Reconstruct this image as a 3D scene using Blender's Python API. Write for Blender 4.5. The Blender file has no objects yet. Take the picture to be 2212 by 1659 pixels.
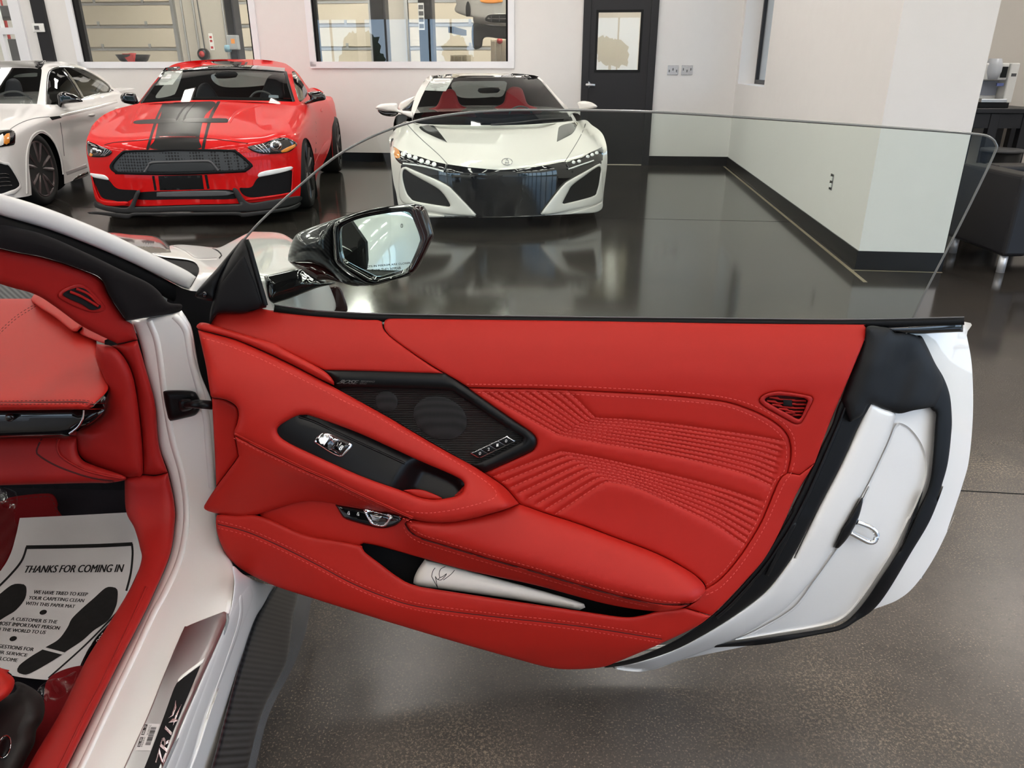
import bpy, bmesh, math, random
from mathutils import Vector, Matrix
from mathutils.bvhtree import BVHTree
from mathutils.geometry import delaunay_2d_cdt
import numpy as np

# ------------------------------------------------------------------ camera, sky, exposure
SC = bpy.context.scene
COL = SC.collection
W, H, F = 2212.0, 1659.0, 1620.0
CX, CY = W / 2, H / 2
CAM_H = 1.27
PITCH = math.atan(685.0 / F)
CAM = Vector((0, 0, CAM_H))
cd = bpy.data.cameras.new('camera')
cam = bpy.data.objects.new('camera', cd)
COL.objects.link(cam)
cam.location = CAM
cam.rotation_euler = (math.pi / 2 - PITCH, 0, 0)
cd.sensor_width = 36.0
cd.sensor_fit = 'HORIZONTAL'
cd.lens = 36.0 * F / W
cd.clip_start = 0.02
cd.clip_end = 300
SC.camera = cam

world = bpy.data.worlds.new('sky')
SC.world = world
world.use_nodes = True
wn = world.node_tree
wn.nodes.clear()
w_out = wn.nodes.new('ShaderNodeOutputWorld')
w_bg = wn.nodes.new('ShaderNodeBackground')
w_tc = wn.nodes.new('ShaderNodeTexCoord')
w_sep = wn.nodes.new('ShaderNodeSeparateXYZ')
w_ramp = wn.nodes.new('ShaderNodeValToRGB')
w_noise = wn.nodes.new('ShaderNodeTexNoise')
w_cr = wn.nodes.new('ShaderNodeValToRGB')
w_mix = wn.nodes.new('ShaderNodeMixRGB')
wn.links.new(w_tc.outputs['Generated'], w_sep.inputs[0])
wn.links.new(w_sep.outputs['Z'], w_ramp.inputs[0])
w_ramp.color_ramp.elements[0].position = 0.0
w_ramp.color_ramp.elements[0].color = (0.58, 0.77, 1.0, 1)
w_ramp.color_ramp.elements[1].position = 0.6
w_ramp.color_ramp.elements[1].color = (0.30, 0.55, 1.0, 1)
wn.links.new(w_tc.outputs['Generated'], w_noise.inputs['Vector'])
w_noise.inputs['Scale'].default_value = 4.0
w_noise.inputs['Detail'].default_value = 6.0
wn.links.new(w_noise.outputs['Fac'], w_cr.inputs[0])
w_cr.color_ramp.elements[0].position = 0.45
w_cr.color_ramp.elements[0].color = (0, 0, 0, 1)
w_cr.color_ramp.elements[1].position = 0.65
w_cr.color_ramp.elements[1].color = (0.4, 0.4, 0.4, 1)
wn.links.new(w_cr.outputs[0], w_mix.inputs[0])
wn.links.new(w_ramp.outputs[0], w_mix.inputs[1])
w_mix.inputs[2].default_value = (1, 1, 1, 1)
wn.links.new(w_mix.outputs[0], w_bg.inputs['Color'])
w_bg.inputs['Strength'].default_value = 3.1
wn.links.new(w_bg.outputs[0], w_out.inputs[0])

SC.view_settings.view_transform = 'Standard'
SC.view_settings.look = 'None'
SC.view_settings.gamma = 1.0
SC.view_settings.use_curve_mapping = False
SC.view_settings.exposure = 0.30
LED_STRENGTH = 18.0

# ------------------------------------------------------------------ pixel -> place helpers
_cp, _sp = math.cos(PITCH), math.sin(PITCH)
VIEWS = {'A': (0, 0, 760), 'B': (640, 0, 760), 'C': (1240, 0, 972), 'D': (0, 400, 700), 'E': (0, 850, 700),
         'F': (0, 1134, 700), 'G': (400, 420, 640), 'H': (400, 780, 640), 'I': (680, 760, 560), 'J': (1000, 780, 800),
         'K': (460, 1060, 1100), 'L': (1400, 640, 812), 'M': (1300, 1050, 912), 'N': (0, 0, 400), 'O': (640, 0, 500),
         'P': (180, 120, 300), 'Q': (180, 290, 300), 'R': (460, 120, 300), 'S': (460, 290, 300), 'T': (830, 140, 260), 'U': (1060, 140, 260),
         'V': (830, 300, 260), 'X': (1060, 300, 260), 'Y': (0, 120, 320), 'Z': (0, 250, 280), 'c7': (1980, 100, 232), 'c8': (1980, 260, 464)}

def vw(v, pts):
    """points measured in an enlarged view of the photograph -> photograph pixels"""
    ox, oy, w = VIEWS[v]
    s = w / 2212.0
    return [(ox + p[0] * s, oy + p[1] * s) + tuple(p[2:]) for p in pts]

def ray(px, py):
    a, b = (px - CX) / F, (CY - py) / F
    return Vector((a, _cp + b * _sp, -_sp + b * _cp))   # depth along the lens axis = 1

def on_z(px, py, z):
    r = ray(px, py)
    return CAM + r * ((z - CAM_H) / r.z)

def on_y(px, py, y):
    r = ray(px, py)
    return CAM + r * (y / r.y)

def on_plane(px, py, p0, n):
    r = ray(px, py)
    return CAM + r * ((Vector(p0) - CAM).dot(n) / r.dot(n))

def to_px(p):
    d = Vector(p) - CAM
    zc = d.y * _cp - d.z * _sp
    yc = d.y * _sp + d.z * _cp
    return CX + F * d.x / zc, CY - F * yc / zc

# ------------------------------------------------------------------ materials
MATS = {}
def mat(name, col=(0.8, 0.8, 0.8), rough=0.5, metal=0.0, coat=0.0, coat_rough=0.03, spec=0.5, emit=None, estr=0.0,
        bump=0.0, bscale=200.0, var=0.0, vscale=8.0, trans=0.0, ior=1.45, sheen=0.0, alpha=1.0):
    m = bpy.data.materials.new(name)
    m.use_nodes = True
    nt = m.node_tree
    b = nt.nodes['Principled BSDF']
    b.inputs['Base Color'].default_value = (*col, 1)
    b.inputs['Roughness'].default_value = rough
    b.inputs['Metallic'].default_value = metal
    b.inputs['Coat Weight'].default_value = coat
    b.inputs['Coat Roughness'].default_value = coat_rough
    b.inputs['Specular IOR Level'].default_value = spec
    b.inputs['Transmission Weight'].default_value = trans
    b.inputs['IOR'].default_value = ior
    b.inputs['Sheen Weight'].default_value = sheen
    b.inputs['Alpha'].default_value = alpha
    if emit:
        b.inputs['Emission Color'].default_value = (*emit, 1)
        b.inputs['Emission Strength'].default_value = estr
    tc = nt.nodes.new('ShaderNodeTexCoord')
    n = nt.nodes.new('ShaderNodeTexNoise')
    n.inputs['Scale'].default_value = vscale
    n.inputs['Detail'].default_value = 4
    nt.links.new(tc.outputs['Object'], n.inputs['Vector'])
    mx = nt.nodes.new('ShaderNodeMixRGB')
    mx.blend_type = 'MULTIPLY'
    rp = nt.nodes.new('ShaderNodeValToRGB')
    lo = max(0.0, 1 - 2 * var)
    rp.color_ramp.elements[0].color = (lo, lo, lo, 1)
    rp.color_ramp.elements[1].color = (1, 1, 1, 1)
    nt.links.new(n.outputs['Fac'], rp.inputs[0])
    mx.inputs[0].default_value = 1.0
    mx.inputs[1].default_value = (*col, 1)
    nt.links.new(rp.outputs[0], mx.inputs[2])
    nt.links.new(mx.outputs[0], b.inputs['Base Color'])
    if bump > 0:
        n2 = nt.nodes.new('ShaderNodeTexNoise')
        n2.inputs['Scale'].default_value = bscale
        n2.inputs['Detail'].default_value = 3
        nt.links.new(tc.outputs['Object'], n2.inputs['Vector'])
        bp = nt.nodes.new('ShaderNodeBump')
        bp.inputs['Strength'].default_value = bump
        bp.inputs['Distance'].default_value = 0.002
        nt.links.new(n2.outputs['Fac'], bp.inputs['Height'])
        nt.links.new(bp.outputs[0], b.inputs['Normal'])
    MATS[name] = m
    return m

def carbon(name, dark=(0.006, 0.006, 0.007), light=(0.028, 0.028, 0.03), scale=1200.0, rough=0.28, coat=1.0):
    m = mat(name, dark, rough, coat=coat, coat_rough=0.04)
    nt = m.node_tree
    b = nt.nodes['Principled BSDF']
    tc = [n for n in nt.nodes if n.type == 'TEX_COORD'][0]
    mp = nt.nodes.new('ShaderNodeMapping')
    mp.inputs['Rotation'].default_value = (0.5, 0.3, 0.6)
    nt.links.new(tc.outputs['Object'], mp.inputs[0])
    wv = nt.nodes.new('ShaderNodeTexWave')
    wv.wave_type = 'BANDS'
    wv.bands_direction = 'DIAGONAL'
    wv.inputs['Scale'].default_value = scale / 20
    wv.inputs['Distortion'].default_value = 0.2
    nt.links.new(mp.outputs[0], wv.inputs['Vector'])
    mx = nt.nodes.new('ShaderNodeMixRGB')
    mx.inputs[1].default_value = (*dark, 1)
    mx.inputs[2].default_value = (*light, 1)
    nt.links.new(wv.outputs['Fac'], mx.inputs[0])
    nt.links.new(mx.outputs[0], b.inputs['Base Color'])
    return m

LEATHER = mat('red_leather', (0.41, 0.0145, 0.009), 0.48, spec=0.28, bump=0.06, bscale=900, var=0.04, vscale=30)
LEATHER_D = mat('red_trim_plastic', (0.32, 0.0105, 0.0085), 0.52, spec=0.28, bump=0.05, bscale=900)
THREAD = mat('red_thread', (0.60, 0.06, 0.048), 0.6)
SEAM = mat('dark_red_seam', (0.06, 0.004, 0.004), 0.8)
WHITE_P = mat('white_paint', (0.80, 0.79, 0.775), 0.35, coat=1.0, coat_rough=0.02)
BLACK_R = mat('black_rubber', (0.004, 0.004, 0.0045), 0.5, spec=0.25, bump=0.03)
BLACK_S = mat('black_satin', (0.005, 0.005, 0.0055), 0.34, spec=0.28)
BLACK_G = mat('black_gloss', (0.004, 0.004, 0.0045), 0.06, coat=1.0)
BLACK_M = mat('black_matte', (0.008, 0.008, 0.009), 0.8, spec=0.2)
BLACK_F = mat('black_foam', (0.006, 0.0065, 0.0075), 0.55, spec=0.3, bump=0.12, bscale=60)
SUEDE = mat('charcoal_suede', (0.010, 0.0085, 0.009), 0.95, spec=0.1, sheen=0.05)
CHROME = mat('chrome', (0.85, 0.85, 0.86), 0.08, metal=1.0)
STEEL = mat('brushed_steel', (0.50, 0.49, 0.50), 0.32, metal=1.0)
CARBON = carbon('carbon_fibre')
WALLM = mat('wall_paint', (0.77, 0.755, 0.74), 0.7, spec=0.2, bump=0.02, bscale=120, var=0.02)
WHITE_T = mat('white_trim', (0.80, 0.81, 0.84), 0.45)
BEIGE = mat('beige_door', (0.62, 0.55, 0.44), 0.55, var=0.03)
DARK_T = mat('charcoal_trim', (0.013, 0.013, 0.016), 0.45)
PAPER = mat('paper_white', (0.66, 0.63, 0.63), 0.8, spec=0.2, var=0.04, vscale=14)
INK = mat('black_ink', (0.02, 0.018, 0.018), 0.8, spec=0.2, var=0.3, vscale=60)
GREY_P = mat('grey_plastic', (0.10, 0.10, 0.105), 0.5)
WHITE_L = mat('white_plastic', (0.82, 0.82, 0.80), 0.4)
AMBER = mat('amber_lens', (0.75, 0.26, 0.03), 0.2, coat=1.0)
LENS_W = mat('clear_led', (0.85, 0.87, 0.86), 0.15, coat=1.0)
SILVER = mat('silver_satin', (0.55, 0.55, 0.56), 0.25, metal=1.0)

def glass_mat(name, tint, rough=0.0, ior=1.5):
    """thin pane: tinted see-through plus Fresnel mirror reflection"""
    m = bpy.data.materials.new(name)
    m.use_nodes = True
    nt = m.node_tree
    nt.nodes.clear()
    o = nt.nodes.new('ShaderNodeOutputMaterial')
    t = nt.nodes.new('ShaderNodeBsdfTransparent')
    t.inputs[0].default_value = (*tint, 1)
    g = nt.nodes.new('ShaderNodeBsdfGlossy')
    g.inputs['Roughness'].default_value = rough
    fr = nt.nodes.new('ShaderNodeFresnel')
    ge = nt.nodes.new('ShaderNodeNewGeometry')
    mi = nt.nodes.new('ShaderNodeMapRange')
    mi.inputs['To Min'].default_value = ior
    mi.inputs['To Max'].default_value = 1.0 / ior
    nt.links.new(ge.outputs['Backfacing'], mi.inputs['Value'])
    nt.links.new(mi.outputs[0], fr.inputs['IOR'])
    mx = nt.nodes.new('ShaderNodeMixShader')
    nt.links.new(fr.outputs[0], mx.inputs[0])
    nt.links.new(t.outputs[0], mx.inputs[1])
    nt.links.new(g.outputs[0], mx.inputs[2])
    nt.links.new(mx.outputs[0], o.inputs[0])
    MATS[name] = m
    return m

PANE = glass_mat('pane_glass', (0.97, 0.985, 0.975), ior=1.6)
DOORGLASS = glass_mat('door_glass', (0.85, 0.93, 0.885), ior=1.5)
CARGLASS = glass_mat('car_glass', (0.74, 0.78, 0.76), ior=1.5)
DARKGLASS = glass_mat('tinted_glass', (0.10, 0.10, 0.10), ior=1.5)
FILM = glass_mat('clear_film', (0.93, 0.93, 0.93), rough=0.12, ior=1.5)

# ------------------------------------------------------------------ object helpers
def empty(name, loc, label=None, cat=None, group=None, rotz=0.0):
    o = bpy.data.objects.new(name, None)
    o.empty_display_size = 0.1
    o.location = loc
    o.rotation_euler = (0, 0, rotz)
    COL.objects.link(o)
    if label:
        tag(o, label, cat, group)
    return o

def tag(o, label=None, cat=None, group=None, kind=None):
    if label: o['label'] = label
    if cat: o['category'] = cat
    if group: o['group'] = group
    if kind: o['kind'] = kind
    return o

def wloc(o):
    m = Matrix.Identity(4)
    while o is not None:
        m = (Matrix.Translation(o.location) @ o.rotation_euler.to_matrix().to_4x4()) @ m
        o = o.parent
    return m

def mesh_obj(name, verts, faces, m, parent=None, smooth=True, label=None):
    """verts in world space; the object sits at its own middle (or its parent's frame)"""
    me = bpy.data.meshes.new(name)
    vs = [Vector(v) for v in verts]
    n = max(1, len(vs))
    c = Vector((sum(v.x for v in vs) / n, sum(v.y for v in vs) / n, sum(v.z for v in vs) / n))
    if parent is None:
        org = Matrix.Translation(c)
    else:
        pm = wloc(parent)
        org = Matrix.Translation(c)
    inv = org.inverted()
    me.from_pydata([inv @ v for v in vs], [], faces)
    me.materials.append(m if not isinstance(m, str) else MATS[m])
    if smooth:
        me.polygons.foreach_set('use_smooth', [True] * len(me.polygons))
    me.update()
    o = bpy.data.objects.new(name, me)
    COL.objects.link(o)
    if parent is not None:
        o.parent = parent
        loc = pm.inverted() @ org
        o.location = loc.to_translation()
        o.rotation_euler = loc.to_euler()
    else:
        o.location = c
    if label: o['label'] = label
    return o

class MB:
    """collects shapes into one mesh"""
    def __init__(s):
        s.v, s.f = [], []
    def add(s, vs, fs):
        k = len(s.v)
        s.v += [Vector(v) for v in vs]
        s.f += [tuple(i + k for i in f) for f in fs]
        return s
    def box(s, c, size, ax=None, bevel=0.0):
        ax = ax or (Vector((1, 0, 0)), Vector((0, 1, 0)), Vector((0, 0, 1)))
        c = Vector(c)
        if bevel <= 0:
            vs = [c + ax[0] * (sx * size[0] / 2) + ax[1] * (sy * size[1] / 2) + ax[2] * (sz * size[2] / 2)
                  for sx in (-1, 1) for sy in (-1, 1) for sz in (-1, 1)]
            fs = [(0, 1, 3, 2), (4, 6, 7, 5), (0, 4, 5, 1), (2, 3, 7, 6), (0, 2, 6, 4), (1, 5, 7, 3)]
            return s.add(vs, fs)
        bm = bmesh.new()
        bmesh.ops.create_cube(bm, size=1.0)
        for v in bm.verts:
            v.co = Vector((v.co.x * size[0], v.co.y * size[1], v.co.z * size[2]))
        bmesh.ops.bevel(bm, geom=bm.edges[:] + bm.verts[:], offset=bevel, segments=3, affect='EDGES', profile=0.5)
        bm.verts.index_update()
        vs = [c + ax[0] * v.co.x + ax[1] * v.co.y + ax[2] * v.co.z for v in bm.verts]
        fs = [tuple(v.index for v in f.verts) for f in bm.faces]
        bm.free()
        return s.add(vs, fs)
    def tube(s, pts, r, seg=10, cap=True):
        pts = [Vector(p) for p in pts]
        rs = r if isinstance(r, (list, tuple)) else [r] * len(pts)
        vs, fs = [], []
        up = Vector((0, 0, 1))
        for i, p in enumerate(pts):
            t = (pts[min(i + 1, len(pts) - 1)] - pts[max(i - 1, 0)]).normalized()
            a = t.cross(up if abs(t.z) < 0.95 else Vector((1, 0, 0))).normalized()
            b = t.cross(a).normalized()
            for k in range(seg):
                q = 2 * math.pi * k / seg
                vs.append(p + (a * math.cos(q) + b * math.sin(q)) * rs[i])
        for i in range(len(pts) - 1):
            for k in range(seg):
                k2 = (k + 1) % seg
                fs.append((i * seg + k, i * seg + k2, (i + 1) * seg + k2, (i + 1) * seg + k))
        if cap:
            fs.append(tuple(range(seg))[::-1])
            fs.append(tuple((len(pts) - 1) * seg + k for k in range(seg)))
        return s.add(vs, fs)
    def lathe(s, c, axis, prof, seg=32, ref=None):
        """prof: (radius, distance along axis)"""
        axis = Vector(axis).normalized()
        a = axis.cross(ref or (Vector((0, 0, 1)) if abs(axis.z) < 0.9 else Vector((1, 0, 0)))).normalized()
        b = axis.cross(a).normalized()
        c = Vector(c)
        vs, fs = [], []
        for r, h in prof:
            for k in range(seg):
                q = 2 * math.pi * k / seg
                vs.append(c + axis * h + (a * math.cos(q) + b * math.sin(q)) * r)
        for i in range(len(prof) - 1):
            for k in range(seg):
                k2 = (k + 1) % seg
                fs.append((i * seg + k, i * seg + k2, (i + 1) * seg + k2, (i + 1) * seg + k))
        if prof[0][0] > 1e-5: fs.append(tuple(range(seg))[::-1])
        if prof[-1][0] > 1e-5: fs.append(tuple((len(prof) - 1) * seg + k for k in range(seg)))
        return s.add(vs, fs)
    def prism(s, poly, n, depth):
        """poly: 3D points of a planar outline, pushed along n by depth"""
        n = Vector(n)
        k = len(poly)
        vs = [Vector(p) for p in poly] + [Vector(p) + n * depth for p in poly]
        fs = [tuple(range(k)), tuple(range(2 * k - 1, k - 1, -1))]
        fs += [(i, k + i, k + (i + 1) % k, (i + 1) % k) for i in range(k)]
        return s.add(vs, fs)
    def build(s, name, m, parent=None, smooth=False, label=None, fixn=True):
        o = mesh_obj(name, s.v, s.f, m, parent, smooth, label)
        if fixn:
            bm = bmesh.new()
            bm.from_mesh(o.data)
            bmesh.ops.recalc_face_normals(bm, faces=bm.faces)
            bm.to_mesh(o.data)
            bm.free()
        return o

# ------------------------------------------------------------------ curves and patches
def cr(p0, p1, p2, p3, t):
    return tuple(0.5 * ((2 * b) + (c - a) * t + (2 * a - 5 * b + 4 * c - d) * t * t + (3 * b - a - 3 * c + d) * t ** 3)
                 for a, b, c, d in zip(p0, p1, p2, p3))

def curve(pts, step=6.0, closed=False):
    """smooth line through points; a third value of 1 marks a sharp corner"""
    n = len(pts)
    P = [tuple(p[:2]) for p in pts]
    K = [len(p) > 2 and p[2] == 1 for p in pts]
    out = []
    last = n if closed else n - 1
    for i in range(last):
        a, b = P[i], P[(i + 1) % n]
        if closed:
            pm, pn = P[(i - 1) % n], P[(i + 2) % n]
        else:
            pm, pn = P[max(i - 1, 0)], P[min(i + 2, n - 1)]
        if K[i]: pm = (2 * a[0] - b[0], 2 * a[1] - b[1])
        if K[(i + 1) % n]: pn = (2 * b[0] - a[0], 2 * b[1] - a[1])
        L = math.hypot(b[0] - a[0], b[1] - a[1])
        k = max(1, int(round(L / step)))
        for j in range(k):
            out.append(cr(pm, a, b, pn, j / k))
    if not closed: out.append(P[-1])
    return out

def seg_dist(X, Y, line):
    """distance of points to an open polyline (numpy)"""
    best = np.full(X.shape, 1e9)
    for (x0, y0), (x1, y1) in zip(line[:-1], line[1:]):
        dx, dy = x1 - x0, y1 - y0
        L = dx * dx + dy * dy + 1e-12
        t = np.clip(((X - x0) * dx + (Y - y0) * dy) / L, 0, 1)
        best = np.minimum(best, np.hypot(X - x0 - t * dx, Y - y0 - t * dy))
    return best

def inside(X, Y, poly):
    r = np.zeros(X.shape, bool)
    n = len(poly)
    for i in range(n):
        x0, y0 = poly[i]
        x1, y1 = poly[(i + 1) % n]
        c = (y0 > Y) != (y1 > Y)
        with np.errstate(divide='ignore', invalid='ignore'):
            xx = (x1 - x0) * (Y - y0) / (y1 - y0 + 1e-12) + x0
        r ^= c & (X < xx)
    return r

def tri_fill(poly, grid, rings=(), holes=(), lines=()):
    """triangulate a pixel polygon with inner points; gives points, triangles, distance to the rim"""
    poly = [tuple(p[:2]) for p in poly]
    holes = [[tuple(p[:2]) for p in h] for h in holes]
    xs = [p[0] for p in poly]; ys = [p[1] for p in poly]
    gx, gy = np.meshgrid(np.arange(min(xs), max(xs) + grid, grid), np.arange(min(ys), max(ys) + grid, grid))
    gx[::2] += grid / 2
    gx, gy = gx.ravel(), gy.ravel()
    loop = poly + [poly[0]]
    hl = [h + [h[0]] for h in holes]
    def rim(X, Y):
        d = seg_dist(X, Y, loop)
        for h in hl: d = np.minimum(d, seg_dist(X, Y, h))
        return d
    def isin(X, Y):
        r = inside(X, Y, poly)
        for h in holes: r &= ~inside(X, Y, h)
        return r
    keep = isin(gx, gy)
    gx, gy = gx[keep], gy[keep]
    rmax = max(rings) if rings else 0
    d = rim(gx, gy)
    keep = d > max(rmax + grid * 0.45, grid * 0.4)
    gx, gy = gx[keep], gy[keep]
    ex, ey = [], []
    for r in rings:
        cand = []
        for lp in [poly] + holes:
            n = len(lp)
            for i in range(n):
                a, b, c = lp[i - 1], lp[i], lp[(i + 1) % n]
                tx, ty = c[0] - a[0], c[1] - a[1]
                L = math.hypot(tx, ty) + 1e-9
                cand.append((b[0] - ty / L * r, b[1] + tx / L * r))
                cand.append((b[0] + ty / L * r, b[1] - tx / L * r))
        ca = np.array(cand)
        ok = isin(ca[:, 0], ca[:, 1]) & (rim(ca[:, 0], ca[:, 1]) > r * 0.93)
        ex += list(ca[ok, 0]); ey += list(ca[ok, 1])
    lp_pts = []
    if lines:
        for ln, off in lines:
            for i in range(len(ln)):
                a, c = ln[max(i - 1, 0)], ln[min(i + 1, len(ln) - 1)]
                tx, ty = c[0] - a[0], c[1] - a[1]
                L = math.hypot(tx, ty) + 1e-9
                for o in off:
                    lp_pts.append((ln[i][0] - ty / L * o, ln[i][1] + tx / L * o))
        la = np.array(lp_pts)
        ok = isin(la[:, 0], la[:, 1]) & (rim(la[:, 0], la[:, 1]) > 1.0)
        la = la[ok]
        if len(gx):
            dmin = np.full(gx.shape, 1e9)
            for ln, off in lines:
                dmin = np.minimum(dmin, seg_dist(gx, gy, ln))
            k = dmin > max(max(o) for _, o in lines) + grid * 0.35
            gx, gy = gx[k], gy[k]
        ex += list(la[:, 0]); ey += list(la[:, 1])
    pts = list(poly)
    edges = [(i, (i + 1) % len(poly)) for i in range(len(poly))]
    for h in holes:
        k = len(pts)
        pts += h
        edges += [(k + i, k + (i + 1) % len(h)) for i in range(len(h))]
    nb = len(pts)
    pts += list(zip(ex, ey)) + list(zip(gx.tolist(), gy.tolist()))
    vo, eo, fo, *_ = delaunay_2d_cdt([Vector(p) for p in pts], edges, [], 0, 1e-4)
    V = np.array([(v.x, v.y) for v in vo])
    tris = []
    for f in fo:
        for j in range(1, len(f) - 1):
            tris.append((f[0], f[j], f[j + 1]))
    T = np.array(tris)
    cxy = V[T].mean(axis=1)
    T = T[isin(cxy[:, 0], cxy[:, 1])]
    D = rim(V[:, 0], V[:, 1])
    return V, T, D

def px_per_m(p):
    d = Vector(p) - CAM
    return F / (d.y * _cp - d.z * _sp)

def shell(name, V, T, pos, back, m, parent, smooth=True, label=None):
    """front surface plus a rim pushed away from the viewer by `back` and a closing back"""
    if len(T):
        sgn = 0.0
        for t in T[:: max(1, len(T) // 40)]:
            a, b, c = pos[t[0]], pos[t[1]], pos[t[2]]
            sgn += 1 if (b - a).cross(c - a).dot(CAM - a) > 0 else -1
        if sgn < 0: T = T[:, ::-1]
    cnt = {}
    for t in T:
        for a, b in ((t[0], t[1]), (t[1], t[2]), (t[2], t[0])):
            k = (min(a, b), max(a, b))
            cnt[k] = cnt.get(k, []) + [(a, b)]
    verts = list(pos)
    faces = [tuple(int(i) for i in t) for t in T]
    if back:
        mp = {}
        def bk(i):
            i = int(i)
            if i not in mp:
                d = (pos[i] - CAM).normalized()
                mp[i] = len(verts)
                verts.append(pos[i] + d * back)
            return mp[i]
        rim = [e[0] for e in cnt.values() if len(e) == 1]
        # separate rim verts so that the edge shades crisply
        top = {}
        def tp(i):
            i = int(i)
            if i not in top:
                top[i] = len(verts)
                verts.append(pos[i].copy())
            return top[i]
        for a, b in rim:
            faces.append((tp(b), tp(a), bk(a), bk(b)))
    used = sorted(set(i for f in faces for i in f))
    rm = {o: n for n, o in enumerate(used)}
    return mesh_obj(name, [verts[i] for i in used], [tuple(rm[i] for i in f) for f in faces], m, parent, smooth, label)

def pad(name, poly, surf, m, parent=None, h=0.004, r=8.0, back=0.02, grid=12.0, fn=None, step=6.0, holes=(), lines=(),
        sharp=False, label=None, smooth=True):
    """a padded panel: pixel outline laid on a surface of the place, rounded towards its rim"""
    pl = curve(poly, step, True) if not sharp else curve([(*p[:2], 1) for p in poly], step, True)
    hs = [curve(hh, step, True) for hh in holes]
    rings = (r * 0.06, r * 0.2, r * 0.5, r) if (h and r >= 3) else ((r * 0.5, r) if h else ())
    V, T, D = tri_fill(pl, grid, rings, hs, lines)
    prof = np.sqrt(np.clip(1 - (1 - np.clip(D / max(r, 1e-6), 0, 1)) ** 2, 0, 1)) * h
    ex = fn(V[:, 0], V[:, 1]) if fn else np.zeros(len(V))
    pos = []
    for i in range(len(V)):
        p = surf(V[i, 0], V[i, 1])
        d = (CAM - p).normalized()
        pos.append(p + d * float(prof[i] + ex[i]))
    return shell(name, V, T, pos, back, m, parent, smooth, label)

def bvh_of(objs):
    vs, fs = [], []
    for o in objs:
        mw = wloc(o)
        k = len(vs)
        vs += [mw @ v.co for v in o.data.vertices]
        fs += [tuple(i + k for i in p.vertices) for p in o.data.polygons]
    return BVHTree.FromPolygons(vs, fs)

class Drape:
    """finds the place on given objects that a pixel shows, lifted a little towards the viewer"""
    def __init__(s, objs, lift=0.001, fallback=None):
        s.b = bvh_of(objs if isinstance(objs, (list, tuple)) else [objs])
        s.lift = lift
        s.last = None
        s.fb = fallback
    def __call__(s, px, py):
        d = ray(px, py).normalized()
        hit, n, i, dist = s.b.ray_cast(CAM, d)
        if hit is None:
            if s.fb: return s.fb(px, py)
            if s.last is None: s.last = 3.0
            return CAM + d * (s.last - s.lift)
        s.last = dist
        return hit - d * s.lift
    def lifted(s, l):
        o = Drape.__new__(Drape)
        o.b, o.lift, o.last, o.fb = s.b, l, s.last, s.fb
        return o

def strip(name, line, width, surf, m, parent=None, h=0.001, back=0.002, step=6.0, label=None):
    """a narrow band along a pixel line"""
    c = curve(line, step)
    w = width if callable(width) else (lambda t: width)
    vs, fs = [], []
    n = len(c)
    for i, p in enumerate(c):
        a, b = c[max(i - 1, 0)], c[min(i + 1, n - 1)]
        tx, ty = b[0] - a[0], b[1] - a[1]
        L = math.hypot(tx, ty) + 1e-9
        nx, ny = -ty / L, tx / L
        hw = w(i / max(1, n - 1)) / 2
        for k, (q, hh) in enumerate(((-1, -back), (-1, 0), (-0.6, h * 0.7), (0, h), (0.6, h * 0.7), (1, 0), (1, -back))):
            x, y = p[0] + nx * hw * q, p[1] + ny * hw * q
            s = surf(x, y)
            vs.append(s + (CAM - s).normalized() * hh)
    for i in range(n - 1):
        for k in range(6):
            a = i * 7 + k
            fs.append((a, a + 1, a + 8, a + 7))
    return mesh_obj(name, vs, fs, m, parent, True, label)

def stitches(name, lines, surf, m, parent, length=5.0, gap=3.0, width=1.6, h=0.0009):
    """rows of thread stitches along pixel lines, one mesh"""
    vs, fs = [], []
    for ln in lines:
        c = curve(ln, 2.0)
        acc, i = 0.0, 0
        while i < len(c) - 1:
            j, L = i, 0.0
            while j < len(c) - 1 and L < length:
                L += math.hypot(c[j + 1][0] - c[j][0], c[j + 1][1] - c[j][1]); j += 1
            a, b = c[i], c[j]
            tx, ty = b[0] - a[0], b[1] - a[1]
            q = math.hypot(tx, ty) + 1e-9
            nx, ny = -ty / q * width / 2, tx / q * width / 2
            k = len(vs)
            for x, y, hh in ((a[0] + nx, a[1] + ny, 0), (a[0] - nx, a[1] - ny, 0), (b[0] - nx, b[1] - ny, 0), (b[0] + nx, b[1] + ny, 0)):
                vs.append(surf(x, y))
            for x, y in ((a[0] + tx * 0.25, a[1] + ty * 0.25), (a[0] + tx * 0.75, a[1] + ty * 0.75)):
                s = surf(x, y)
                vs.append(s + (CAM - s).normalized() * h)
            fs += [(k, k + 1, k + 4), (k + 1, k + 2, k + 5, k + 4), (k + 2, k + 3, k + 5), (k + 3, k, k + 4, k + 5)]
            i = j
            L = 0.0
            while i < len(c) - 1 and L < gap:
                L += math.hypot(c[i + 1][0] - c[i][0], c[i + 1][1] - c[i][1]); i += 1
    o = mesh_obj(name, vs, fs, m, parent, True)
    o['kind'] = 'stuff'
    return o

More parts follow.
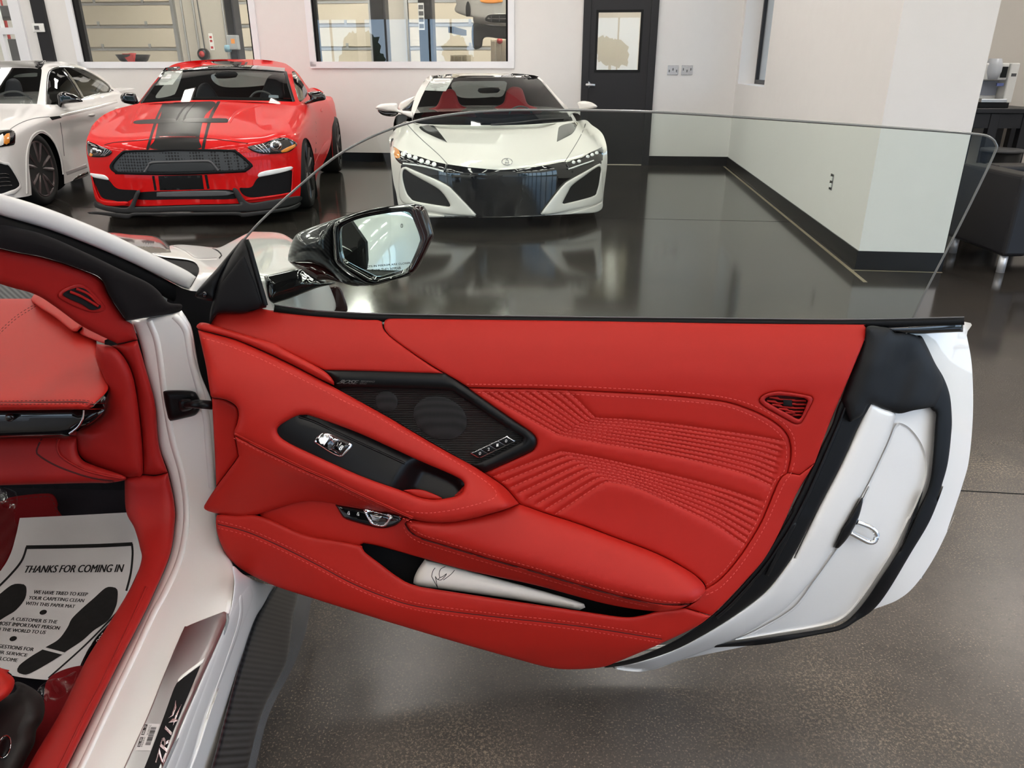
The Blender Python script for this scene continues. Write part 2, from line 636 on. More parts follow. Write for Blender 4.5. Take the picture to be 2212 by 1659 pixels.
def text_mesh(s, bold=False, shear=0.0):
    cu = bpy.data.curves.new('lettering', 'FONT')
    cu.body = s
    cu.shear = shear
    cu.resolution_u = 3
    o = bpy.data.objects.new('lettering', cu)
    COL.objects.link(o)
    dg = bpy.context.evaluated_depsgraph_get()
    me = bpy.data.meshes.new_from_object(o.evaluated_get(dg))
    bm = bmesh.new()
    bm.from_mesh(me)
    bmesh.ops.triangulate(bm, faces=bm.faces)
    bm.verts.index_update()
    vs = [(v.co.x, v.co.y) for v in bm.verts]
    fs = [tuple(v.index for v in f.verts) for f in bm.faces]
    bm.free()
    bpy.data.meshes.remove(me)
    bpy.data.objects.remove(o)
    bpy.data.curves.remove(cu)
    if not vs: return [], []
    x0 = min(v[0] for v in vs); x1 = max(v[0] for v in vs)
    y0 = min(v[1] for v in vs); y1 = max(v[1] for v in vs)
    return [((x - x0) / (x1 - x0), (y - y0) / (y1 - y0)) for x, y in vs], fs

def lettering(name, s, quad, surf, m, parent, bold=False, shear=0.0, mirror=False, label=None):
    """flat print: text stretched to a pixel quad (top-left, top-right, bottom-right, bottom-left)"""
    uv, fs = text_mesh(s, bold, shear)
    vs = []
    for u, v in uv:
        if mirror: u = 1 - u
        a = [quad[3][k] * (1 - u) + quad[2][k] * u for k in (0, 1)]
        b = [quad[0][k] * (1 - u) + quad[1][k] * u for k in (0, 1)]
        vs.append(surf(a[0] * (1 - v) + b[0] * v, a[1] * (1 - v) + b[1] * v))
    if bold:
        w = 0.09 * math.hypot(quad[3][0] - quad[0][0], quad[3][1] - quad[0][1])
        dx, dy = quad[2][0] - quad[3][0], quad[2][1] - quad[3][1]
        L = math.hypot(dx, dy) + 1e-9
        n = len(vs)
        for k, f in enumerate((-0.5, 0.5)):
            if k == 0:
                base = list(vs); vs = []
            for p in base:
                q = to_px(p)
                vs.append(surf(q[0] + dx / L * w * f, q[1] + dy / L * w * f))
        fs = list(fs) + [tuple(i + n for i in f) for f in fs]
    return mesh_obj(name, vs, fs, m, parent, False, label)

def loft(name, rows, m, parent=None, ku=6, kv=6, label=None, closed=False, smooth=True):
    """smooth surface through rows of 3D points"""
    R = []
    nr = len(rows)
    for row in rows:
        c = []
        n = len(row)
        for i in range(n - 1):
            for j in range(ku):
                c.append(cr(row[max(i - 1, 0)], row[i], row[i + 1], row[min(i + 2, n - 1)], j / ku))
        c.append(tuple(row[-1]))
        R.append(c)
    G = []
    for i in range(nr - 1):
        for j in range(kv):
            G.append([cr(a, b, c, d, j / kv) for a, b, c, d in zip(R[max(i - 1, 0)], R[i], R[i + 1], R[min(i + 2, nr - 1)])])
    G.append(R[-1])
    nv, nu = len(G), len(G[0])
    vs = [p for g in G for p in g]
    fs = [(i * nu + j, i * nu + j + 1, (i + 1) * nu + j + 1, (i + 1) * nu + j) for i in range(nv - 1) for j in range(nu - 1)]
    return mesh_obj(name, vs, fs, m, parent, smooth, label)

def solidify(o, t, off=-1.0):
    md = o.modifiers.new('thickness', 'SOLIDIFY')
    md.thickness = t
    md.offset = off
    return o
# ------------------------------------------------------------------ the showroom
_c0 = on_z(1570, 359, 0)
_c1 = on_z(1848, 581, 0)
_d = (_c0 - _c1); _d.z = 0
E2 = _d.normalized()                       # into the depth, along the right wall
E1 = Vector((E2.y, -E2.x, 0))              # to the right, along the back wall
EZ = Vector((0, 0, 1))
AX = (E1, E2, EZ)
UB = _c0.dot(E1)                           # right wall line
VB = _c0.dot(E2)                           # back wall line
def rp(u, v, z): return E1 * u + E2 * v + EZ * z
def on_back(px, py, dv=0.0):
    p = on_plane(px, py, rp(0, VB + dv, 0), E2)
    return p.dot(E1), p.z
def on_right(px, py, du=0.0):
    p = on_plane(px, py, rp(UB + du, 0, 0), E1)
    return p.dot(E2), p.z
def rbox(mb, u0, u1, v0, v1, z0, z1, bevel=0.0):
    return mb.box(rp((u0 + u1) / 2, (v0 + v1) / 2, (z0 + z1) / 2), (abs(u1 - u0), abs(v1 - v0), abs(z1 - z0)), AX, bevel)

CEIL = 4.3
VF = -8.0                                   # street front, behind the viewer
UL = -13.0                                  # left wall
VS = VB + 7.5                               # far wall of the workshop
U_R2 = UB + 3.6                             # wall behind the coffee corner

# floor: dark polished concrete
FLOORM = mat('polished_concrete', (0.035, 0.032, 0.030), 0.12, spec=0.45)
nt = FLOORM.node_tree
_b = nt.nodes['Principled BSDF']
_tc = [n for n in nt.nodes if n.type == 'TEX_COORD'][0]
def _noise(scale, detail=5, rough=0.55):
    n = nt.nodes.new('ShaderNodeTexNoise')
    n.inputs['Scale'].default_value = scale
    n.inputs['Detail'].default_value = detail
    n.inputs['Roughness'].default_value = rough
    nt.links.new(_tc.outputs['Object'], n.inputs['Vector'])
    return n
def _ramp(src, p0, c0, p1, c1):
    r = nt.nodes.new('ShaderNodeValToRGB')
    r.color_ramp.elements[0].position = p0
    r.color_ramp.elements[0].color = (*c0, 1)
    r.color_ramp.elements[1].position = p1
    r.color_ramp.elements[1].color = (*c1, 1)
    nt.links.new(src, r.inputs[0])
    return r
def _mix(fac, a, b):
    m = nt.nodes.new('ShaderNodeMixRGB')
    nt.links.new(fac, m.inputs[0])
    if isinstance(a, tuple): m.inputs[1].default_value = (*a, 1)
    else: nt.links.new(a, m.inputs[1])
    if isinstance(b, tuple): m.inputs[2].default_value = (*b, 1)
    else: nt.links.new(b, m.inputs[2])
    return m
big = _ramp(_noise(0.8, 7, 0.6).outputs['Fac'], 0.28, (0.048, 0.043, 0.040), 0.75, (0.125, 0.110, 0.099))
cloud = _ramp(_noise(7.0, 9, 0.7).outputs['Fac'], 0.30, (0.78, 0.78, 0.78), 0.72, (1.15, 1.13, 1.10))
m1 = nt.nodes.new('ShaderNodeMixRGB'); m1.blend_type = 'MULTIPLY'; m1.inputs[0].default_value = 1
nt.links.new(big.outputs[0], m1.inputs[1]); nt.links.new(cloud.outputs[0], m1.inputs[2])
area = _ramp(_noise(1.9, 5, 0.6).outputs['Fac'], 0.42, (0.22, 0.22, 0.22), 0.66, (1, 1, 1))
fine = _ramp(_noise(210.0, 4, 0.65).outputs['Fac'], 0.555, (0, 0, 0), 0.66, (1, 1, 1))
vor = nt.nodes.new('ShaderNodeTexVoronoi'); vor.inputs['Scale'].default_value = 45
nt.links.new(_tc.outputs['Object'], vor.inputs['Vector'])
chip = _ramp(vor.outputs['Distance'], 0.03, (1, 1, 1), 0.09, (0, 0, 0))
coarse = _ramp(_noise(140.0, 6, 0.72).outputs['Fac'], 0.51, (0, 0, 0), 0.62, (1, 1, 1))
patch = _ramp(_noise(2.4, 4, 0.55).outputs['Fac'], 0.54, (0, 0, 0), 0.70, (0.6, 0.6, 0.6))
cp_ = nt.nodes.new('ShaderNodeMath'); cp_.operation = 'MULTIPLY'
nt.links.new(coarse.outputs[0], cp_.inputs[0]); nt.links.new(patch.outputs[0], cp_.inputs[1])
mm = nt.nodes.new('ShaderNodeMath'); mm.operation = 'MAXIMUM'
nt.links.new(fine.outputs[0], mm.inputs[0]); nt.links.new(chip.outputs[0], mm.inputs[1])
mm2 = nt.nodes.new('ShaderNodeMath'); mm2.operation = 'MULTIPLY'
nt.links.new(mm.outputs[0], mm2.inputs[0]); nt.links.new(area.outputs[0], mm2.inputs[1])
pits = _ramp(_noise(90.0, 4, 0.7).outputs['Fac'], 0.30, (0.7, 0.7, 0.7), 0.44, (1, 1, 1))
m3 = nt.nodes.new('ShaderNodeMixRGB'); m3.blend_type = 'MULTIPLY'; m3.inputs[0].default_value = 1
nt.links.new(m1.outputs[0], m3.inputs[1]); nt.links.new(pits.outputs[0], m3.inputs[2])
mm3 = nt.nodes.new('ShaderNodeMath'); mm3.operation = 'MAXIMUM'
nt.links.new(mm2.outputs[0], mm3.inputs[0]); nt.links.new(cp_.outputs[0], mm3.inputs[1])
m2 = _mix(mm3.outputs[0], m3.outputs[0], (0.40, 0.315, 0.225))
nt.links.new(m2.outputs[0], _b.inputs['Base Color'])
# dimness of the far floor put into its colour; it is also glossier there
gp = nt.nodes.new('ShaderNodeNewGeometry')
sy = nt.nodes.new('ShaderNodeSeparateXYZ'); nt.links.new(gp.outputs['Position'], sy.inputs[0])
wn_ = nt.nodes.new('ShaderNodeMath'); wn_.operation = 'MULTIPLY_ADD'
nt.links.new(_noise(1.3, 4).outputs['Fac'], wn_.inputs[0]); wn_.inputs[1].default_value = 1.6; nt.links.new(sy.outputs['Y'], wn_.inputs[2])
far_dim = nt.nodes.new('ShaderNodeMapRange')
far_dim.inputs['From Min'].default_value = 2.6; far_dim.inputs['From Max'].default_value = 5.0
nt.links.new(wn_.outputs[0], far_dim.inputs['Value'])
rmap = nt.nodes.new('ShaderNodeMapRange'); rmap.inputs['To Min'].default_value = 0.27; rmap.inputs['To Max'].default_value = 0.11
nt.links.new(far_dim.outputs[0], rmap.inputs['Value']); nt.links.new(rmap.outputs[0], _b.inputs['Roughness'])
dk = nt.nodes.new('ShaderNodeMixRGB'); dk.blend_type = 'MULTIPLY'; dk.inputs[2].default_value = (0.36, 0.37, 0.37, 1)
nt.links.new(far_dim.outputs[0], dk.inputs[0]); nt.links.new(m2.outputs[0], dk.inputs[1]); nt.links.new(dk.outputs[0], _b.inputs['Base Color'])

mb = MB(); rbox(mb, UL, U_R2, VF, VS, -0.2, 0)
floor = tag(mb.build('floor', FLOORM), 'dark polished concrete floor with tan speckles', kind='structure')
# saw-cut joints in the slab
for k, (a, b) in enumerate(((on_z(1840, 1053, 0), on_z(2212, 1059, 0)), )):
    dirv = E1
    mb = MB()
    p = on_z(2000, 1056, 0)
    v = p.dot(E2)
    rbox(mb, -0.5, U_R2 - 0.1, v - 0.003, v + 0.003, 0.0, 0.0006)
    o = mb.build('floor_joint', BLACK_M, floor)
mb = MB(); v = on_z(1500, 345 + 130, 0).dot(E2); rbox(mb, UL + .2, UB - .05, v - 0.004, v + 0.004, 0, 0.0006)
mb.build('floor_joint', BLACK_M, floor)

CEILM = mat('ceiling_paint', (0.13, 0.13, 0.13), 0.9)
mb = MB(); rbox(mb, UL, U_R2, VF, VS, CEIL, CEIL + 0.2)
tag(mb.build('ceiling', CEILM), 'plain dark ceiling above the showroom', kind='structure')

# back wall openings measured in the photograph
w1l, _z = on_back(166, 100); w1r, _ = on_back(558, 100)
w2l, _ = on_back(671, 100); w2r, _ = on_back(1108, 100)
_, wz = on_back(800, 144)
dl, _ = on_back(1263, 150); dr, _ = on_back(1408, 150)
gl_r, _ = on_back(52, 60)
bc_l, _ = on_back(82, 60); bc_r, _ = on_back(108, 60)
WT = 0.16
HEAD = 2.75
DH = 2.16
mb = MB()
rbox(mb, gl_r, w1l, VB, VB + WT, 0, CEIL)
rbox(mb, w1l, w1r, VB, VB + WT, 0, wz)
rbox(mb, w1l, w1r, VB, VB + WT, HEAD, CEIL)
rbox(mb, w1r, w2l, VB, VB + WT, 0, CEIL)
rbox(mb, w2l, w2r, VB, VB + WT, 0, wz)
rbox(mb, w2l, w2r, VB, VB + WT, HEAD, CEIL)
rbox(mb, w2r, dl, VB, VB + WT, 0, CEIL)
rbox(mb, dl, dr, VB, VB + WT, DH, CEIL)
rbox(mb, dr, UB + 0.2, VB, VB + WT, 0, CEIL)
rbox(mb, UL, gl_r, VB, VB + WT, HEAD + 0.3, CEIL)
tag(mb.build('wall_back', WALLM), 'pale grey painted back wall of the showroom', kind='structure')

def window(n, ul, ur, z0, z1, mull=()):
    root = empty('window_%d' % n, rp((ul + ur) / 2, VB, z0))
    root['kind'] = 'structure'
    fw, d0, d1 = 0.065, -0.03, 0.03
    mb = MB()
    rbox(mb, ul - 0.02, ul + fw, VB + d0, VB + d1, z0, z1)
    rbox(mb, ur - fw, ur + 0.02, VB + d0, VB + d1, z0, z1)
    rbox(mb, ul - 0.02, ur + 0.02, VB + d0, VB + d1, z0 - 0.02, z0 + fw)
    rbox(mb, ul - 0.02, ur + 0.02, VB + d0, VB + d1, z1 - fw, z1)
    mb.build('window_frame', WHITE_T, root)
    mb = MB()
    rbox(mb, ul + fw, ul + fw + 0.03, VB + 0.0, VB + WT, z0 + fw, z1 - fw)
    rbox(mb, ur - fw - 0.03, ur - fw, VB + 0.0, VB + WT, z0 + fw, z1 - fw)
    mb.build('window_gasket', BLACK_M, root)
    xs = [ul + fw] + list(mull) + [ur - fw]
    for a, b in zip(xs[:-1], xs[1:]):
        mb = MB(); rbox(mb, a, b, VB + 0.05, VB + 0.056, z0 + fw, z1 - fw)
        mb.build('pane', PANE, root)
    return root
window(1, w1l, w1r, wz, HEAD)
window(2, w2l, w2r, wz, HEAD)

# glazed sectional door at the far left of the back wall
root = empty('door_2', rp(gl_r - 1.2, VB, 0)); root['kind'] = 'structure'
lw = 0.14
mb = MB()
rbox(mb, gl_r - lw, gl_r + 0.02, VB - 0.04, VB + 0.06, 0, HEAD + 0.3)
mb.build('door_stile', WHITE_T, root)
_, zr0 = on_back(30, 74); _, zr1 = on_back(30, 60)
_sp_ = zr0
rails = [(-0.9 + (zr0 + zr1) / 2), (zr0 + zr1) / 2, (zr0 + zr1) / 2 + 0.9]
for zc in rails:
    mb = MB(); rbox(mb, gl_r - 3.4, gl_r - lw, VB - 0.03, VB + 0.05, zc - 0.045, zc + 0.045); mb.build('door_rail', WHITE_T, root)
for k in range(4):
    um = on_back(10, 100)[0] - k * 0.95
    mb = MB(); rbox(mb, um - 0.035, um + 0.035, VB - 0.025, VB + 0.045, 0.1, HEAD + 0.3); mb.build('door_mullion', WHITE_T, root)
mb = MB(); rbox(mb, gl_r - 3.4, gl_r - lw, VB + 0.0, VB + 0.006, 0.1, HEAD + 0.3); mb.build('pane', PANE, root)

# charcoal pipe chase between the glazed door and the left window
mb = MB(); rbox(mb, bc_l, bc_r, VB - 0.05, VB, 0, CEIL)
tag(mb.build('trim_1', DARK_T), 'charcoal vertical strip on the back wall', kind='structure')

# service door
root = empty('door_1', rp((dl + dr) / 2, VB, 0)); root['kind'] = 'structure'
fr = 0.055
mb = MB()
rbox(mb, dl - 0.04, dl + fr, VB - 0.03, VB + 0.1, 0, DH + 0.05)
rbox(mb, dr - fr, dr + 0.04, VB - 0.03, VB + 0.1, 0, DH + 0.05)
rbox(mb, dl - 0.04, dr + 0.04, VB - 0.03, VB + 0.1, DH - fr, DH + 0.05)
mb.build('door_frame', DARK_T, root)
gl, gz1 = on_back(1291, 25); gr, gz0 = on_back(1384, 153)
gl = on_back(1289, 90)[0]; gr = on_back(1383, 90)[0]
a, b = dl + fr, dr - fr
mb = MB()
rbox(mb, a, gl, VB - 0.005, VB + 0.04, 0.01, DH - fr)
rbox(mb, gr, b, VB - 0.005, VB + 0.04, 0.01, DH - fr)
rbox(mb, gl, gr, VB - 0.005, VB + 0.04, 0.01, gz0)
rbox(mb, gl, gr, VB - 0.005, VB + 0.04, gz1, DH - fr)
mb.build('door_leaf', DARK_T, root)
mb = MB(); rbox(mb, gl, gr, VB + 0.012, VB + 0.018, gz0, gz1); mb.build('pane', PANE, root)
mb = MB()
for q in ((gl - 0.02, gl + 0.012, gz0, gz1), (gr - 0.012, gr + 0.02, gz0, gz1)):
    rbox(mb, q[0], q[1], VB - 0.014, VB + 0.0, q[2] - 0.02, q[3] + 0.02)
rbox(mb, gl, gr, VB - 0.014, VB, gz0 - 0.02, gz0 + 0.012); rbox(mb, gl, gr, VB - 0.014, VB, gz1 - 0.012, gz1 + 0.02)
mb.build('glazing_bead', BLACK_S, root)
hu, hz = on_back(1268, 183)
mb = MB()
mb.lathe(rp(hu, VB - 0.006, hz), -E2, [(0.0, 0), (0.048, 0), (0.048, 0.010), (0.036, 0.018), (0.018, 0.022), (0.018, 0.05), (0, 0.052)], 24)
mb.tube([rp(hu, VB - 0.05, hz), rp(hu + 0.03, VB - 0.055, hz), rp(hu + 0.11, VB - 0.05, hz - 0.004)], [0.019, 0.018, 0.016])
mb.build('door_handle', mat('satin_nickel', (0.75, 0.76, 0.78), 0.4, metal=0.6), root, smooth=True)
for hy in (38, 172, 330):
    hu2, hz2 = on_back(1408, hy)
    mb = MB(); mb.tube([rp(dr - fr + 0.01, VB - 0.018, hz2 - 0.055), rp(dr - fr + 0.01, VB - 0.018, hz2 + 0.055)], 0.009)
    mb.build('hinge', SILVER, root)

# light switches, thermostat
for k, (x0, x1, lab) in enumerate(((1441, 1466, 'metal light switch plate nearest the black service door'),
                                   (1471, 1497, 'metal light switch plate nearest the corner of the room'))):
    ua, za = on_back(x0, 162); ub, zb = on_back(x1, 141)
    r = empty('light_switch', rp((ua + ub) / 2, VB, za), lab, 'light switch', 'light switches by the service door')
    mb = MB(); mb.box(rp((ua + ub) / 2, VB - 0.004, (za + zb) / 2), (ub - ua, 0.008, zb - za), AX, 0.003); mb.build('plate', SILVER, r)
    for j in range(3):
        uu = ua + (ub - ua) * (j + 0.5) / 3
        mb = MB(); mb.box(rp(uu, VB - 0.012, (za + zb) / 2 + 0.01 * (1 if (j + k) % 2 else -1)), (0.012, 0.018, 0.03), AX, 0.003); mb.build('toggle', GREY_P, r)
ua, za = on_back(79, 70); ub, zb = on_back(100, 51)
r = empty('thermostat', rp((ua + ub) / 2, VB - 0.05, za), 'white square thermostat on the charcoal strip of the back wall', 'thermostat')
mb = MB(); mb.box(rp((ua + ub) / 2, VB - 0.062, (za + zb) / 2), (ub - ua, 0.024, zb - za), AX, 0.008); mb.build('housing', WHITE_L, r)
mb = MB(); mb.box(rp((ua + ub) / 2 - 0.012, VB - 0.077, (za + zb) / 2), ((ub - ua) * 0.62, 0.008, (zb - za) * 0.7), AX, 0.004); mb.build('bezel', WHITE_L, r)
mb = MB(); mb.box(rp((ua + ub) / 2 - 0.012, VB - 0.082, (za + zb) / 2), ((ub - ua) * 0.4, 0.002, (zb - za) * 0.45), AX); mb.build('screen', GREY_P, r)

# right wall with its borrowed-light opening, and the pillar end
PV = _c1.dot(E2)
PU1 = on_plane(2036, 560, rp(0, PV, 0), E2).dot(E1)
ov1, _ = on_right(1597, 150); oz, = [on_right(1620, 184)[1]]
ov0, _ = on_right(1661, 100)
ov1, ov0 = max(ov0, ov1), min(ov0, ov1)
RW = PU1 - UB
mb = MB()
rbox(mb, UB, UB + RW, PV, ov0, 0, CEIL)
rbox(mb, UB, UB + RW, ov0, ov1, 0, oz)
rbox(mb, UB, UB + RW, ov0, ov1, 3.0, CEIL)
rbox(mb, UB, UB + RW, ov1, VB + WT, 0, CEIL)
tag(mb.build('wall_right', WALLM), 'pale grey right wall ending in a square pillar', kind='structure')
root = empty('window_3', rp(UB + 0.12, (ov0 + ov1) / 2, oz)); root['kind'] = 'structure'
RD = 0.05
while to_px(rp(UB + RD, ov1, oz + 0.6))[0] < 1641 and RD < RW - 0.1: RD += 0.01
mb = MB()
rbox(mb, UB + RD, UB + RD + 0.05, ov0, ov0 + 0.06, oz, 3.0); rbox(mb, UB + RD, UB + RD + 0.05, ov1 - 0.06, ov1, oz, 3.0); rbox(mb, UB + RD, UB + RD + 0.05, ov0, ov1, oz, oz + 0.05)
mb.build('window_frame', DARK_T, root)
mb = MB(); rbox(mb, UB + RD + 0.02, UB + RD + 0.026, ov0 + 0.06, ov1 - 0.06, oz + 0.05, 3.0); mb.build('pane', PANE, root)
BB = 0.125
mb = MB(); rbox(mb, UB - 0.008, UB, PV, VB, 0, BB); tag(mb.build('baseboard_right', BLACK_S), 'black rubber skirting along the right wall', kind='structure')
mb = MB(); rbox(mb, UB - 0.008, PU1 + 0.008, PV - 0.008, PV, 0, BB); tag(mb.build('baseboard_pillar', BLACK_S), 'black rubber skirting on the pillar', kind='structure')
mb = MB(); rbox(mb, gl_r, dl - 0.04, VB - 0.008, VB, 0, BB); rbox(mb, dr + 0.04, UB, VB - 0.008, VB, 0, BB)
tag(mb.build('baseboard_back', BLACK_S), 'black rubber skirting along the back wall', kind='structure')
# socket on the right wall
sv, sz = on_right(1797, 393)
r = empty('wall_socket', rp(UB, sv, sz - 0.06), 'steel wall socket low on the right wall beside the pillar', 'socket')
mb = MB(); mb.box(rp(UB - 0.003, sv, sz), (0.006, 0.075, 0.118), AX, 0.002); mb.build('plate', SILVER, r)
for dz in (-0.025, 0.025):
    mb = MB(); mb.box(rp(UB - 0.008, sv, sz + dz), (0.008, 0.032, 0.03), AX, 0.003); mb.build('outlet', WHITE_L, r)

# coffee corner behind the pillar
CV = PV + 2.9
mb = MB(); rbox(mb, PU1, U_R2, CV, CV + 0.15, 0, CEIL)
tag(mb.build('wall_coffee', mat('cream_paint', (0.66, 0.62, 0.57), 0.7)), 'cream wall behind the coffee machine', kind='structure')
mb = MB(); rbox(mb, U_R2, U_R2 + 0.15, 3.0, CV, 0, CEIL); rbox(mb, U_R2, U_R2 + 0.15, VF, 3.0, 2.3, CEIL); rbox(mb, U_R2, U_R2 + 0.15, VF, 3.0, 0, 0.12)
tag(mb.build('wall_outer', WALLM), 'pale outer wall at the right with a glazed front part', kind='structure')
root = empty('window_5', rp(U_R2, 0, 0)); root['kind'] = 'structure'
v = VF + 0.6
while v < 3.0:
    mb = MB(); rbox(mb, U_R2, U_R2 + 0.1, v - 0.03, v + 0.03, 0.12, 2.3); mb.build('mullion', DARK_T, root)
    v += 1.2

# left wall and street front (seen only in reflections)
mb = MB(); rbox(mb, UL - 0.15, UL, VF, VS, 0, CEIL); tag(mb.build('wall_left', WALLM), 'pale left wall of the showroom', kind='structure')
FH = 2.9
mb = MB(); rbox(mb, UL, U_R2, VF - 0.15, VF, FH, CEIL); rbox(mb, UL, U_R2, VF - 0.15, VF, 0, 0.12)
tag(mb.build('wall_front', WALLM), 'upper band of the glazed street front', kind='structure')
root = empty('window_4', rp(0, VF, 0)); root['kind'] = 'structure'
def mir(px): return on_plane(px, 90, rp(0, 2 * VB - VF, 0), E2).dot(E1)
for a, b in ((UL, UL + 0.4), (mir(770), mir(786)), (mir(1022), mir(1290)), (mir(1380), mir(1700))):
    mb = MB(); rbox(mb, a, b, VF - 0.15, VF, 0.12, FH); mb.build('pier', WALLM, root)
for px in [-40 + 58 * k for k in range(14)] + [785 + 47 * k for k in range(1, 5)] + [1335, 1720, 1780, 1840, 1900]:
    u = mir(px)
    if u < UL + 0.4 or u > U_R2 - 0.1: continue
    mb = MB(); rbox(mb, u - 0.03, u + 0.03, VF - 0.1, VF, 0.12, FH); mb.build('mullion', DARK_T, root)
mb = MB(); rbox(mb, UL, U_R2, VF - 0.1, VF, 1.05, 1.09); mb.build('transom', DARK_T, root)

# ceiling lamps
LEDM = mat('led_tube', (1, 1, 1), 0.5, emit=(1.0, 0.945, 0.87), estr=LED_STRENGTH)
proto = None
for i in range(8):
    for j in range(9):
        u = -10.5 + i * 2.2
        v = -6.6 + j * 2.0
        if v > VB - 0.8 or (u > UB - 0.5 and v > PV - 0.5 and v < VB): continue
        r = empty('ceiling_light', rp(u, v, CEIL), 'added linear lamp brightening the coffee corner', 'ceiling lamp', 'linear ceiling lamps')
        if proto is None:
            m1_ = MB(); m1_.box((0, 0, -0.03), (0.30, 1.38, 0.06), AX, 0.01)
            m2_ = MB(); m2_.box((0, 0, -0.065), (0.25, 1.30, 0.02), AX)
            a = m1_.build('lamp_body', WHITE_L, None); b = m2_.build('diffuser', LEDM, None)
            proto = (a, b)
            for o in proto: o.parent = r
        else:
            for o in proto:
                c = o.copy(); COL.objects.link(c); c.parent = r

for v in (PV + 1.3, PV + 2.2):  # two extra lamps added to brighten the dim coffee corner
    r = empty('ceiling_light', rp(UB + 3.0, v, CEIL), 'added linear lamp brightening the coffee corner', 'ceiling lamp', 'linear ceiling lamps')
    for o in proto:
        c = o.copy(); COL.objects.link(c); c.parent = r
# tan sealant line in front of the right skirting
SEALT = mat('tan_sealant', (0.30, 0.25, 0.17), 0.6, var=0.25, vscale=6)
mb = MB(); rbox(mb, UB - 0.055, UB - 0.03, PV - 0.35, VB - 0.02, 0.0, 0.0012); mb.build('floor_sealant', SEALT, floor)
mb = MB(); rbox(mb, UB - 0.03, PU1, PV - 0.045, PV - 0.03, 0.0, 0.0012); mb.build('floor_sealant', SEALT, floor)
# outside the street front: verge, tarmac and trees, mirrored in the workshop windows
mb = MB(); rbox(mb, UL - 30, U_R2 + 40, VF - 60, VF - 0.16, -0.25, -0.05); rbox(mb, U_R2 + 0.16, U_R2 + 40, VF - 0.16, VS + 20, -0.25, -0.05)
tag(mb.build('street_ground', mat('street_grass', (0.10, 0.13, 0.05), 0.9, var=0.3, vscale=0.3)), 'grass verge outside the street front', kind='structure')
LEAF = mat('tree_leaves', (0.05, 0.10, 0.03), 0.8, var=0.3, vscale=3)
BARK = mat('tree_bark', (0.06, 0.045, 0.03), 0.9)
rnd = random.Random(5)
for k in range(13):
    u = UL - 8 + k * 3.6 + rnd.uniform(-0.4, 0.4)
    v = VF - 14 - rnd.uniform(0, 14)
    hgt = rnd.uniform(2.2, 3.6)
    r = empty('street_tree', rp(u, v, -0.05), 'green roadside tree mirrored in the workshop windows', 'tree', 'trees across the street')
    mb = MB(); mb.tube([rp(u, v, -0.05), rp(u, v, hgt * 0.55)], [0.14, 0.08], 8); mb.build('trunk', BARK, r)
    bm = bmesh.new()
    vs, fs = [], []
    for q in range(7):
        c = rp(u + rnd.uniform(-0.6, 0.6), v + rnd.uniform(-0.6, 0.6), hgt * rnd.uniform(0.5, 0.9))
        bmm = bmesh.new(); bmesh.ops.create_icosphere(bmm, subdivisions=3, radius=rnd.uniform(0.4, 0.75))
        kk = len(vs)
        for vv in bmm.verts: vs.append(c + vv.co * (1 + 0.35 * math.sin(vv.co.x * 9 + q) * math.sin(vv.co.y * 11) + 0.15 * rnd.uniform(-1, 1)))
        bmm.verts.index_update()
        fs += [tuple(w.index + kk for w in f.verts) for f in bmm.faces]
        bmm.free()
    mesh_obj('crown', vs, fs, LEAF, r)
# ------------------------------------------------------------------ the white sports car: root and open door
CAR = empty('sports_car', (-0.95, 1.3, 0), 'white sports car with red leather interior and wide open passenger door', 'car')
D_P0 = Vector((0, 1.265, 0.86))
D_UP = Vector((0, 0.128, 0.67)).normalized()
D_N = Vector((0, -0.67, 0.128)).normalized()
_tv = np.array([-0.72, -0.64, -0.55, -0.45, -0.36, -0.26, -0.18, -0.10, -0.05, -0.02, 0.0, 0.03])
_to = np.array([-0.030, 0.004, 0.018, 0.012, 0.006, 0.006, 0.012, 0.016, 0.006, -0.008, -0.022, -0.03])
_fv = np.linspace(-0.75, 0.06, 200)
_fo = np.interp(_fv, _tv, _to)
_k = np.hanning(15); _k /= _k.sum()
_fo = np.convolve(np.pad(_fo, 7, 'edge'), _k, 'valid')
def door_o(v): return float(np.interp(v, _fv, _fo))
def dsurf(off=0.0, flat=False):
    """the inner face of the open door, moved by off towards the viewer"""
    def s(px, py):
        r = ray(px, py)
        o = 0.0
        for _ in range(1 if flat else 5):
            q = D_P0 + D_N * (o + off)
            p = CAM + r * ((q - CAM).dot(D_N) / r.dot(D_N))
            if not flat: o = door_o((p - D_P0).dot(D_UP))
        return p
    return s
def lerp_lines(la, lb, oa, ob, ease=True):
    la, lb = curve(la, 10), curve(lb, 10)
    def f(X, Y):
        a, b = seg_dist(X, Y, la), seg_dist(X, Y, lb)
        t = a / (a + b + 1e-6)
        if ease: t = np.sin(t * math.pi / 2)
        return oa + (ob - oa) * t
    return f
S0 = dsurf(0.0)

# --- white door shell (rear edge) -------------------------------------------------
inner_edge = vw('L', [(1290, 175), (1280, 250), (1200, 440), (1130, 600), (1010, 890), (890, 1150), (760, 1400), (640, 1659)])[:-1] + \
    vw('M', [(1050, 0), (1000, 130), (900, 290), (800, 440), (650, 610), (560, 690), (400, 800), (200, 890), (0, 945)])[1:]
outer_edge = vw('L', [(1860, 150), (1875, 230), (1905, 410), (1912, 680), (1890, 950), (1850, 1110), (1760, 1380), (1620, 1659)])[:-1] + \
    vw('M', [(1905, 0), (1850, 150), (1750, 360), (1650, 510), (1560, 590), (1435, 642), (1100, 760), (750, 840), (440, 905), (250, 965), (60, 950)])[1:]
def jamb(depths):
    ie, oe = curve(inner_edge, 12), curve(outer_edge, 12)
    xs, ys = zip(*depths)
    def f(X, Y):
        a, b = seg_dist(X, Y, ie), seg_dist(X, Y, oe)
        return np.interp(a / (a + b + 1e-6), xs, ys)
    return f
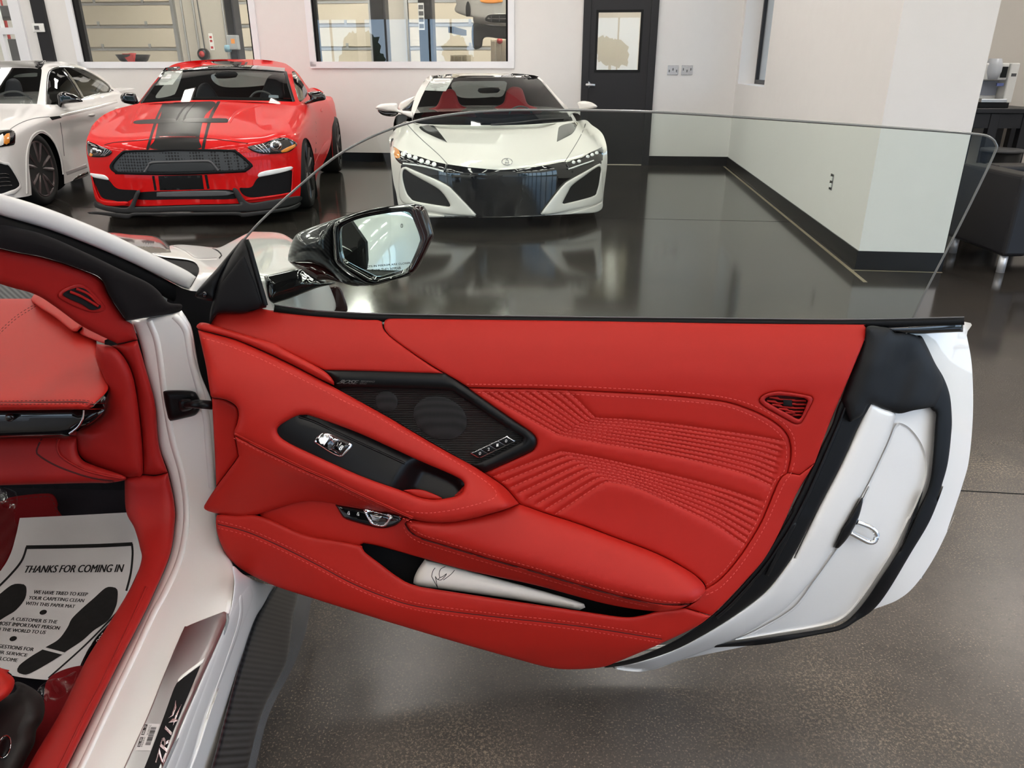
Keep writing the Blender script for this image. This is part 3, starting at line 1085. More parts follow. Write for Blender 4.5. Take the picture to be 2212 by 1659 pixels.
JD = jamb([(0, -0.02), (0.25, -0.035), (0.5, -0.075), (0.8, -0.135), (1.0, -0.165)])
door = pad('door', inner_edge + [(1300, 1443, 1)][:0] + outer_edge[::-1], dsurf(0.0, True), WHITE_P, CAR, h=0.0, r=4, back=0.05, grid=14,
           fn=lambda X, Y: JD(X, Y) - 0.012, label='open passenger door, white outside and red leather inside')
# warm white inner return of the door edge
vA = vw('L', [(1300, 632), (1380, 660), (1455, 690), (1440, 760), (1400, 870), (1300, 1080), (1190, 1290), (1080, 1500), (980, 1659)])[:-1] + \
    vw('M', [(1385, 0), (1300, 165), (1230, 300), (1170, 395), (1090, 505), (950, 650), (760, 770), (600, 840), (430, 905), (250, 965), (150, 970), (60, 950)])[1:]
vB = vw('L', [(1240, 760), (1130, 1000), (1000, 1250), (860, 1540)]) + vw('M', [(1100, 180), (1010, 350), (920, 480), (850, 560), (750, 640), (600, 740), (400, 850), (200, 920)])
pad('door_edge', [(*p, 0) for p in vA] + [(*p, 0) for p in vB[::-1]], dsurf(0.0, True), WHITE_P, door, h=0.014, r=14, back=0.06, grid=12,
    fn=lambda X, Y: JD(X, Y) + 0.004, label='white inner edge of the door')
# dished shut face
dish = vw('L', [(1480, 745), (1540, 775), (1600, 850), (1635, 940), (1640, 1050), (1600, 1180), (1530, 1330), (1440, 1520), (1370, 1659)])[:-1] + \
    vw('M', [(1670, 0), (1610, 170), (1530, 330), (1430, 490), (1330, 630), (1250, 700), (1140, 735), (900, 775), (700, 805), (800, 760), (1000, 640), (1110, 500), (1190, 390), (1250, 300), (1320, 165), (1400, 0)])[1:] + \
    vw('L', [(1200, 1290), (1310, 1080), (1410, 870), (1450, 770)])
pad('shut_face', dish, dsurf(0.0, True), WHITE_P, door, h=-0.012, r=16, back=0.02, grid=12, fn=lambda X, Y: JD(X, Y) - 0.004, label='dished white shut face of the door')
# outer skin seen past the second seal
lip = vw('L', [(1845, 210), (1872, 420), (1880, 690), (1862, 950), (1830, 1090), (1740, 1370), (1600, 1659)])
strip('skin_fold', lip, 7, dsurf(-0.165, True), WHITE_P, door, h=0.006, back=0.02)
strip('skin_fold', vw('L', [(1690, 395), (1760, 405), (1870, 420)]), 7, dsurf(-0.15, True), WHITE_P, door, h=0.004)
strip('skin_seam', [(x + 4, y) for x, y in lip], 1.8, dsurf(-0.150, True), GREY_P, door, h=0.0005)
# far side of the door
skin = [(470, 715), (1000, 725), (1600, 735), (2020, 735), (2050, 890), (2040, 1000), (1990, 1150), (1900, 1290), (1760, 1360), (1550, 1395), (1250, 1405), (900, 1340), (600, 1240), (490, 1170)]
pad('outer_skin', skin, dsurf(-0.20, True), WHITE_P, door, h=-0.05, r=120, back=0.0, grid=40)
core = [(450, 705), (900, 705), (1400, 710), (1860, 720), (1700, 1100), (1500, 1330), (1230, 1420), (900, 1340), (600, 1255), (490, 1180)]
pad('door_core', core, dsurf(-0.10, True), BLACK_M, door, h=0.0, r=10, back=0.05, grid=60)

# black seals
seal_out = vw('L', [(1175, 610), (1150, 600)])
s1a = vw('L', [(1150, 600), (1080, 760), (1010, 905), (890, 1160), (760, 1410), (640, 1659)])[:-1] + vw('M', [(1050, 0), (1000, 130), (900, 290), (800, 440), (650, 610), (560, 690), (400, 800), (200, 890), (20, 945)])[1:]
s1b = vw('L', [(1310, 622), (1240, 760), (1130, 1000), (1000, 1250), (860, 1540), (790, 1659)])[:-1] + vw('M', [(1200, 0), (1100, 180), (1010, 350), (920, 480), (850, 560), (750, 640), (600, 740), (400, 850), (200, 920), (60, 948)])[1:]
sealA = pad('door_seal', s1a + s1b[::-1], dsurf(0.0, True), BLACK_R, door, h=0.008, r=12, back=0.03, grid=10, fn=lambda X, Y: JD(X, Y) + 0.012, label='black rubber seal beside the red trim')
mid = [((a[0] * .62 + b[0] * .38), (a[1] * .62 + b[1] * .38)) for a, b in zip(curve(s1a, 8)[::4], curve(s1b, 8)[::4])]
rib1 = vw('L', [(1165, 650), (1060, 900), (935, 1180), (800, 1440), (700, 1640)]) + vw('M', [(1010, 200), (940, 300), (850, 430), (690, 610), (600, 690)])
strip('seal_rib', rib1, 9, Drape(sealA, 0.0), BLACK_S, door, h=0.006)
s2 = vw('L', [(1660, 655), (1690, 680), (1690, 760), (1660, 1080), (1590, 1260), (1480, 1500), (1400, 1650)])[:-1] + \
    vw('M', [(1680, 30), (1640, 160), (1560, 330), (1450, 500), (1350, 640), (1260, 720), (1150, 750), (900, 790), (590, 832, 1), (590, 846, 1), (850, 830), (1100, 785), (1250, 755), (1330, 710), (1420, 650), (1500, 550), (1620, 350), (1720, 180), (1790, 0)]) + \
    vw('L', [(1700, 1200), (1760, 1000), (1785, 800), (1787, 700), (1775, 580), (1740, 480), (1690, 395), (1640, 290), (1600, 230), (1560, 300), (1640, 480)])
pad('door_seal', s2, dsurf(0.0, True), BLACK_R, door, h=0.010, r=14, back=0.02, grid=12, fn=lambda X, Y: JD(X, Y) + 0.008, label='black outer rubber seal following the shut face')
boot = vw('L', [(1288, 180), (1380, 180), (1430, 192), (1450, 216), (1530, 218), (1590, 240), (1640, 310), (1695, 410), (1735, 500), (1720, 580), (1690, 640), (1650, 656), (1560, 672), (1475, 690), (1390, 664), (1305, 632), (1260, 700), (1190, 740, 1), (1135, 610, 1), (1200, 440), (1270, 280)])
def boot_fn(X, Y):
    x, y = (X - 1400) / .36709, (Y - 640) / .36709
    return JD(X, Y) + 0.02 + 0.012 * np.sin(x / 55.0 + y / 160.0) * np.clip((y - 200) / 200, 0, 1)
pad('rubber_boot', boot, dsurf(0.0, True), BLACK_F, door, h=0.012, r=22, back=0.04, grid=8, fn=boot_fn, label='black rubber boot at the top of the door edge')

# door striker loop
mbk = pad('striker_plate', vw('M', [(1362, 62), (1366, 90), (1340, 180), (1290, 270), (1240, 325), (1222, 325), (1260, 230), (1310, 150)]), dsurf(0.0, True), BLACK_S, door, h=0.01, r=6, back=0.03, grid=8, fn=lambda X, Y: JD(X, Y) + 0.02)
lp = vw('M', [(1335, 188), (1400, 212), (1432, 238), (1440, 262), (1425, 290), (1395, 292), (1350, 270), (1300, 243)])
sq = dsurf(-0.055, True)
mb = MB(); mb.tube([sq(*p) for p in curve(lp, 4)], 0.0052, 10); mb.build('striker_loop', CHROME, door, smooth=True, label='chrome striker loop')

# belt weatherstrip
belt = [(592, 661), (640, 668), (700, 675), (825, 681), (1000, 684), (1300, 688), (1600, 691), (1840, 693), (2083, 688)]
strip('belt_seal', [(x, y + 5) for x, y in belt], 18, dsurf(-0.022, True), BLACK_R, door, h=0.004, back=0.03, label='black weatherstrip along the window')
strip('belt_bead', [(x, y - 3) for x, y in belt], 3, dsurf(-0.016, True), GREY_P, door, h=0.002)
pad('belt_end', vw('C', [(1440, 1600, 1), (1640, 1592, 1), (1760, 1580, 1), (1915, 1570, 1), (1912, 1632, 1), (1740, 1640, 1), (1560, 1640, 1)]), dsurf(-0.035, True), BLACK_G, door, h=0.01, r=8, back=0.06)

# --- red trim -----------------------------------------------------------------------
A_poly = vw('G', [(190, 968, 1), (235, 897), (290, 886), (430, 886), (500, 866), (560, 850), (620, 862), (850, 895), (1100, 920), (1300, 935), (1440, 938), (1468, 950), (1478, 1000), (1530, 1062), (1650, 1152), (1800, 1257), (1930, 1337, 1), (1700, 1332), (1300, 1318), (1040, 1312, 1), (900, 1245), (750, 1172), (600, 1110), (430, 1055), (300, 1020)])
B_poly = [(832, 692), (840, 688), (1000, 690), (1300, 694), (1600, 699), (1845, 701), (1866, 703), (1871, 714), (1868, 732), (1840, 801), (1796, 904), (1760, 1000, 1), (1727, 1025, 1), (1702, 1021, 1), (1709, 985), (1706, 950), (1690, 925), (1660, 903), (1620, 884), (1570, 868), (1500, 859), (1400, 851), (1200, 841), (1012, 837, 1), (985, 820), (960, 806), (921, 782), (877, 752), (843, 726), (830, 708)]
C_poly = [(1702, 1022, 1), (1727, 1026, 1), (1759, 1002, 1), (1723, 1062), (1687, 1142), (1651, 1207), (1608, 1257), (1564, 1304), (1537, 1330, 1), (1480, 1313, 1), (1506, 1296), (1520, 1276), (1550, 1257), (1579, 1228), (1611, 1185), (1647, 1124), (1683, 1040)]
Q_poly = [(1012, 838, 1), (1200, 841), (1400, 851), (1500, 859), (1570, 868), (1620, 884), (1660, 903), (1690, 925), (1706, 950), (1709, 985), (1702, 1021), (1683, 1040), (1647, 1124), (1611, 1185), (1579, 1228), (1550, 1257), (1523, 1276, 1)] + \
    vw('J', [(1440, 1325), (1330, 1240), (1150, 1145), (900, 1050), (700, 975), (500, 910), (340, 858, 1)]) + vw('I', [(1620, 1152), (1448, 1032, 1), (1800, 872), (1872, 825), (1892, 755), (1850, 690), (1700, 588), (1330, 330)])
def with_o(p, d): return dsurf(d)
trimA = pad('upper_trim', A_poly, S0, LEATHER, door, h=0.004, r=6, back=0.03, grid=12)
vent_hole = vw('J', [(1772, 230), (1800, 200), (1860, 183), (1920, 183), (2060, 205), (2085, 220), (2085, 245), (2030, 350), (2010, 372), (1980, 372), (1930, 345), (1800, 270)])
trimB = pad('upper_trim', B_poly, S0, LEATHER, door, h=0.004, r=6, back=0.03, grid=12, holes=[vent_hole])
trimC = pad('rear_trim', C_poly, S0, LEATHER, door, h=0.004, r=5, back=0.03, grid=12)

# quilted insert: every stitched row is a real groove
rows = []
for i in range(9):
    t = i / 8
    L = lambda a, b: (a[0] + (b[0] - a[0]) * t, a[1] + (b[1] - a[1]) * t)
    rows.append(vw('J', [L((130, 190), (628, 186)), L((300, 288), (690, 240)), (*L((548, 428), (796, 337)), 1) if False else L((535, 420), (775, 326)), L((575, 440), (815, 342)), L((800, 485), (1000, 352)), L((1100, 535), (1250, 378)), L((1400, 597), (1550, 420)), L((1680, 672), (1780, 455)), L((1838, 742), (1895, 478))]))
for i in range(8):
    t = i / 7
    L = lambda a, b: (a[0] + (b[0] - a[0]) * t, a[1] + (b[1] - a[1]) * t)
    rows.append(vw('J', [L((180, 692), (552, 915)), L((400, 608), (700, 815)), L((555, 552), (825, 735)), L((620, 546), (880, 722)), L((900, 600), (1050, 762)), L((1300, 695), (1300, 873)), L((1560, 765), (1500, 972)), L((1772, 838), (1682, 1095))]))
rows_c = [curve(r, 5) for r in rows]
def quilt_fn(X, Y):
    d = np.full(X.shape, 1e9)
    for r in rows_c: d = np.minimum(d, seg_dist(X, Y, r))
    return -0.0032 * np.exp(-(d / 3.4) ** 2) + 0.0012 * np.clip(d / 12, 0, 1)
quilt = pad('quilted_insert', Q_poly, dsurf(-0.006), LEATHER, door, h=0.006, r=8, back=0.03, grid=9, fn=quilt_fn, lines=[(r, (-7.0, -3.0, 0.0, 3.0, 7.0)) for r in rows_c], label='quilted red leather insert')
stitches('quilt_stitching', rows, Drape(quilt, 0.0004), THREAD, door, 5.0, 2.5, 1.7)
edge1 = [(1014, 848), (1200, 850), (1400, 861), (1500, 869), (1565, 877), (1612, 893), (1650, 912), (1680, 934), (1696, 957), (1699, 985), (1692, 1022), (1672, 1042), (1637, 1122), (1600, 1185), (1568, 1228), (1540, 1254), (1524, 1264)]
edge2 = [(1008, 830), (1200, 833), (1400, 843), (1500, 850), (1574, 860), (1627, 876), (1668, 896), (1698, 919), (1715, 946), (1718, 986)]
edge3 = [(1716, 1000), (1708, 1024), (1691, 1050), (1656, 1130), (1620, 1192), (1588, 1236), (1555, 1270), (1524, 1286)]
stitches('edge_stitching', [edge1], Drape(quilt, 0.0004), THREAD, door, 5, 2.5, 1.7)
stitches('edge_stitching', [edge2], Drape([trimB], 0.0004), THREAD, door, 5, 2.5, 1.7)
stitches('edge_stitching', [edge3], Drape([trimC, trimB], 0.0004), THREAD, door, 5, 2.5, 1.7)

# small triangular vent
vroot = pad('air_vent', vw('J', [(1772, 230), (1800, 200), (1860, 183), (1920, 183), (2060, 205), (2085, 220), (2085, 245), (2030, 350), (2010, 372), (1980, 372), (1930, 345), (1800, 270)]),
            dsurf(0.004), LEATHER_D, door, h=0.004, r=4, back=0.02, grid=8,
            holes=[vw('J', [(1802, 232), (1830, 212), (1900, 206), (2040, 222), (2060, 236), (2020, 335), (1995, 344), (1950, 320), (1850, 265)])])
vroot['label'] = 'red triangular air vent'
pad('vent_back', vw('J', [(1795, 232), (1830, 205), (1900, 200), (2045, 218), (2065, 236), (2022, 340), (1995, 350), (1945, 325), (1845, 270)]), dsurf(-0.012), SEAM, door, h=0, r=3, back=0.01)
for (x0, y0, x1, y1) in ((1830, 218, 2050, 240), (1815, 240, 2052, 262), (1845, 262, 2042, 284), (1885, 286, 2034, 305), (1925, 308, 2024, 325)):
    pad('vent_slat', vw('J', [(x0, y0 - 7, 1), (x0 + 50, y0 - 5, 1), (x0 + 64, y0 + 6, 1), (x1 - 70, y1 - 12, 1), (x1 - 60, y1 - 8, 1), (x1, y1 - 8, 1), (x1, y1 + 3, 1), (x1 - 80, y1 + 1, 1), (x0 + 60, y0 + 14, 1), (x0, y0 + 3, 1)]), dsurf(-0.002), LEATHER_D, door, h=0.003, r=2.5, back=0.008, grid=10)
pad('vent_sensor', vw('J', [(1912, 230, 1), (1965, 234, 1), (1968, 272, 1), (1914, 266, 1)]), dsurf(0.0015), BLACK_M, door, h=0.002, r=2, back=0.01, grid=8)

# speaker
sp_out = vw('I', [(78, 156, 1), (600, 166), (1110, 184, 1), (1290, 300), (1700, 588), (1850, 690), (1890, 755), (1872, 822), (1800, 870), (1448, 1032, 1), (1330, 960), (1100, 835), (800, 660), (500, 485), (176, 300), (168, 262)])
sp_in = vw('I', [(200, 318), (600, 310), (1110, 328), (1230, 375), (1600, 625), (1780, 735), (1770, 760), (1360, 955), (1250, 905), (900, 705), (500, 478)])
spk = pad('speaker_surround', sp_out, dsurf(0.002), BLACK_S, door, h=0.010, r=22, back=0.03, grid=9, holes=[sp_in], label='satin black speaker surround')
GRM = mat('speaker_grille', (0.016, 0.015, 0.015), 0.4)
nt = GRM.node_tree; _b = nt.nodes['Principled BSDF']; _tc = [n for n in nt.nodes if n.type == 'TEX_COORD'][0]
wv = nt.nodes.new('ShaderNodeTexWave'); wv.bands_direction = 'Z'; wv.inputs['Scale'].default_value = 95
nt.links.new(_tc.outputs['Object'], wv.inputs['Vector'])
bp = nt.nodes.new('ShaderNodeBump'); bp.inputs['Strength'].default_value = 1.0; bp.inputs['Distance'].default_value = 0.004
nt.links.new(wv.outputs['Fac'], bp.inputs['Height']); nt.links.new(bp.outputs[0], _b.inputs['Normal'])
grille = pad('speaker_grille', vw('I', [(185, 300), (600, 300), (1110, 318), (1240, 368), (1620, 625), (1800, 735), (1780, 775), (1360, 970), (1240, 915), (890, 715), (490, 490)]), dsurf(-0.002), GRM, door, h=0.0, r=3, back=0.02, grid=10, label='black ribbed speaker grille')
MESHM = mat('speaker_mesh', (0.03, 0.029, 0.03), 0.6, spec=0.2)
nt = MESHM.node_tree; _b = nt.nodes['Principled BSDF']; _tc = [n for n in nt.nodes if n.type == 'TEX_COORD'][0]
vo_ = nt.nodes.new('ShaderNodeTexVoronoi'); vo_.inputs['Scale'].default_value = 420; vo_.inputs['Randomness'].default_value = 0.0
nt.links.new(_tc.outputs['Object'], vo_.inputs['Vector'])
rpm = nt.nodes.new('ShaderNodeValToRGB'); rpm.color_ramp.elements[0].position = 0.25; rpm.color_ramp.elements[0].color = (0.003, 0.003, 0.003, 1); rpm.color_ramp.elements[1].position = 0.45; rpm.color_ramp.elements[1].color = (0.024, 0.0225, 0.023, 1)
nt.links.new(vo_.outputs['Distance'], rpm.inputs[0]); nt.links.new(rpm.outputs[0], _b.inputs['Base Color'])
gd = Drape(grille, 0.0006)
def ell(v, cx, cy, rx, ry, rot=0, n=28):
    return vw(v, [(cx + rx * math.cos(q) * math.cos(rot) - ry * math.sin(q) * math.sin(rot), cy + rx * math.cos(q) * math.sin(rot) + ry * math.sin(q) * math.cos(rot)) for q in [2 * math.pi * k / n for k in range(n)]])
pad('speaker_mesh', ell('I', 1070, 565, 235, 178, 0.35), gd, MESHM, door, h=0.002, r=50, back=0, grid=6)
pad('speaker_mesh', ell('I', 612, 425, 98, 88, 0.3), gd, MESHM, door, h=0.0012, r=24, back=0, grid=6)
spd = Drape(spk, 0.0006)
LOGO = mat('grey_logo', (0.10, 0.098, 0.095), 0.4)
lettering('speaker_logo', 'BOSE', vw('I', [(225, 238), (375, 243), (365, 276), (185, 272)]), spd, LOGO, door, bold=True, shear=0.3)
lettering('speaker_logo', 'PERFORMANCE', vw('I', [(395, 244), (515, 248), (510, 262), (390, 258)]), spd, LOGO, door, shear=0.2)
lettering('speaker_logo', 'SERIES', vw('I', [(385, 262), (445, 264), (440, 278), (380, 276)]), spd, LOGO, door, shear=0.2)

# seat memory switch bar
gs = Drape([grille, spk], 0.001)
mem = pad('memory_switch', vw('I', [(1322, 866, 1), (1640, 716, 1), (1720, 764, 1), (1402, 916, 1)]), gs, SILVER, door, h=0.003, r=1.5, back=0.006, grid=8, label='seat memory switch bar with a bright rim')
q0, q1, q2, q3 = (1340, 868), (1638, 726), (1702, 764), (1404, 904)
for k in range(4):
    t0, t1 = k / 4 + 0.004, (k + 1) / 4 - 0.004
    L = lambda a, b, t: (a[0] + (b[0] - a[0]) * t, a[1] + (b[1] - a[1]) * t, 1)
    bt = pad('memory_button', vw('I', [L(q0, q1, t0), L(q0, q1, t1), L(q3, q2, t1), L(q3, q2, t0)]), gs.lifted(0.004), BLACK_S, door, h=0.0015, r=2, back=0.004, grid=8)
    c = L(L(q0, q1, (t0 + t1) / 2), L(q3, q2, (t0 + t1) / 2), .5)
    s = ('o', '2', '1', 'o')[k]
    lettering('button_mark', s, vw('I', [(c[0] - 9, c[1] - 12), (c[0] + 9, c[1] - 16), (c[0] + 9, c[1] + 8), (c[0] - 9, c[1] + 12)]), gs.lifted(0.0062), WHITE_L, door)

# ridge along the top of the grab handle
ridge = vw('G', [(88, 975), (110, 958), (150, 958), (215, 975), (420, 1036), (650, 1106), (760, 1168), (1030, 1313), (1112, 1400), (1112, 1425, 1), (1000, 1375), (800, 1272), (600, 1176), (400, 1092), (250, 1046), (100, 1008)])
pad('ridge_trim', ridge, dsurf(0.014), LEATHER, door, h=0.014, r=10, back=0.04, grid=8)

# grab handle console
c_top = vw('G', [(95, 1012), (250, 1052), (400, 1096), (600, 1182), (800, 1278), (1000, 1382), (1122, 1446), (1500, 1655)]) + vw('I', [(800, 662), (1100, 837), (1330, 962), (1448, 1036), (1620, 1156), (1743, 1295)])
c_st = vw('H', [(370, 555), (500, 622), (700, 720), (900, 815), (1100, 902), (1300, 1000), (1500, 1092), (1700, 1182)])
c_lobe = vw('I', [(1743, 1296, 1), (1600, 1352), (1300, 1432), (1100, 1456), (960, 1450), (840, 1428, 1)])
c_left = vw('H', [(152, 20), (170, 130), (190, 255), (200, 272, 1), (300, 288), (380, 335), (400, 400), (388, 470), (372, 545, 1)])
E1_poly = [(*c_top[0], 1)] + c_top[1:-1] + c_lobe + c_st[::-1][1:] + c_left[::-1][1:]
bez = vw('H', [(686, 520), (700, 488), (740, 458), (830, 410), (885, 402), (960, 416), (1300, 540), (1700, 722), (2000, 852), (2075, 900), (2085, 930), (2080, 960), (2040, 1000), (1960, 1022), (1850, 1034), (1740, 1015), (1620, 968), (1300, 852), (900, 672), (760, 602), (705, 560)])
conF = lerp_lines(c_top, c_st + vw('I', [(960, 1450), (1100, 1456), (1300, 1432), (1600, 1352)]), 0.016, 0.062)
con = pad('grab_handle', E1_poly, S0, LEATHER, door, h=0.012, r=16, back=0.05, grid=9, fn=conF, holes=[bez], label='red leather grab handle console')
E2_poly = vw('H', [(372, 560, 1), (500, 625), (700, 724), (900, 819), (1100, 906), (1300, 1004), (1500, 1096), (1690, 1184, 1), (1400, 1112), (1100, 1062), (960, 1046), (850, 1056), (750, 1080), (560, 1140), (480, 1162), (400, 1175), (250, 1142), (165, 1117), (140, 1092), (160, 1050), (232, 940), (385, 735), (396, 690)])
low_line = vw('H', [(140, 1092), (250, 1142), (400, 1175), (560, 1140), (750, 1080), (960, 1046), (1100, 1062), (1400, 1112), (1690, 1184)])
conG = lerp_lines(c_st, low_line, 0.066, 0.012, False)
con2 = pad('grab_handle_side', E2_poly, S0, LEATHER, door, h=0.008, r=12, back=0.05, grid=9, fn=conG)
E3_poly = vw('H', [(200, 276, 1), (300, 292), (378, 340), (397, 400), (385, 470), (370, 552), (394, 690), (383, 732), (232, 936, 1), (222, 700)])
pad('hinge_cover', E3_poly, S0, LEATHER, door, h=0.004, r=8, back=0.05, grid=9, fn=lambda X, Y: 0.020 + 0 * X, label='red cover flap at the hinge end')
strip('piping', [(x, y - 3) for x, y in c_st], 6, Drape([con, con2], 0.0, fallback=dsurf(0.066)), LEATHER, door, h=0.003, back=0.01)
cdp = Drape([con], 0.0004, fallback=dsurf(0.07))
st1 = vw('G', [(130, 1072), (250, 1105), (400, 1160), (600, 1245), (800, 1345), (1000, 1445), (1200, 1550), (1400, 1640)]) + vw('I', [(740, 680), (900, 765), (1100, 880), (1300, 1000), (1450, 1100), (1530, 1170), (1550, 1220), (1520, 1252), (1400, 1295), (1200, 1345), (1000, 1374), (880, 1372), (770, 1360)])
stitches('handle_stitching', [st1], cdp, THREAD, door, 5, 2.5, 1.6)
stitches('handle_stitching', [[(x - 2, y + 6) for x, y in c_st]], Drape([con2], 0.0004, fallback=dsurf(0.07)), THREAD, door, 4, 2.5, 1.4)

# switch bezel with the pull cup
cupline = vw('H', [(1640, 740), (1580, 800), (1330, 850)])
cl = curve(cupline, 6)
def bez_fn(X, Y):
    base = conF(X, Y) - 0.002
    x, y = (X - 400) / .28933, (Y - 780) / .28933
    s = (x - 1600) * 0.86 + (y - 790) * 0.5          # distance past the crest of the cup
    up = np.clip(s / 190, 0, 1)
    cup = -0.034 * (up * up * (3 - 2 * up))
    wall = np.clip(seg_dist(X, Y, curve(vw('H', [(885, 402), (1300, 540), (1700, 722), (2000, 852), (2085, 925)]), 8)) / 16, 0, 1)
    return base + cup * (0.25 + 0.75 * wall) - 0.006 * (1 - wall)
bezel = pad('switch_bezel', bez, S0, BLACK_S, door, h=0.0, r=4, back=0.02, grid=6, fn=bez_fn, label='satin black switch bezel with pull cup')
bd = Drape(bezel, 0.0008)
strip('bezel_crease', vw('H', [(850, 415), (960, 452), (1150, 540), (1300, 610), (1500, 700), (1640, 765)]), 5, bd, BLACK_S, door, h=0.002, back=0.003)
pad('cup_lining', vw('H', [(1625, 965, 1), (1700, 956), (1790, 966), (1920, 1024), (1850, 1034), (1740, 1015)]), bd.lifted(0.012), LEATHER, door, h=0.004, r=4, back=0.02, grid=8)
pad('cup_lining', vw('H', [(2010, 1005, 1), (2082, 932, 1), (2080, 962), (2045, 1000)]), bd.lifted(0.012), LEATHER, door, h=0.003, r=3, back=0.02, grid=8)
swt = pad('window_switch', vw('H', [(960, 600), (972, 575), (1010, 540), (1030, 533), (1090, 545), (1240, 612), (1250, 628), (1235, 655), (1178, 712), (1160, 718), (1090, 690), (985, 622)]), bd, CHROME, door, h=0.004, r=3, back=0.006, grid=6, label='chrome rimmed power window switch')
sd = bd.lifted(0.0052)
pad('switch_rocker', vw('H', [(1085, 655, 1), (1140, 590, 1), (1232, 628, 1), (1165, 706, 1)]), sd, BLACK_G, door, h=0.005, r=7, back=0.004, grid=5)
pad('switch_well', vw('H', [(1030, 640, 1), (1085, 560, 1), (1150, 585, 1), (1085, 660, 1)]), sd, BLACK_G, door, h=0.001, r=3, back=0.004, grid=5)
pad('switch_lever', vw('H', [(1062, 545, 1), (1100, 560, 1), (1150, 590, 1), (1110, 612, 1), (1085, 590, 1)]), sd.lifted(0.008), CHROME, door, h=0.004, r=4, back=0.004, grid=5)
lettering('switch_mark', '8', vw('H', [(1168, 626), (1186, 634), (1162, 668), (1145, 660)]), sd.lifted(0.0108), WHITE_L, door, bold=True)

# lower trim
pocket = vw('K', [(655, 229), (720, 242), (900, 291), (1100, 346), (1400, 411), (1700, 491), (1880, 524), (1860, 538), (1780, 546), (1700, 538), (1600, 521), (1000, 431), (870, 406), (800, 370), (720, 310), (658, 262), (649, 243)])
M_poly = vw('K', [(196, 92, 1), (300, 64), (430, 28), (530, 44), (800, 112), (858, 122), (835, 142), (850, 172), (900, 206), (1000, 238), (1200, 298), (1400, 354), (1700, 442), (1900, 488), (2000, 500), (2070, 494, 1), (2040, 508), (1990, 519), (1900, 522), (1700, 490), (1400, 410), (1100, 345), (900, 290), (720, 241), (655, 228, 1), (600, 246), (400, 216), (240, 140)])
arm_seam = vw('K', [(858, 124), (835, 142), (850, 172), (900, 206), (1000, 238), (1200, 298), (1400, 354), (1700, 442), (1900, 488), (2070, 494)])
pock_top = vw('K', [(210, 108), (400, 185), (560, 216), (655, 228), (720, 241), (900, 290), (1100, 345), (1400, 410), (1700, 490), (1900, 522)])
_mf = lerp_lines(arm_seam, pock_top, 0.052, 0.016, False)
def mid_fn(X, Y):
    t = np.clip((X - 800) / 130, 0, 1)
    t = t * t * (3 - 2 * t)
    return _mf(X, Y) * t + 0.001 * (1 - t)
midp = pad('armrest_band', M_poly, S0, LEATHER, door, h=0.003, r=6, back=0.04, grid=10, fn=mid_fn)
L_poly = vw('K', [(14, 118), (30, 104), (100, 108), (210, 112), (400, 190), (560, 220), (648, 240, 1), (658, 264), (720, 312), (800, 372), (870, 408), (1000, 433), (1600, 523), (1780, 548), (1860, 542), (1940, 522), (2050, 510, 1), (2163, 545, 1), (2100, 590), (1950, 662), (1760, 742), (1680, 768), (1550, 776), (1450, 766), (1300, 726), (1000, 641), (700, 551), (430, 466), (260, 410), (130, 345), (60, 280), (20, 190)])
low_stitch = vw('K', [(20, 145), (150, 180), (300, 245), (450, 320), (600, 400), (750, 462), (900, 505), (1200, 545), (1600, 590), (1950, 645)])
ls_c = curve(low_stitch, 6)
def low_fn(X, Y):
    d = seg_dist(X, Y, ls_c)
    below = np.clip((Y - np.interp(X, [p[0] for p in ls_c], [p[1] for p in ls_c])) / 150, 0, 1)
    lip = np.clip((np.interp(X, [p[0] for p in ls_c], [p[1] for p in ls_c]) - Y) / 60, 0, 1)
    return 0.022 - 0.03 * below ** 1.5 - 0.004 * lip - 0.002 * np.exp(-(d / 3.5) ** 2)
lowp = pad('lower_trim', L_poly, S0, LEATHER, door, h=0.008, r=10, back=0.03, grid=10, fn=low_fn, lines=[(ls_c, (-7, -3.0, 0.0, 3.0, 7))])
strip('lower_seam', low_stitch, 2.2, Drape(lowp, 0.0), SEAM, door, h=0.0003, back=0.001)
ld = Drape(lowp, 0.0004)
stitches('lower_stitching', [[(x, y - 7) for x, y in low_stitch], [(x, y + 8) for x, y in low_stitch]], ld, THREAD, door, 4.5, 2.5, 1.5)
pad('pocket_liner', pocket, dsurf(-0.055), BLACK_M, door, h=0.0, r=3, back=0.01, grid=14, label='black lined map pocket')
pk = curve(pocket, 8, True)
vs, fs = [], []
for p in pk:
    vs += [dsurf(0.012)(*p), dsurf(-0.06)(*p)]
n = len(pk)
fs = [(2 * i, 2 * ((i + 1) % n), 2 * ((i + 1) % n) + 1, 2 * i + 1) for i in range(n)]
mesh_obj('pocket_wall', vs, fs, BLACK_M, door)

# armrest
arm = vw('K', [(860, 126, 1), (960, 133), (1050, 130), (1200, 100), (1330, 58, 1)]) + vw('J', [(500, 912), (700, 977), (900, 1052), (1150, 1147), (1330, 1242), (1410, 1300), (1447, 1350), (1440, 1390), (1400, 1430)]) + vw('K', [(2050, 494), (1980, 500), (1900, 488), (1700, 441), (1400, 353), (1200, 297), (1000, 237), (900, 205), (852, 172), (836, 143)])
arm_top = vw('J', [(340, 858), (500, 912), (700, 977), (900, 1052), (1150, 1147), (1330, 1242), (1447, 1345)])
armrest = pad('armrest', arm, S0, LEATHER, door, h=0.018, r=26, back=0.05, grid=10, fn=lerp_lines(arm_top, arm_seam, 0.006, 0.044), label='padded red leather armrest')
strip('armrest_seam', arm_seam[1:], 3.0, Drape([armrest, midp], 0.0, fallback=dsurf(0.055)), SEAM, door, h=0.0004, back=0.002)
ad = Drape(armrest, 0.0004, fallback=dsurf(0.06))
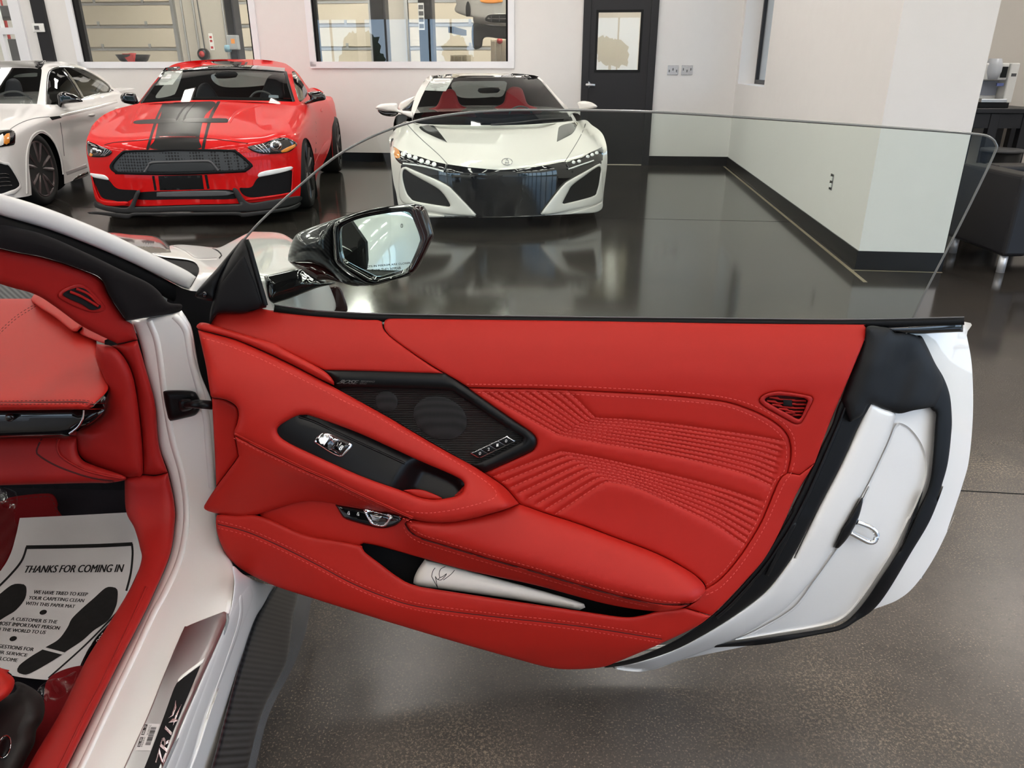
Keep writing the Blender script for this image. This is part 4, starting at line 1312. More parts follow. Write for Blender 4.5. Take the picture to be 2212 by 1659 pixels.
stitches('armrest_stitching', [[(x + 3, y - 8) for x, y in arm_seam[2:-1]] + vw('J', [(1340, 1445), (1400, 1420), (1425, 1400)])], ad, THREAD, door, 4.5, 2.5, 1.5)
stitches('armrest_stitching', [[(x - 3, y + 8) for x, y in arm_seam[1:-1]]], Drape(midp, 0.0004, fallback=dsurf(0.05)), THREAD, door, 4.5, 2.5, 1.5)

# release handle and lock buttons
md = Drape(midp, 0.001, fallback=dsurf(0.04))
lk = pad('door_release', vw('H', [(1120, 1072, 1), (1330, 1106), (1560, 1152), (1618, 1172), (1600, 1205), (1560, 1232), (1490, 1250), (1430, 1246), (1330, 1222), (1200, 1182), (1165, 1150)]), md, BLACK_G, door, h=0.008, r=8, back=0.02, grid=6, label='gloss black door release with lock buttons')
lkd = Drape(lk, 0.0006)
pad('release_rim', vw('H', [(1330, 1112), (1350, 1106), (1545, 1148), (1550, 1162), (1500, 1232), (1480, 1240), (1400, 1226), (1375, 1200)]), lkd, CHROME, door, h=0.003, r=3, back=0.004, grid=6, holes=[vw('H', [(1362, 1128), (1500, 1152), (1520, 1166), (1478, 1220), (1415, 1212), (1395, 1190)])])
pad('release_button', vw('H', [(1380, 1145, 1), (1470, 1160, 1), (1440, 1198, 1), (1400, 1190, 1)]), lkd.lifted(0.002), SILVER, door, h=0.002, r=3, back=0.004, grid=6)
for cx in (1220, 1290):
    cy = 1132 + (cx - 1220) * 0.11
    mb_ = vw('H', [(cx - 8, cy), (cx + 9, cy + 3), (cx + 9, cy + 16), (cx - 8, cy + 12)])
    pad('lock_mark', [(*p, 1) for p in mb_], lkd, WHITE_L, door, h=0, r=1, back=0.0003, grid=8, holes=[[((p[0] - mb_[0][0] - 2.4) * .55 + mb_[0][0] + 2.2, (p[1] - mb_[0][1] - 2) * .55 + mb_[0][1] + 1.8, 1) for p in mb_]])
    strip('lock_mark', vw('H', [(cx - 4, cy), (cx - 2, cy - 10), (cx + 6, cy - 9), (cx + 6, cy)]), 1, lkd, WHITE_L, door, h=0.0001, back=0.0002, step=2)

# --- glass ----------------------------------------------------------------------------
G0 = Vector((0, 1.287, 0.85)); GN = Vector((0, -0.34, -0.045)).normalized()
def gsurf(off=0.0):
    return lambda px, py: on_plane(px, py, G0 + GN * off, GN)
gl_poly = [(527, 522, 1), (560, 484), (620, 428), (700, 360), (760, 320), (830, 286), (900, 263), (980, 249), (1060, 242), (1150, 239), (1400, 243), (1700, 262), (2000, 283), (2100, 291), (2135, 297), (2150, 312), (2143, 340), (2070, 490), (2000, 625), (1955, 722, 1), (1840, 705), (1300, 704), (830, 700), (640, 688), (592, 672, 1), (575, 630)]
def curved_glass(px, py):
    p = gsurf(0)(px, py)
    return p
gV = curve(gl_poly, 8, True)
wg = pad('window_glass', gl_poly, curved_glass, DOORGLASS, door, h=0, r=1, back=0.0, grid=40, label='clear frameless door glass with a green tint')
EDGEM = mat('glass_edge', (0.16, 0.165, 0.16), 0.25, coat=0.5)
gedge = [(527, 518), (560, 481), (620, 425), (700, 357), (760, 317), (830, 284), (900, 261), (980, 247), (1060, 240), (1150, 237.5), (1400, 241.5), (1700, 260), (2000, 281), (2100, 289), (2135, 295), (2151, 311), (2145, 339), (2072, 489), (2002, 624), (1957, 720)]
mb = MB(); ge = curve(gedge, 8)
mb.tube([gsurf(0)(*p) for p in ge], 0.0019, 8); mb.build('glass_edge', EDGEM, door, smooth=True, label='ground edge of the door glass')
gm = gsurf(0.0008)
pad('glass_tag', [(1862, 690, 1), (1880, 690, 1), (1880, 700, 1), (1862, 699, 1)], gm, BLACK_M, door, h=0, r=1, back=0.0005)
lettering('glass_print', 'TEMPERED GS', [(1818, 690), (1862, 690), (1862, 695), (1818, 695)], gm, BLACK_M, door, mirror=True)
lettering('glass_print', 'AGP AUTOMOTIVE', [(1716, 692), (1792, 692), (1792, 697), (1716, 697)], gm, BLACK_M, door, mirror=True)

# --- mirror sail and mirror ---------------------------------------------------------------
sail = pad('mirror_sail', vw('G', [(440, 322, 1), (475, 345), (500, 400), (545, 560), (590, 720), (612, 815), (605, 845, 1), (500, 866), (430, 886), (290, 886), (235, 897), (182, 962, 1), (190, 860), (225, 740), (250, 640), (330, 480), (400, 372)]), dsurf(0.002, True), BLACK_S, door, h=0.016, r=30, back=0.03, grid=7, label='black triangular mirror sail')
sdp = Drape(sail, 0.001)
pad('sail_panel', vw('G', [(425, 462), (440, 460), (480, 560), (540, 720), (560, 840), (440, 878), (300, 878), (240, 888), (210, 900), (250, 700), (290, 640), (350, 560)]), sdp, BLACK_M, door, h=0.005, r=8, back=0.01, grid=8)
strip('sail_seal', vw('G', [(455, 340), (480, 400), (520, 540), (560, 680), (588, 780), (600, 830)]), 11, sdp, BLACK_R, door, h=0.008)
MIRROR = empty('side_mirror', (-0.2, 1.55, 0.9)); MIRROR.parent = CAR
MIRROR.location = Vector((-0.2, 1.55, 0.9)) - CAR.location
MIRROR['label'] = 'black carbon side mirror seen through the door glass'
MN = Vector((-0.10, -0.97, 0.05)).normalized()
M0 = on_y(830, 530, 1.50)
def msurf(off=0.0): return lambda px, py: on_plane(px, py, M0 + MN * off, MN)
mglass = vw('G', [(1160, 275), (1182, 235), (1300, 182), (1500, 142), (1640, 128), (1675, 138), (1700, 180), (1750, 312), (1745, 370), (1690, 500), (1645, 575), (1620, 588), (1450, 632), (1420, 632), (1380, 612), (1210, 512), (1180, 470), (1165, 400)])
mrim = vw('G', [(1105, 290), (1112, 225), (1140, 195), (1300, 132), (1500, 90), (1720, 68), (1750, 76), (1800, 110), (1855, 298), (1840, 345), (1750, 530), (1690, 600), (1660, 612), (1450, 672), (1380, 678), (1300, 640), (1140, 520), (1115, 430)])
pad('mirror_frame', mrim, msurf(0.012), BLACK_G, MIRROR, h=0.012, r=11, back=0.06, grid=8, holes=[mglass])
pad('mirror_bezel', vw('G', [(1690, 98), (1740, 84), (1790, 112), (1852, 300), (1838, 345), (1745, 535), (1690, 595), (1660, 580), (1700, 500), (1752, 375), (1758, 312), (1705, 170)]), msurf(0.018), mat('dark_red_gloss', (0.018, 0.004, 0.004), 0.08, coat=1.0), MIRROR, h=0.010, r=9, back=0.03, grid=8)
MIRM = mat('mirror_silver', (0.82, 0.84, 0.84), 0.01, metal=1.0)
MGN = Vector((0.05, -0.99, 0.075)).normalized()
def mg(off=0.0): return lambda px, py: on_plane(px, py, M0 - MN * 0.006 + MGN * off, MGN)
pad('mirror_glass', mglass, mg(0), MIRM, MIRROR, h=0, r=1, back=0.004, grid=20, label='reflecting mirror glass')
lettering('mirror_print', 'OBJECTS IN MIRROR ARE CLOSER', vw('G', [(1300, 538), (1680, 505), (1682, 522), (1302, 556)]), mg(0.0008), INK, MIRROR)
lettering('mirror_print', 'THAN THEY APPEAR', vw('G', [(1390, 560), (1610, 540), (1612, 558), (1392, 578)]), mg(0.0008), INK, MIRROR)
strip('mirror_icon', vw('G', [(1612, 222), (1622, 222), (1622, 246), (1612, 246), (1612, 222)]), 1.2, mg(0.0008), INK, MIRROR, h=0.0001, back=0.0001, step=2)
body = vw('G', [(768, 490), (775, 430), (800, 350), (830, 300), (900, 262), (1000, 225), (1120, 185), (1300, 128), (1450, 98), (1500, 100), (1300, 150), (1150, 205), (1118, 240), (1120, 430), (1145, 515), (1250, 600), (1390, 670), (1300, 682), (1180, 660), (1060, 560), (950, 510), (800, 505)])
pad('mirror_housing', body, msurf(-0.01), CARBON, MIRROR, h=0.05, r=60, back=0.06, grid=8, fn=lambda X, Y: -0.05 + 0 * X)
under = vw('G', [(770, 495), (830, 508), (960, 515), (1060, 560), (1180, 655), (1300, 682), (1250, 682), (1080, 640), (960, 640), (860, 575)])
pad('mirror_underside', under, msurf(-0.02), mat('dark_red_gloss2', (0.03, 0.006, 0.006), 0.12, coat=1.0), MIRROR, h=0.02, r=20, back=0.05, grid=8, fn=lambda X, Y: -0.05 + 0 * X)
armp = vw('G', [(588, 610, 1), (700, 585), (850, 555), (900, 580), (1000, 640), (1120, 662), (980, 700), (800, 770), (660, 815, 1), (615, 770)])
pad('mirror_arm', armp, lambda px, py: on_plane(px, py, (0, 1.41, 0.83), Vector((0, -0.95, 0.3)).normalized()), BLACK_G, MIRROR, h=0.02, r=22, back=0.05, grid=8)

# rolled white bag in the map pocket
roll = vw('K', [(920, 298, 1), (1000, 318), (1170, 364), (1450, 440), (1612, 492), (1598, 516), (1560, 514), (1300, 470), (1000, 428), (885, 412), (872, 388), (888, 345)])
LINEN = mat('white_cotton', (0.86, 0.80, 0.74), 0.85, bump=0.05, bscale=300, var=0.03)
bag = empty('rolled_bag', dsurf(-0.02)(1050, 1270), 'rolled white cotton bag with a line drawing in the door pocket', 'bag')
rb = pad('bag_cloth', roll, dsurf(-0.025), LINEN, bag, h=0.02, r=18, back=0.02, grid=7)
rbd = Drape(rb, 0.0005)
dr_lines = [[(950, 372), (955, 350), (965, 335)], [(950, 372), (978, 425)], [(966, 372), (975, 385), (985, 378), (982, 362), (990, 340), (1010, 330)], [(985, 378), (1000, 372), (1015, 360), (1008, 372), (990, 388), (975, 385)], [(1000, 388), (1015, 378), (1035, 362), (1050, 345)], [(966, 372), (975, 420)]]
for l in dr_lines:
    strip('drawn_line', vw('K', l), 1.3, rbd, INK, bag, h=0.0001, back=0.0003, step=3)
# ------------------------------------------------------------------ the white sports car: body and cabin
def corner(y, z, k=14.0, off=0.0):
    """inside corner of an upright face (at distance y) and a level face (at height z), softly rounded"""
    def s(px, py):
        r = ray(px, py)
        ty = y / r.y
        tz = (z - CAM_H) / r.z if r.z < -1e-3 else 99.0
        t = -math.log(math.exp(-k * ty) + math.exp(-k * min(tz, 9))) / k
        return CAM + r * (t - off)
    return s
def ysurf(f): return lambda px, py: on_y(px, py, f(px, py))
def zsurf(z): return lambda px, py: on_z(px, py, z)
def plane3(a, b, c, off=0.0):
    n = (b - a).cross(c - a).normalized()
    if n.dot(CAM - a) < 0: n = -n
    return lambda px, py: on_plane(px, py, a + n * off, n)

# white hinge pillar running down into the sill
w_in = vw('D', [(895, 925), (950, 1060), (1000, 1270), (1060, 1500)]) + vw('E', [(1085, 350), (1150, 540), (1195, 760), (1195, 900), (1160, 1110), (1050, 1370)]) + vw('F', [(970, 640), (800, 970), (640, 1290), (455, 1659), (140, 2300)])
w_out = [(265, 1862), (356, 1659), (395, 1560), (430, 1480), (470, 1390), (494, 1330), (501, 1303), (506, 1260), (503, 1222), (480, 1180), (470, 1130), (467, 1040), (466, 960), (459, 875), (432, 802), (416, 716), (405, 690)]
w_top = vw('D', [(1240, 855, 1), (1180, 880), (1000, 905)])
body = pad('body_side', [(*w_in[0], 1)] + w_in[1:-1] + [(*w_in[-1], 1), (*w_out[0], 1)] + w_out[1:] + w_top, corner(1.27, 0.42), WHITE_P, CAR, h=0.012, r=14, back=0.04, grid=10, label='white hinge pillar and door sill')
bdd = Drape(body, 0.0)
groove = vw('D', [(1010, 930), (1060, 1060), (1090, 1250), (1120, 1480)]) + vw('E', [(1170, 330), (1230, 540), (1262, 760), (1255, 950), (1210, 1150), (1110, 1370)]) + vw('F', [(1040, 600), (900, 900), (760, 1190), (540, 1659), (240, 2250)])
strip('sill_flange', [(x + 3, y) for x, y in groove], 14, bdd, WHITE_P, body, h=0.004, back=0.006)
pillar_fold = vw('D', [(1190, 890), (1270, 990), (1310, 1200), (1370, 1420), (1410, 1600)]) + vw('E', [(1420, 300), (1440, 520), (1450, 640)])
strip('pillar_fold', pillar_fold, 16, bdd, WHITE_P, body, h=0.004, back=0.006)
# rocker below the crest of the sill
c1, c2 = on_z(497, 1320, 0.42), on_z(356, 1659, 0.42)
c3 = on_z(503, 1482, 0.27)
rock = plane3(c1, c2, c3)
pad('rocker', [(503, 1223), (506, 1260), (501, 1303), (494, 1330), (470, 1390), (430, 1480), (395, 1560), (356, 1659), (265, 1862, 1), (392, 1862, 1), (456, 1659), (503, 1482), (522, 1419), (554, 1330), (598, 1272), (560, 1258), (525, 1240)], rock, WHITE_P, CAR, h=0.01, r=10, back=0.03, grid=12, label='white rocker panel')
strip('rocker_crease', vw('F', [(1600, 300), (1640, 480), (1640, 640), (1560, 900), (1440, 1240), (1300, 1659), (1020, 2300)]), 7, Drape(pad('rocker_shelf', vw('F', [(1560, 640), (1620, 500), (1700, 400), (1740, 480), (1690, 640), (1600, 860), (1430, 1280), (1290, 1659), (1010, 2300), (900, 2300), (1180, 1659), (1330, 1250)]), rock, WHITE_P, CAR, h=0.012, r=9, back=0.02, grid=9), 0.0), WHITE_P, CAR, h=0.003)
k1, k2, k3 = on_z(554, 1330, 0.27), on_z(456, 1659, 0.27), on_z(625, 1480, 0.12)
skp = plane3(k1, k2, k3)
pad('side_skirt', vw('F', [(1880, 420), (1750, 620), (1650, 900), (1590, 1100), (1440, 1659), (1240, 2300, 1), (1600, 2300, 1), (1745, 1659), (1840, 1290), (2005, 960), (2085, 740), (2125, 520), (2130, 440), (2000, 380)]), lambda x, y: skp(x, y) , mat('grey_skirt_edge', (0.07, 0.075, 0.08), 0.25, coat=1.0), CAR, h=0.004, r=6, back=0.02, grid=12, label='grey edged side skirt')
pad('skirt_blade', vw('F', [(1880, 420), (1750, 620), (1650, 900), (1590, 1100), (1440, 1659), (1240, 2300, 1), (1545, 2300, 1), (1690, 1659), (1790, 1280), (1945, 960), (1985, 760), (2000, 620), (2030, 480), (1990, 400)]), lambda x, y: skp(x, y) + (CAM - skp(x, y)).normalized() * 0.006, CARBON, CAR, h=0.008, r=12, back=0.02, grid=10, label='carbon fibre side skirt')

# sill plate
pl_surf = Drape(body, 0.002)
plate = pad('sill_plate', vw('F', [(1248, 720), (1275, 692), (1400, 640), (1530, 590, 1), (1550, 602, 1), (1540, 690), (1400, 1010), (1240, 1370), (1112, 1659), (830, 2300, 1), (560, 2300, 1), (845, 1659), (1000, 1320), (1120, 1020)]), pl_surf, STEEL, CAR, h=0.002, r=4, back=0.004, grid=10, label='brushed metal sill plate')
pd_ = Drape(plate, 0.0006)
strip('plate_lip', vw('F', [(1552, 604), (1542, 700), (1400, 1030), (1250, 1370), (1125, 1659), (845, 2300)]), 6, Drape([plate, body], 0.0), mat('grey_lip', (0.22, 0.23, 0.24), 0.35), CAR, h=0.003)
pad('plate_insert', vw('F', [(1225, 1062, 1), (1370, 955, 1), (1290, 1150), (1190, 1390), (1085, 1659), (900, 2080, 1), (800, 2080, 1), (985, 1659), (1110, 1330), (1190, 1110)]), pd_, BLACK_M, CAR, h=0.001, r=2, back=0.002, grid=10, label='black insert of the sill plate')
pad('plate_accent', vw('F', [(1213, 1068, 1), (1235, 1030), (1400, 905, 1), (1385, 938, 1), (1245, 1045), (1222, 1075)]), pd_, WHITE_L, CAR, h=0.0006, r=2, back=0.001, grid=8)
pdi = pd_.lifted(0.0035)
lettering('sill_logo', 'ZR1', vw('F', [(1052, 1650), (1128, 1372), (1180, 1392), (1110, 1659)]), pdi, mat('logo_pink_chrome', (0.62, 0.50, 0.52), 0.25, metal=1.0), CAR, bold=True, shear=0.25)
for l in ([(1150, 1318), (1182, 1300), (1205, 1245), (1198, 1196), (1190, 1240), (1170, 1300)], [(1180, 1370), (1196, 1300), (1240, 1222), (1215, 1290), (1200, 1330)], [(1150, 1350), (1180, 1320), (1220, 1330), (1195, 1345)]):
    pad('sill_logo', [(*p, 1) for p in vw('F', l)], pdi, MATS['logo_pink_chrome'], CAR, h=0.0003, r=1, back=0.0005, grid=8)
# barcode label stuck on the sill plate
stq = vw('F', [(984, 1356), (1092, 1358), (1028, 1540), (922, 1540)])
stk = pad('barcode_label', [(*p, 1) for p in stq], pd_, PAPER, CAR, h=0.0002, r=1, back=0.0006, grid=10, label='white barcode sticker on the sill plate')
sk = pd_.lifted(0.0012)
def uvq(q, u, v):
    a = [q[0][k] * (1 - u) + q[1][k] * u for k in (0, 1)]
    b = [q[3][k] * (1 - u) + q[2][k] * u for k in (0, 1)]
    return (a[0] * (1 - v) + b[0] * v, a[1] * (1 - v) + b[1] * v)
def quadm(q, u0, v0, u1, v1): return [uvq(q, u0, v0), uvq(q, u1, v0), uvq(q, u1, v1), uvq(q, u0, v1)]
rb_ = random.Random(3)
mbv, mbf = [], []
v = 0.12
while v < 0.80:
    w = rb_.choice((0.008, 0.014, 0.022))
    k = len(mbv)
    mbv += [sk(*p) for p in quadm(stq, 0.52, v, 0.86, v + w)]
    mbf.append((k, k + 1, k + 2, k + 3))
    v += w + rb_.choice((0.008, 0.012, 0.02))
mesh_obj('barcode', mbv, mbf, INK, CAR, False)
for (v0, v1, s) in ((0.03, 0.42, '860 - 37'), (0.5, 0.86, 'SLL RM')):
    q = quadm(stq, 0.05, v0, 0.24, v1)
    pad('label_block', [(*p, 1) for p in q], sk, INK, CAR, h=0, r=1, back=0.0002, grid=8)
    q = quadm(stq, 0.08, v0 + 0.03, 0.21, v1 - 0.03)
    lettering('label_print', s, [q[3], q[0], q[1], q[2]], sk.lifted(0.0018), PAPER, CAR, bold=True)
for (v0, v1, u0, s) in ((0.5, 0.86, 0.27, '84E60E50'), (0.04, 0.42, 0.38, '26100271C')):
    q = quadm(stq, u0, v0, u0 + 0.11, v1)
    lettering('label_print', s, [q[3], q[0], q[1], q[2]], sk, INK, CAR)

# check strap
chk = pad('check_strap_cover', vw('D', [(1115, 1432), (1135, 1402), (1310, 1405), (1350, 1440), (1370, 1500), (1340, 1565), (1250, 1592), (1160, 1610), (1146, 1590)]), Drape(body, 0.002), BLACK_S, CAR, h=0.014, r=14, back=0.02, grid=7, label='black check strap cover on the white pillar')
cs = Drape(chk, 0.0)
pad('check_strap_boss', vw('D', [(1225, 1462), (1300, 1458), (1320, 1490), (1310, 1530), (1240, 1545), (1215, 1500)]), cs, BLACK_S, CAR, h=0.02, r=8, back=0.01, grid=6)
a_, b_ = cs.lifted(0.02)(*vw('D', [(1270, 1498)])[0]), dsurf(0.0)(*vw('D', [(1450, 1502)])[0])
mb = MB(); mb.tube([a_, (a_ + b_) / 2 + Vector((0, -0.005, 0.004)), b_], [0.006, 0.008, 0.008]); mb.build('check_strap', BLACK_S, CAR, smooth=True)

# red kick trim
kk = corner(1.235, 0.455, 16)
r_in = vw('E', [(850, 572), (860, 800), (918, 920), (955, 1050), (965, 1140), (900, 1310)]) + vw('F', [(740, 680), (600, 900), (520, 1060), (400, 1300), (190, 1659), (-130, 2300)])
r_out = [(x - 1, y) for x, y in w_in]
kick = pad('sill_trim', [(*r_in[0], 1)] + r_in[1:-1] + [(*r_in[-1], 1), (*r_out[-1], 1)] + r_out[5:-1][::-1] + vw('E', [(1147, 540, 1), (1060, 562), (975, 556)]), kk, LEATHER_D, CAR, h=0.022, r=26, back=0.05, grid=10, label='red trim along the door sill')
strip('trim_line', vw('F', [(1000, 420), (900, 640), (700, 1060), (560, 1330), (400, 1659)]), 5, Drape(kick, 0.0), LEATHER_D, CAR, h=0.004)
kick2 = pad('pillar_trim_lower', vw('D', [(762, 1096, 1), (938, 1060, 1), (1000, 1270), (1060, 1500)]) + vw('E', [(1085, 350), (1145, 538, 1), (1060, 556), (975, 550, 1), (968, 300)]) + vw('D', [(930, 1400), (890, 1250), (830, 1150)]), kk, LEATHER_D, CAR, h=0.02, r=22, back=0.05, grid=9)

# windscreen pillar
def ap(o=0.0): return ysurf(lambda x, y: 1.02 + 0.43 * x / 410.0 - o)
pad('windscreen_pillar', vw('D', [(-800, -175), (-40, 45), (300, 150), (700, 308), (1000, 450), (1250, 570), (1338, 626, 1), (1290, 708, 1), (1230, 690), (900, 530), (600, 402), (300, 292), (-40, 192), (-800, -40)]), ap(0), WHITE_P, CAR, h=0.02, r=26, back=0.03, grid=9, label='white windscreen pillar')
pad('pillar_seal', vw('D', [(-800, -45), (-40, 190), (300, 290), (600, 400), (900, 530), (1240, 702), (1300, 760), (1200, 800), (1000, 690), (840, 610), (600, 510), (300, 390), (-40, 290), (-800, 60)]), ap(-0.01), BLACK_R, CAR, h=0.01, r=12, back=0.03, grid=9)
pad('pillar_liner', vw('D', [(-800, 20), (-40, 248), (300, 338), (600, 468), (850, 590), (1000, 660), (1080, 720), (1150, 800), (1240, 815), (1225, 860), (1130, 885), (1000, 902), (862, 926, 1), (800, 835), (740, 742), (690, 640), (600, 592), (300, 492), (-40, 418), (-800, 180)]), ysurf(lambda x, y: 1.03 + (0.22 * x / 330.0 if x > 0 else 0.9 * x / 1000.0)), SUEDE, CAR, h=0.018, r=22, back=0.03, grid=9, label='charcoal lining of the windscreen pillar')
pt = pad('pillar_trim_upper', vw('D', [(-800, 170), (-40, 420), (300, 494), (560, 578), (690, 642), (742, 744), (800, 838), (866, 928), (905, 950), (940, 1056, 1), (800, 1082, 1), (560, 962), (380, 832), (230, 742), (-40, 660), (-800, 380)]), ysurf(lambda x, y: 1.05 + (0.20 * x / 300.0 if x > 0 else 0.9 * x / 1000.0)), LEATHER_D, CAR, h=0.014, r=18, back=0.03, grid=9, label='red upper pillar trim with demister vent')
ptd = Drape(pt, 0.001)
pad('demister_surround', vw('D', [(395, 760), (420, 715), (510, 675), (570, 680), (640, 735), (720, 830), (700, 862), (640, 870), (560, 850), (450, 800)]), ptd, LEATHER_D, CAR, h=0.004, r=7, back=0.01, grid=7)
for q in ([(500, 710), (540, 695), (590, 720), (575, 735), (640, 790)], ):
    pad('demister_slot', vw('D', [(430, 748), (520, 700), (585, 712), (640, 768), (690, 832), (625, 852), (560, 815)]), ptd.lifted(0.0075), BLACK_M, CAR, h=0.0005, r=3, back=0.004, grid=8)
for q in ([(478, 728), (560, 762), (672, 828)], [(520, 708), (600, 742), (680, 815)]):
    strip('demister_fin', vw('D', q), 6, ptd.lifted(0.0095), LEATHER_D, CAR, h=0.002, back=0.004)

# dashboard
dash_pl = plane3(Vector((0, 1.15, 0.745)), Vector((-1, 1.15, 0.745)), Vector((0, 1.6, 0.80)))
dash = pad('dashboard', vw('D', [(-1900, 800, 1), (200, 775), (330, 805), (570, 965), (640, 1015), (660, 1075), (658, 1180), (700, 1290), (737, 1392), (640, 1492), (600, 1490), (-1900, 1470, 1)]), dash_pl, LEATHER, CAR, h=0.006, r=14, back=0.04, grid=10, label='red leather dashboard top')
dd = Drape(dash, 0.0004, fallback=dash_pl)
front = pad('dashboard_edge', vw('D', [(-1900, 1472, 1), (560, 1488), (620, 1492), (642, 1506), (600, 1524), (500, 1532), (-1900, 1560, 1)]), lambda x, y: on_y(x, y, 1.145), LEATHER, CAR, h=0.012, r=9, back=0.06, grid=8)
strip('dash_seam', vw('D', [(-30, 1486), (300, 1482), (560, 1480), (640, 1500)]), 3, Drape([dash, front], 0.0), SEAM, CAR, h=0.0004)
stitches('dash_stitching', [vw('D', [(-20, 1474), (300, 1470), (570, 1468), (645, 1490)]), vw('D', [(-20, 1498), (300, 1494), (560, 1492), (636, 1508)]), vw('D', [(-10, 1000), (100, 900), (200, 835), (240, 815)]), vw('D', [(-10, 1020), (110, 912), (215, 845), (250, 822)])], Drape([dash, front], 0.0004), SEAM, CAR, 4, 2.5, 1.3)
pad('dash_weave', vw('D', [(-1900, 690, 1), (-60, 660), (120, 700), (238, 742), (225, 800, 1), (-1900, 802, 1)]), lambda x, y: on_plane(x, y, Vector((0, 1.6, 0.80)), Vector((0, -0.35, 0.94)).normalized()), carbon('grey_weave', (0.03, 0.03, 0.032), (0.10, 0.10, 0.105), 900, 0.6, 0.0), CAR, h=0, r=2, back=0.02, grid=14)
fin = plane3(Vector((-0.75, 1.33, 0.80)), Vector((-0.95, 1.48, 0.84)), Vector((-0.80, 1.28, 0.765)))
pad('dash_fin', vw('D', [(216, 790), (224, 758), (248, 742), (345, 770), (450, 860), (560, 965), (540, 985), (500, 1000), (380, 905), (290, 848)]), lambda x, y: dash_pl(x, y) + (CAM - dash_pl(x, y)).normalized() * 0.05, LEATHER, CAR, h=0.02, r=14, back=0.05, grid=7)
pad('dash_fin', vw('D', [(345, 772), (420, 800), (480, 850), (560, 930), (640, 940), (760, 1060), (800, 1084), (755, 1092), (650, 1060), (545, 1010), (560, 965), (450, 862)]), lambda x, y: dash_pl(x, y) + (CAM - dash_pl(x, y)).normalized() * 0.03, LEATHER_D, CAR, h=0.01, r=10, back=0.05, grid=7)
pad('glovebox_trim', vw('E', [(-1900, 140, 1), (500, 112), (620, 100), (650, 75), (720, 20), (722, 70), (700, 135), (620, 205), (540, 235), (470, 285), (420, 290), (-1900, 330, 1)]), lambda x, y: on_y(x, y, 1.17), BLACK_G, CAR, h=0.012, r=14, back=0.04, grid=8, label='gloss black strip under the dashboard')
strip('glovebox_highlight', vw('E', [(470, 275), (530, 230), (565, 170), (572, 115)]), 5, lambda x, y: on_y(x, y, 1.155), CHROME, CAR, h=0.003)
pad('glovebox_knob', ell('E', 65, 165, 34, 28), lambda x, y: on_y(x, y, 1.156), BLACK_G, CAR, h=0.008, r=8, back=0.02, grid=6)
gb = pad('glovebox', vw('E', [(-1900, 328, 1), (420, 292), (470, 286), (530, 258), (528, 380), (560, 450), (640, 490), (860, 572), (740, 610), (400, 616), (-1900, 680, 1)]), lambda x, y: on_y(x, y, 1.21 - (y - 1000) * 0.0003), LEATHER_D, CAR, h=0.02, r=20, back=0.06, grid=9, label='red glovebox below the dashboard')
strip('glovebox_gap', vw('E', [(285, 305), (250, 390), (275, 430), (400, 500), (600, 570), (780, 600)]), 4, Drape(gb, 0.0), SEAM, CAR, h=0.0005)
strip('glovebox_fold', vw('E', [(400, 310), (390, 370), (430, 440), (600, 530), (850, 585)]), 6, Drape(gb, 0.0), LEATHER_D, CAR, h=0.004)
pad('dash_end', vw('D', [(656, 1084, 1), (758, 1097), (828, 1152), (888, 1252), (928, 1400)]) + vw('E', [(966, 300), (974, 548), (930, 565), (862, 570), (740, 530), (640, 490), (560, 440), (530, 385), (530, 262), (620, 205), (700, 132), (725, 30)]) + vw('D', [(737, 1392), (700, 1290), (658, 1190)]), lambda x, y: on_y(x, y, 1.225), LEATHER_D, CAR, h=0.026, r=34, back=0.06, grid=9, label='red end cap of the dashboard')

pad('added_dash_backing', [(226, 735, 1), (285, 712, 1), (306, 730, 1), (372, 1040, 1), (300, 1060, 1), (-40, 1052, 1), (-40, 885, 1), (225, 880, 1)], lambda x, y: on_y(x, y, 1.31), BLACK_M, CAR, h=0, r=2, back=0.02, grid=40)  # black sheet added behind the panel gaps so no light shows through
# footwell
FOOT = mat('footwell_carpet', (0.016, 0.014, 0.018), 0.95, spec=0.1, bump=0.3, bscale=500)
REDC = mat('red_carpet', (0.16, 0.008, 0.010), 0.95, spec=0.1, bump=0.3, bscale=500)
fo = corner(1.78, 0.215, 20)
pad('footwell', [(-600, 1030, 1), (285, 1010, 1), (330, 1150), (320, 1250, 1), (80, 1700, 1), (-600, 1900, 1)], fo, FOOT, CAR, h=0, r=3, back=0.02, grid=24, label='dark carpeted footwell')
fm = pad('floor_mat', vw('E', [(-700, 850), (-40, 745), (60, 712), (180, 692), (330, 682), (372, 700), (395, 750), (420, 830), (700, 1100), (500, 1650), (-700, 1900)]), corner(1.72, 0.228, 20), REDC, CAR, h=0.006, r=8, back=0.01, grid=14, label='red carpet floor mat')
stitches('mat_stitching', [vw('E', [(-20, 765), (80, 730), (200, 712), (320, 702), (352, 718), (375, 770), (395, 830)])], Drape(fm, 0.0006), SEAM, CAR, 5, 3, 1.6)
pad('sill_carpet', vw('F', [(330, 1050), (560, 960), (560, 1060), (480, 1230), (330, 1450), (200, 1659), (100, 1659), (280, 1300)]), zsurf(0.30), REDC, CAR, h=0.01, r=20, back=0.02, grid=12)

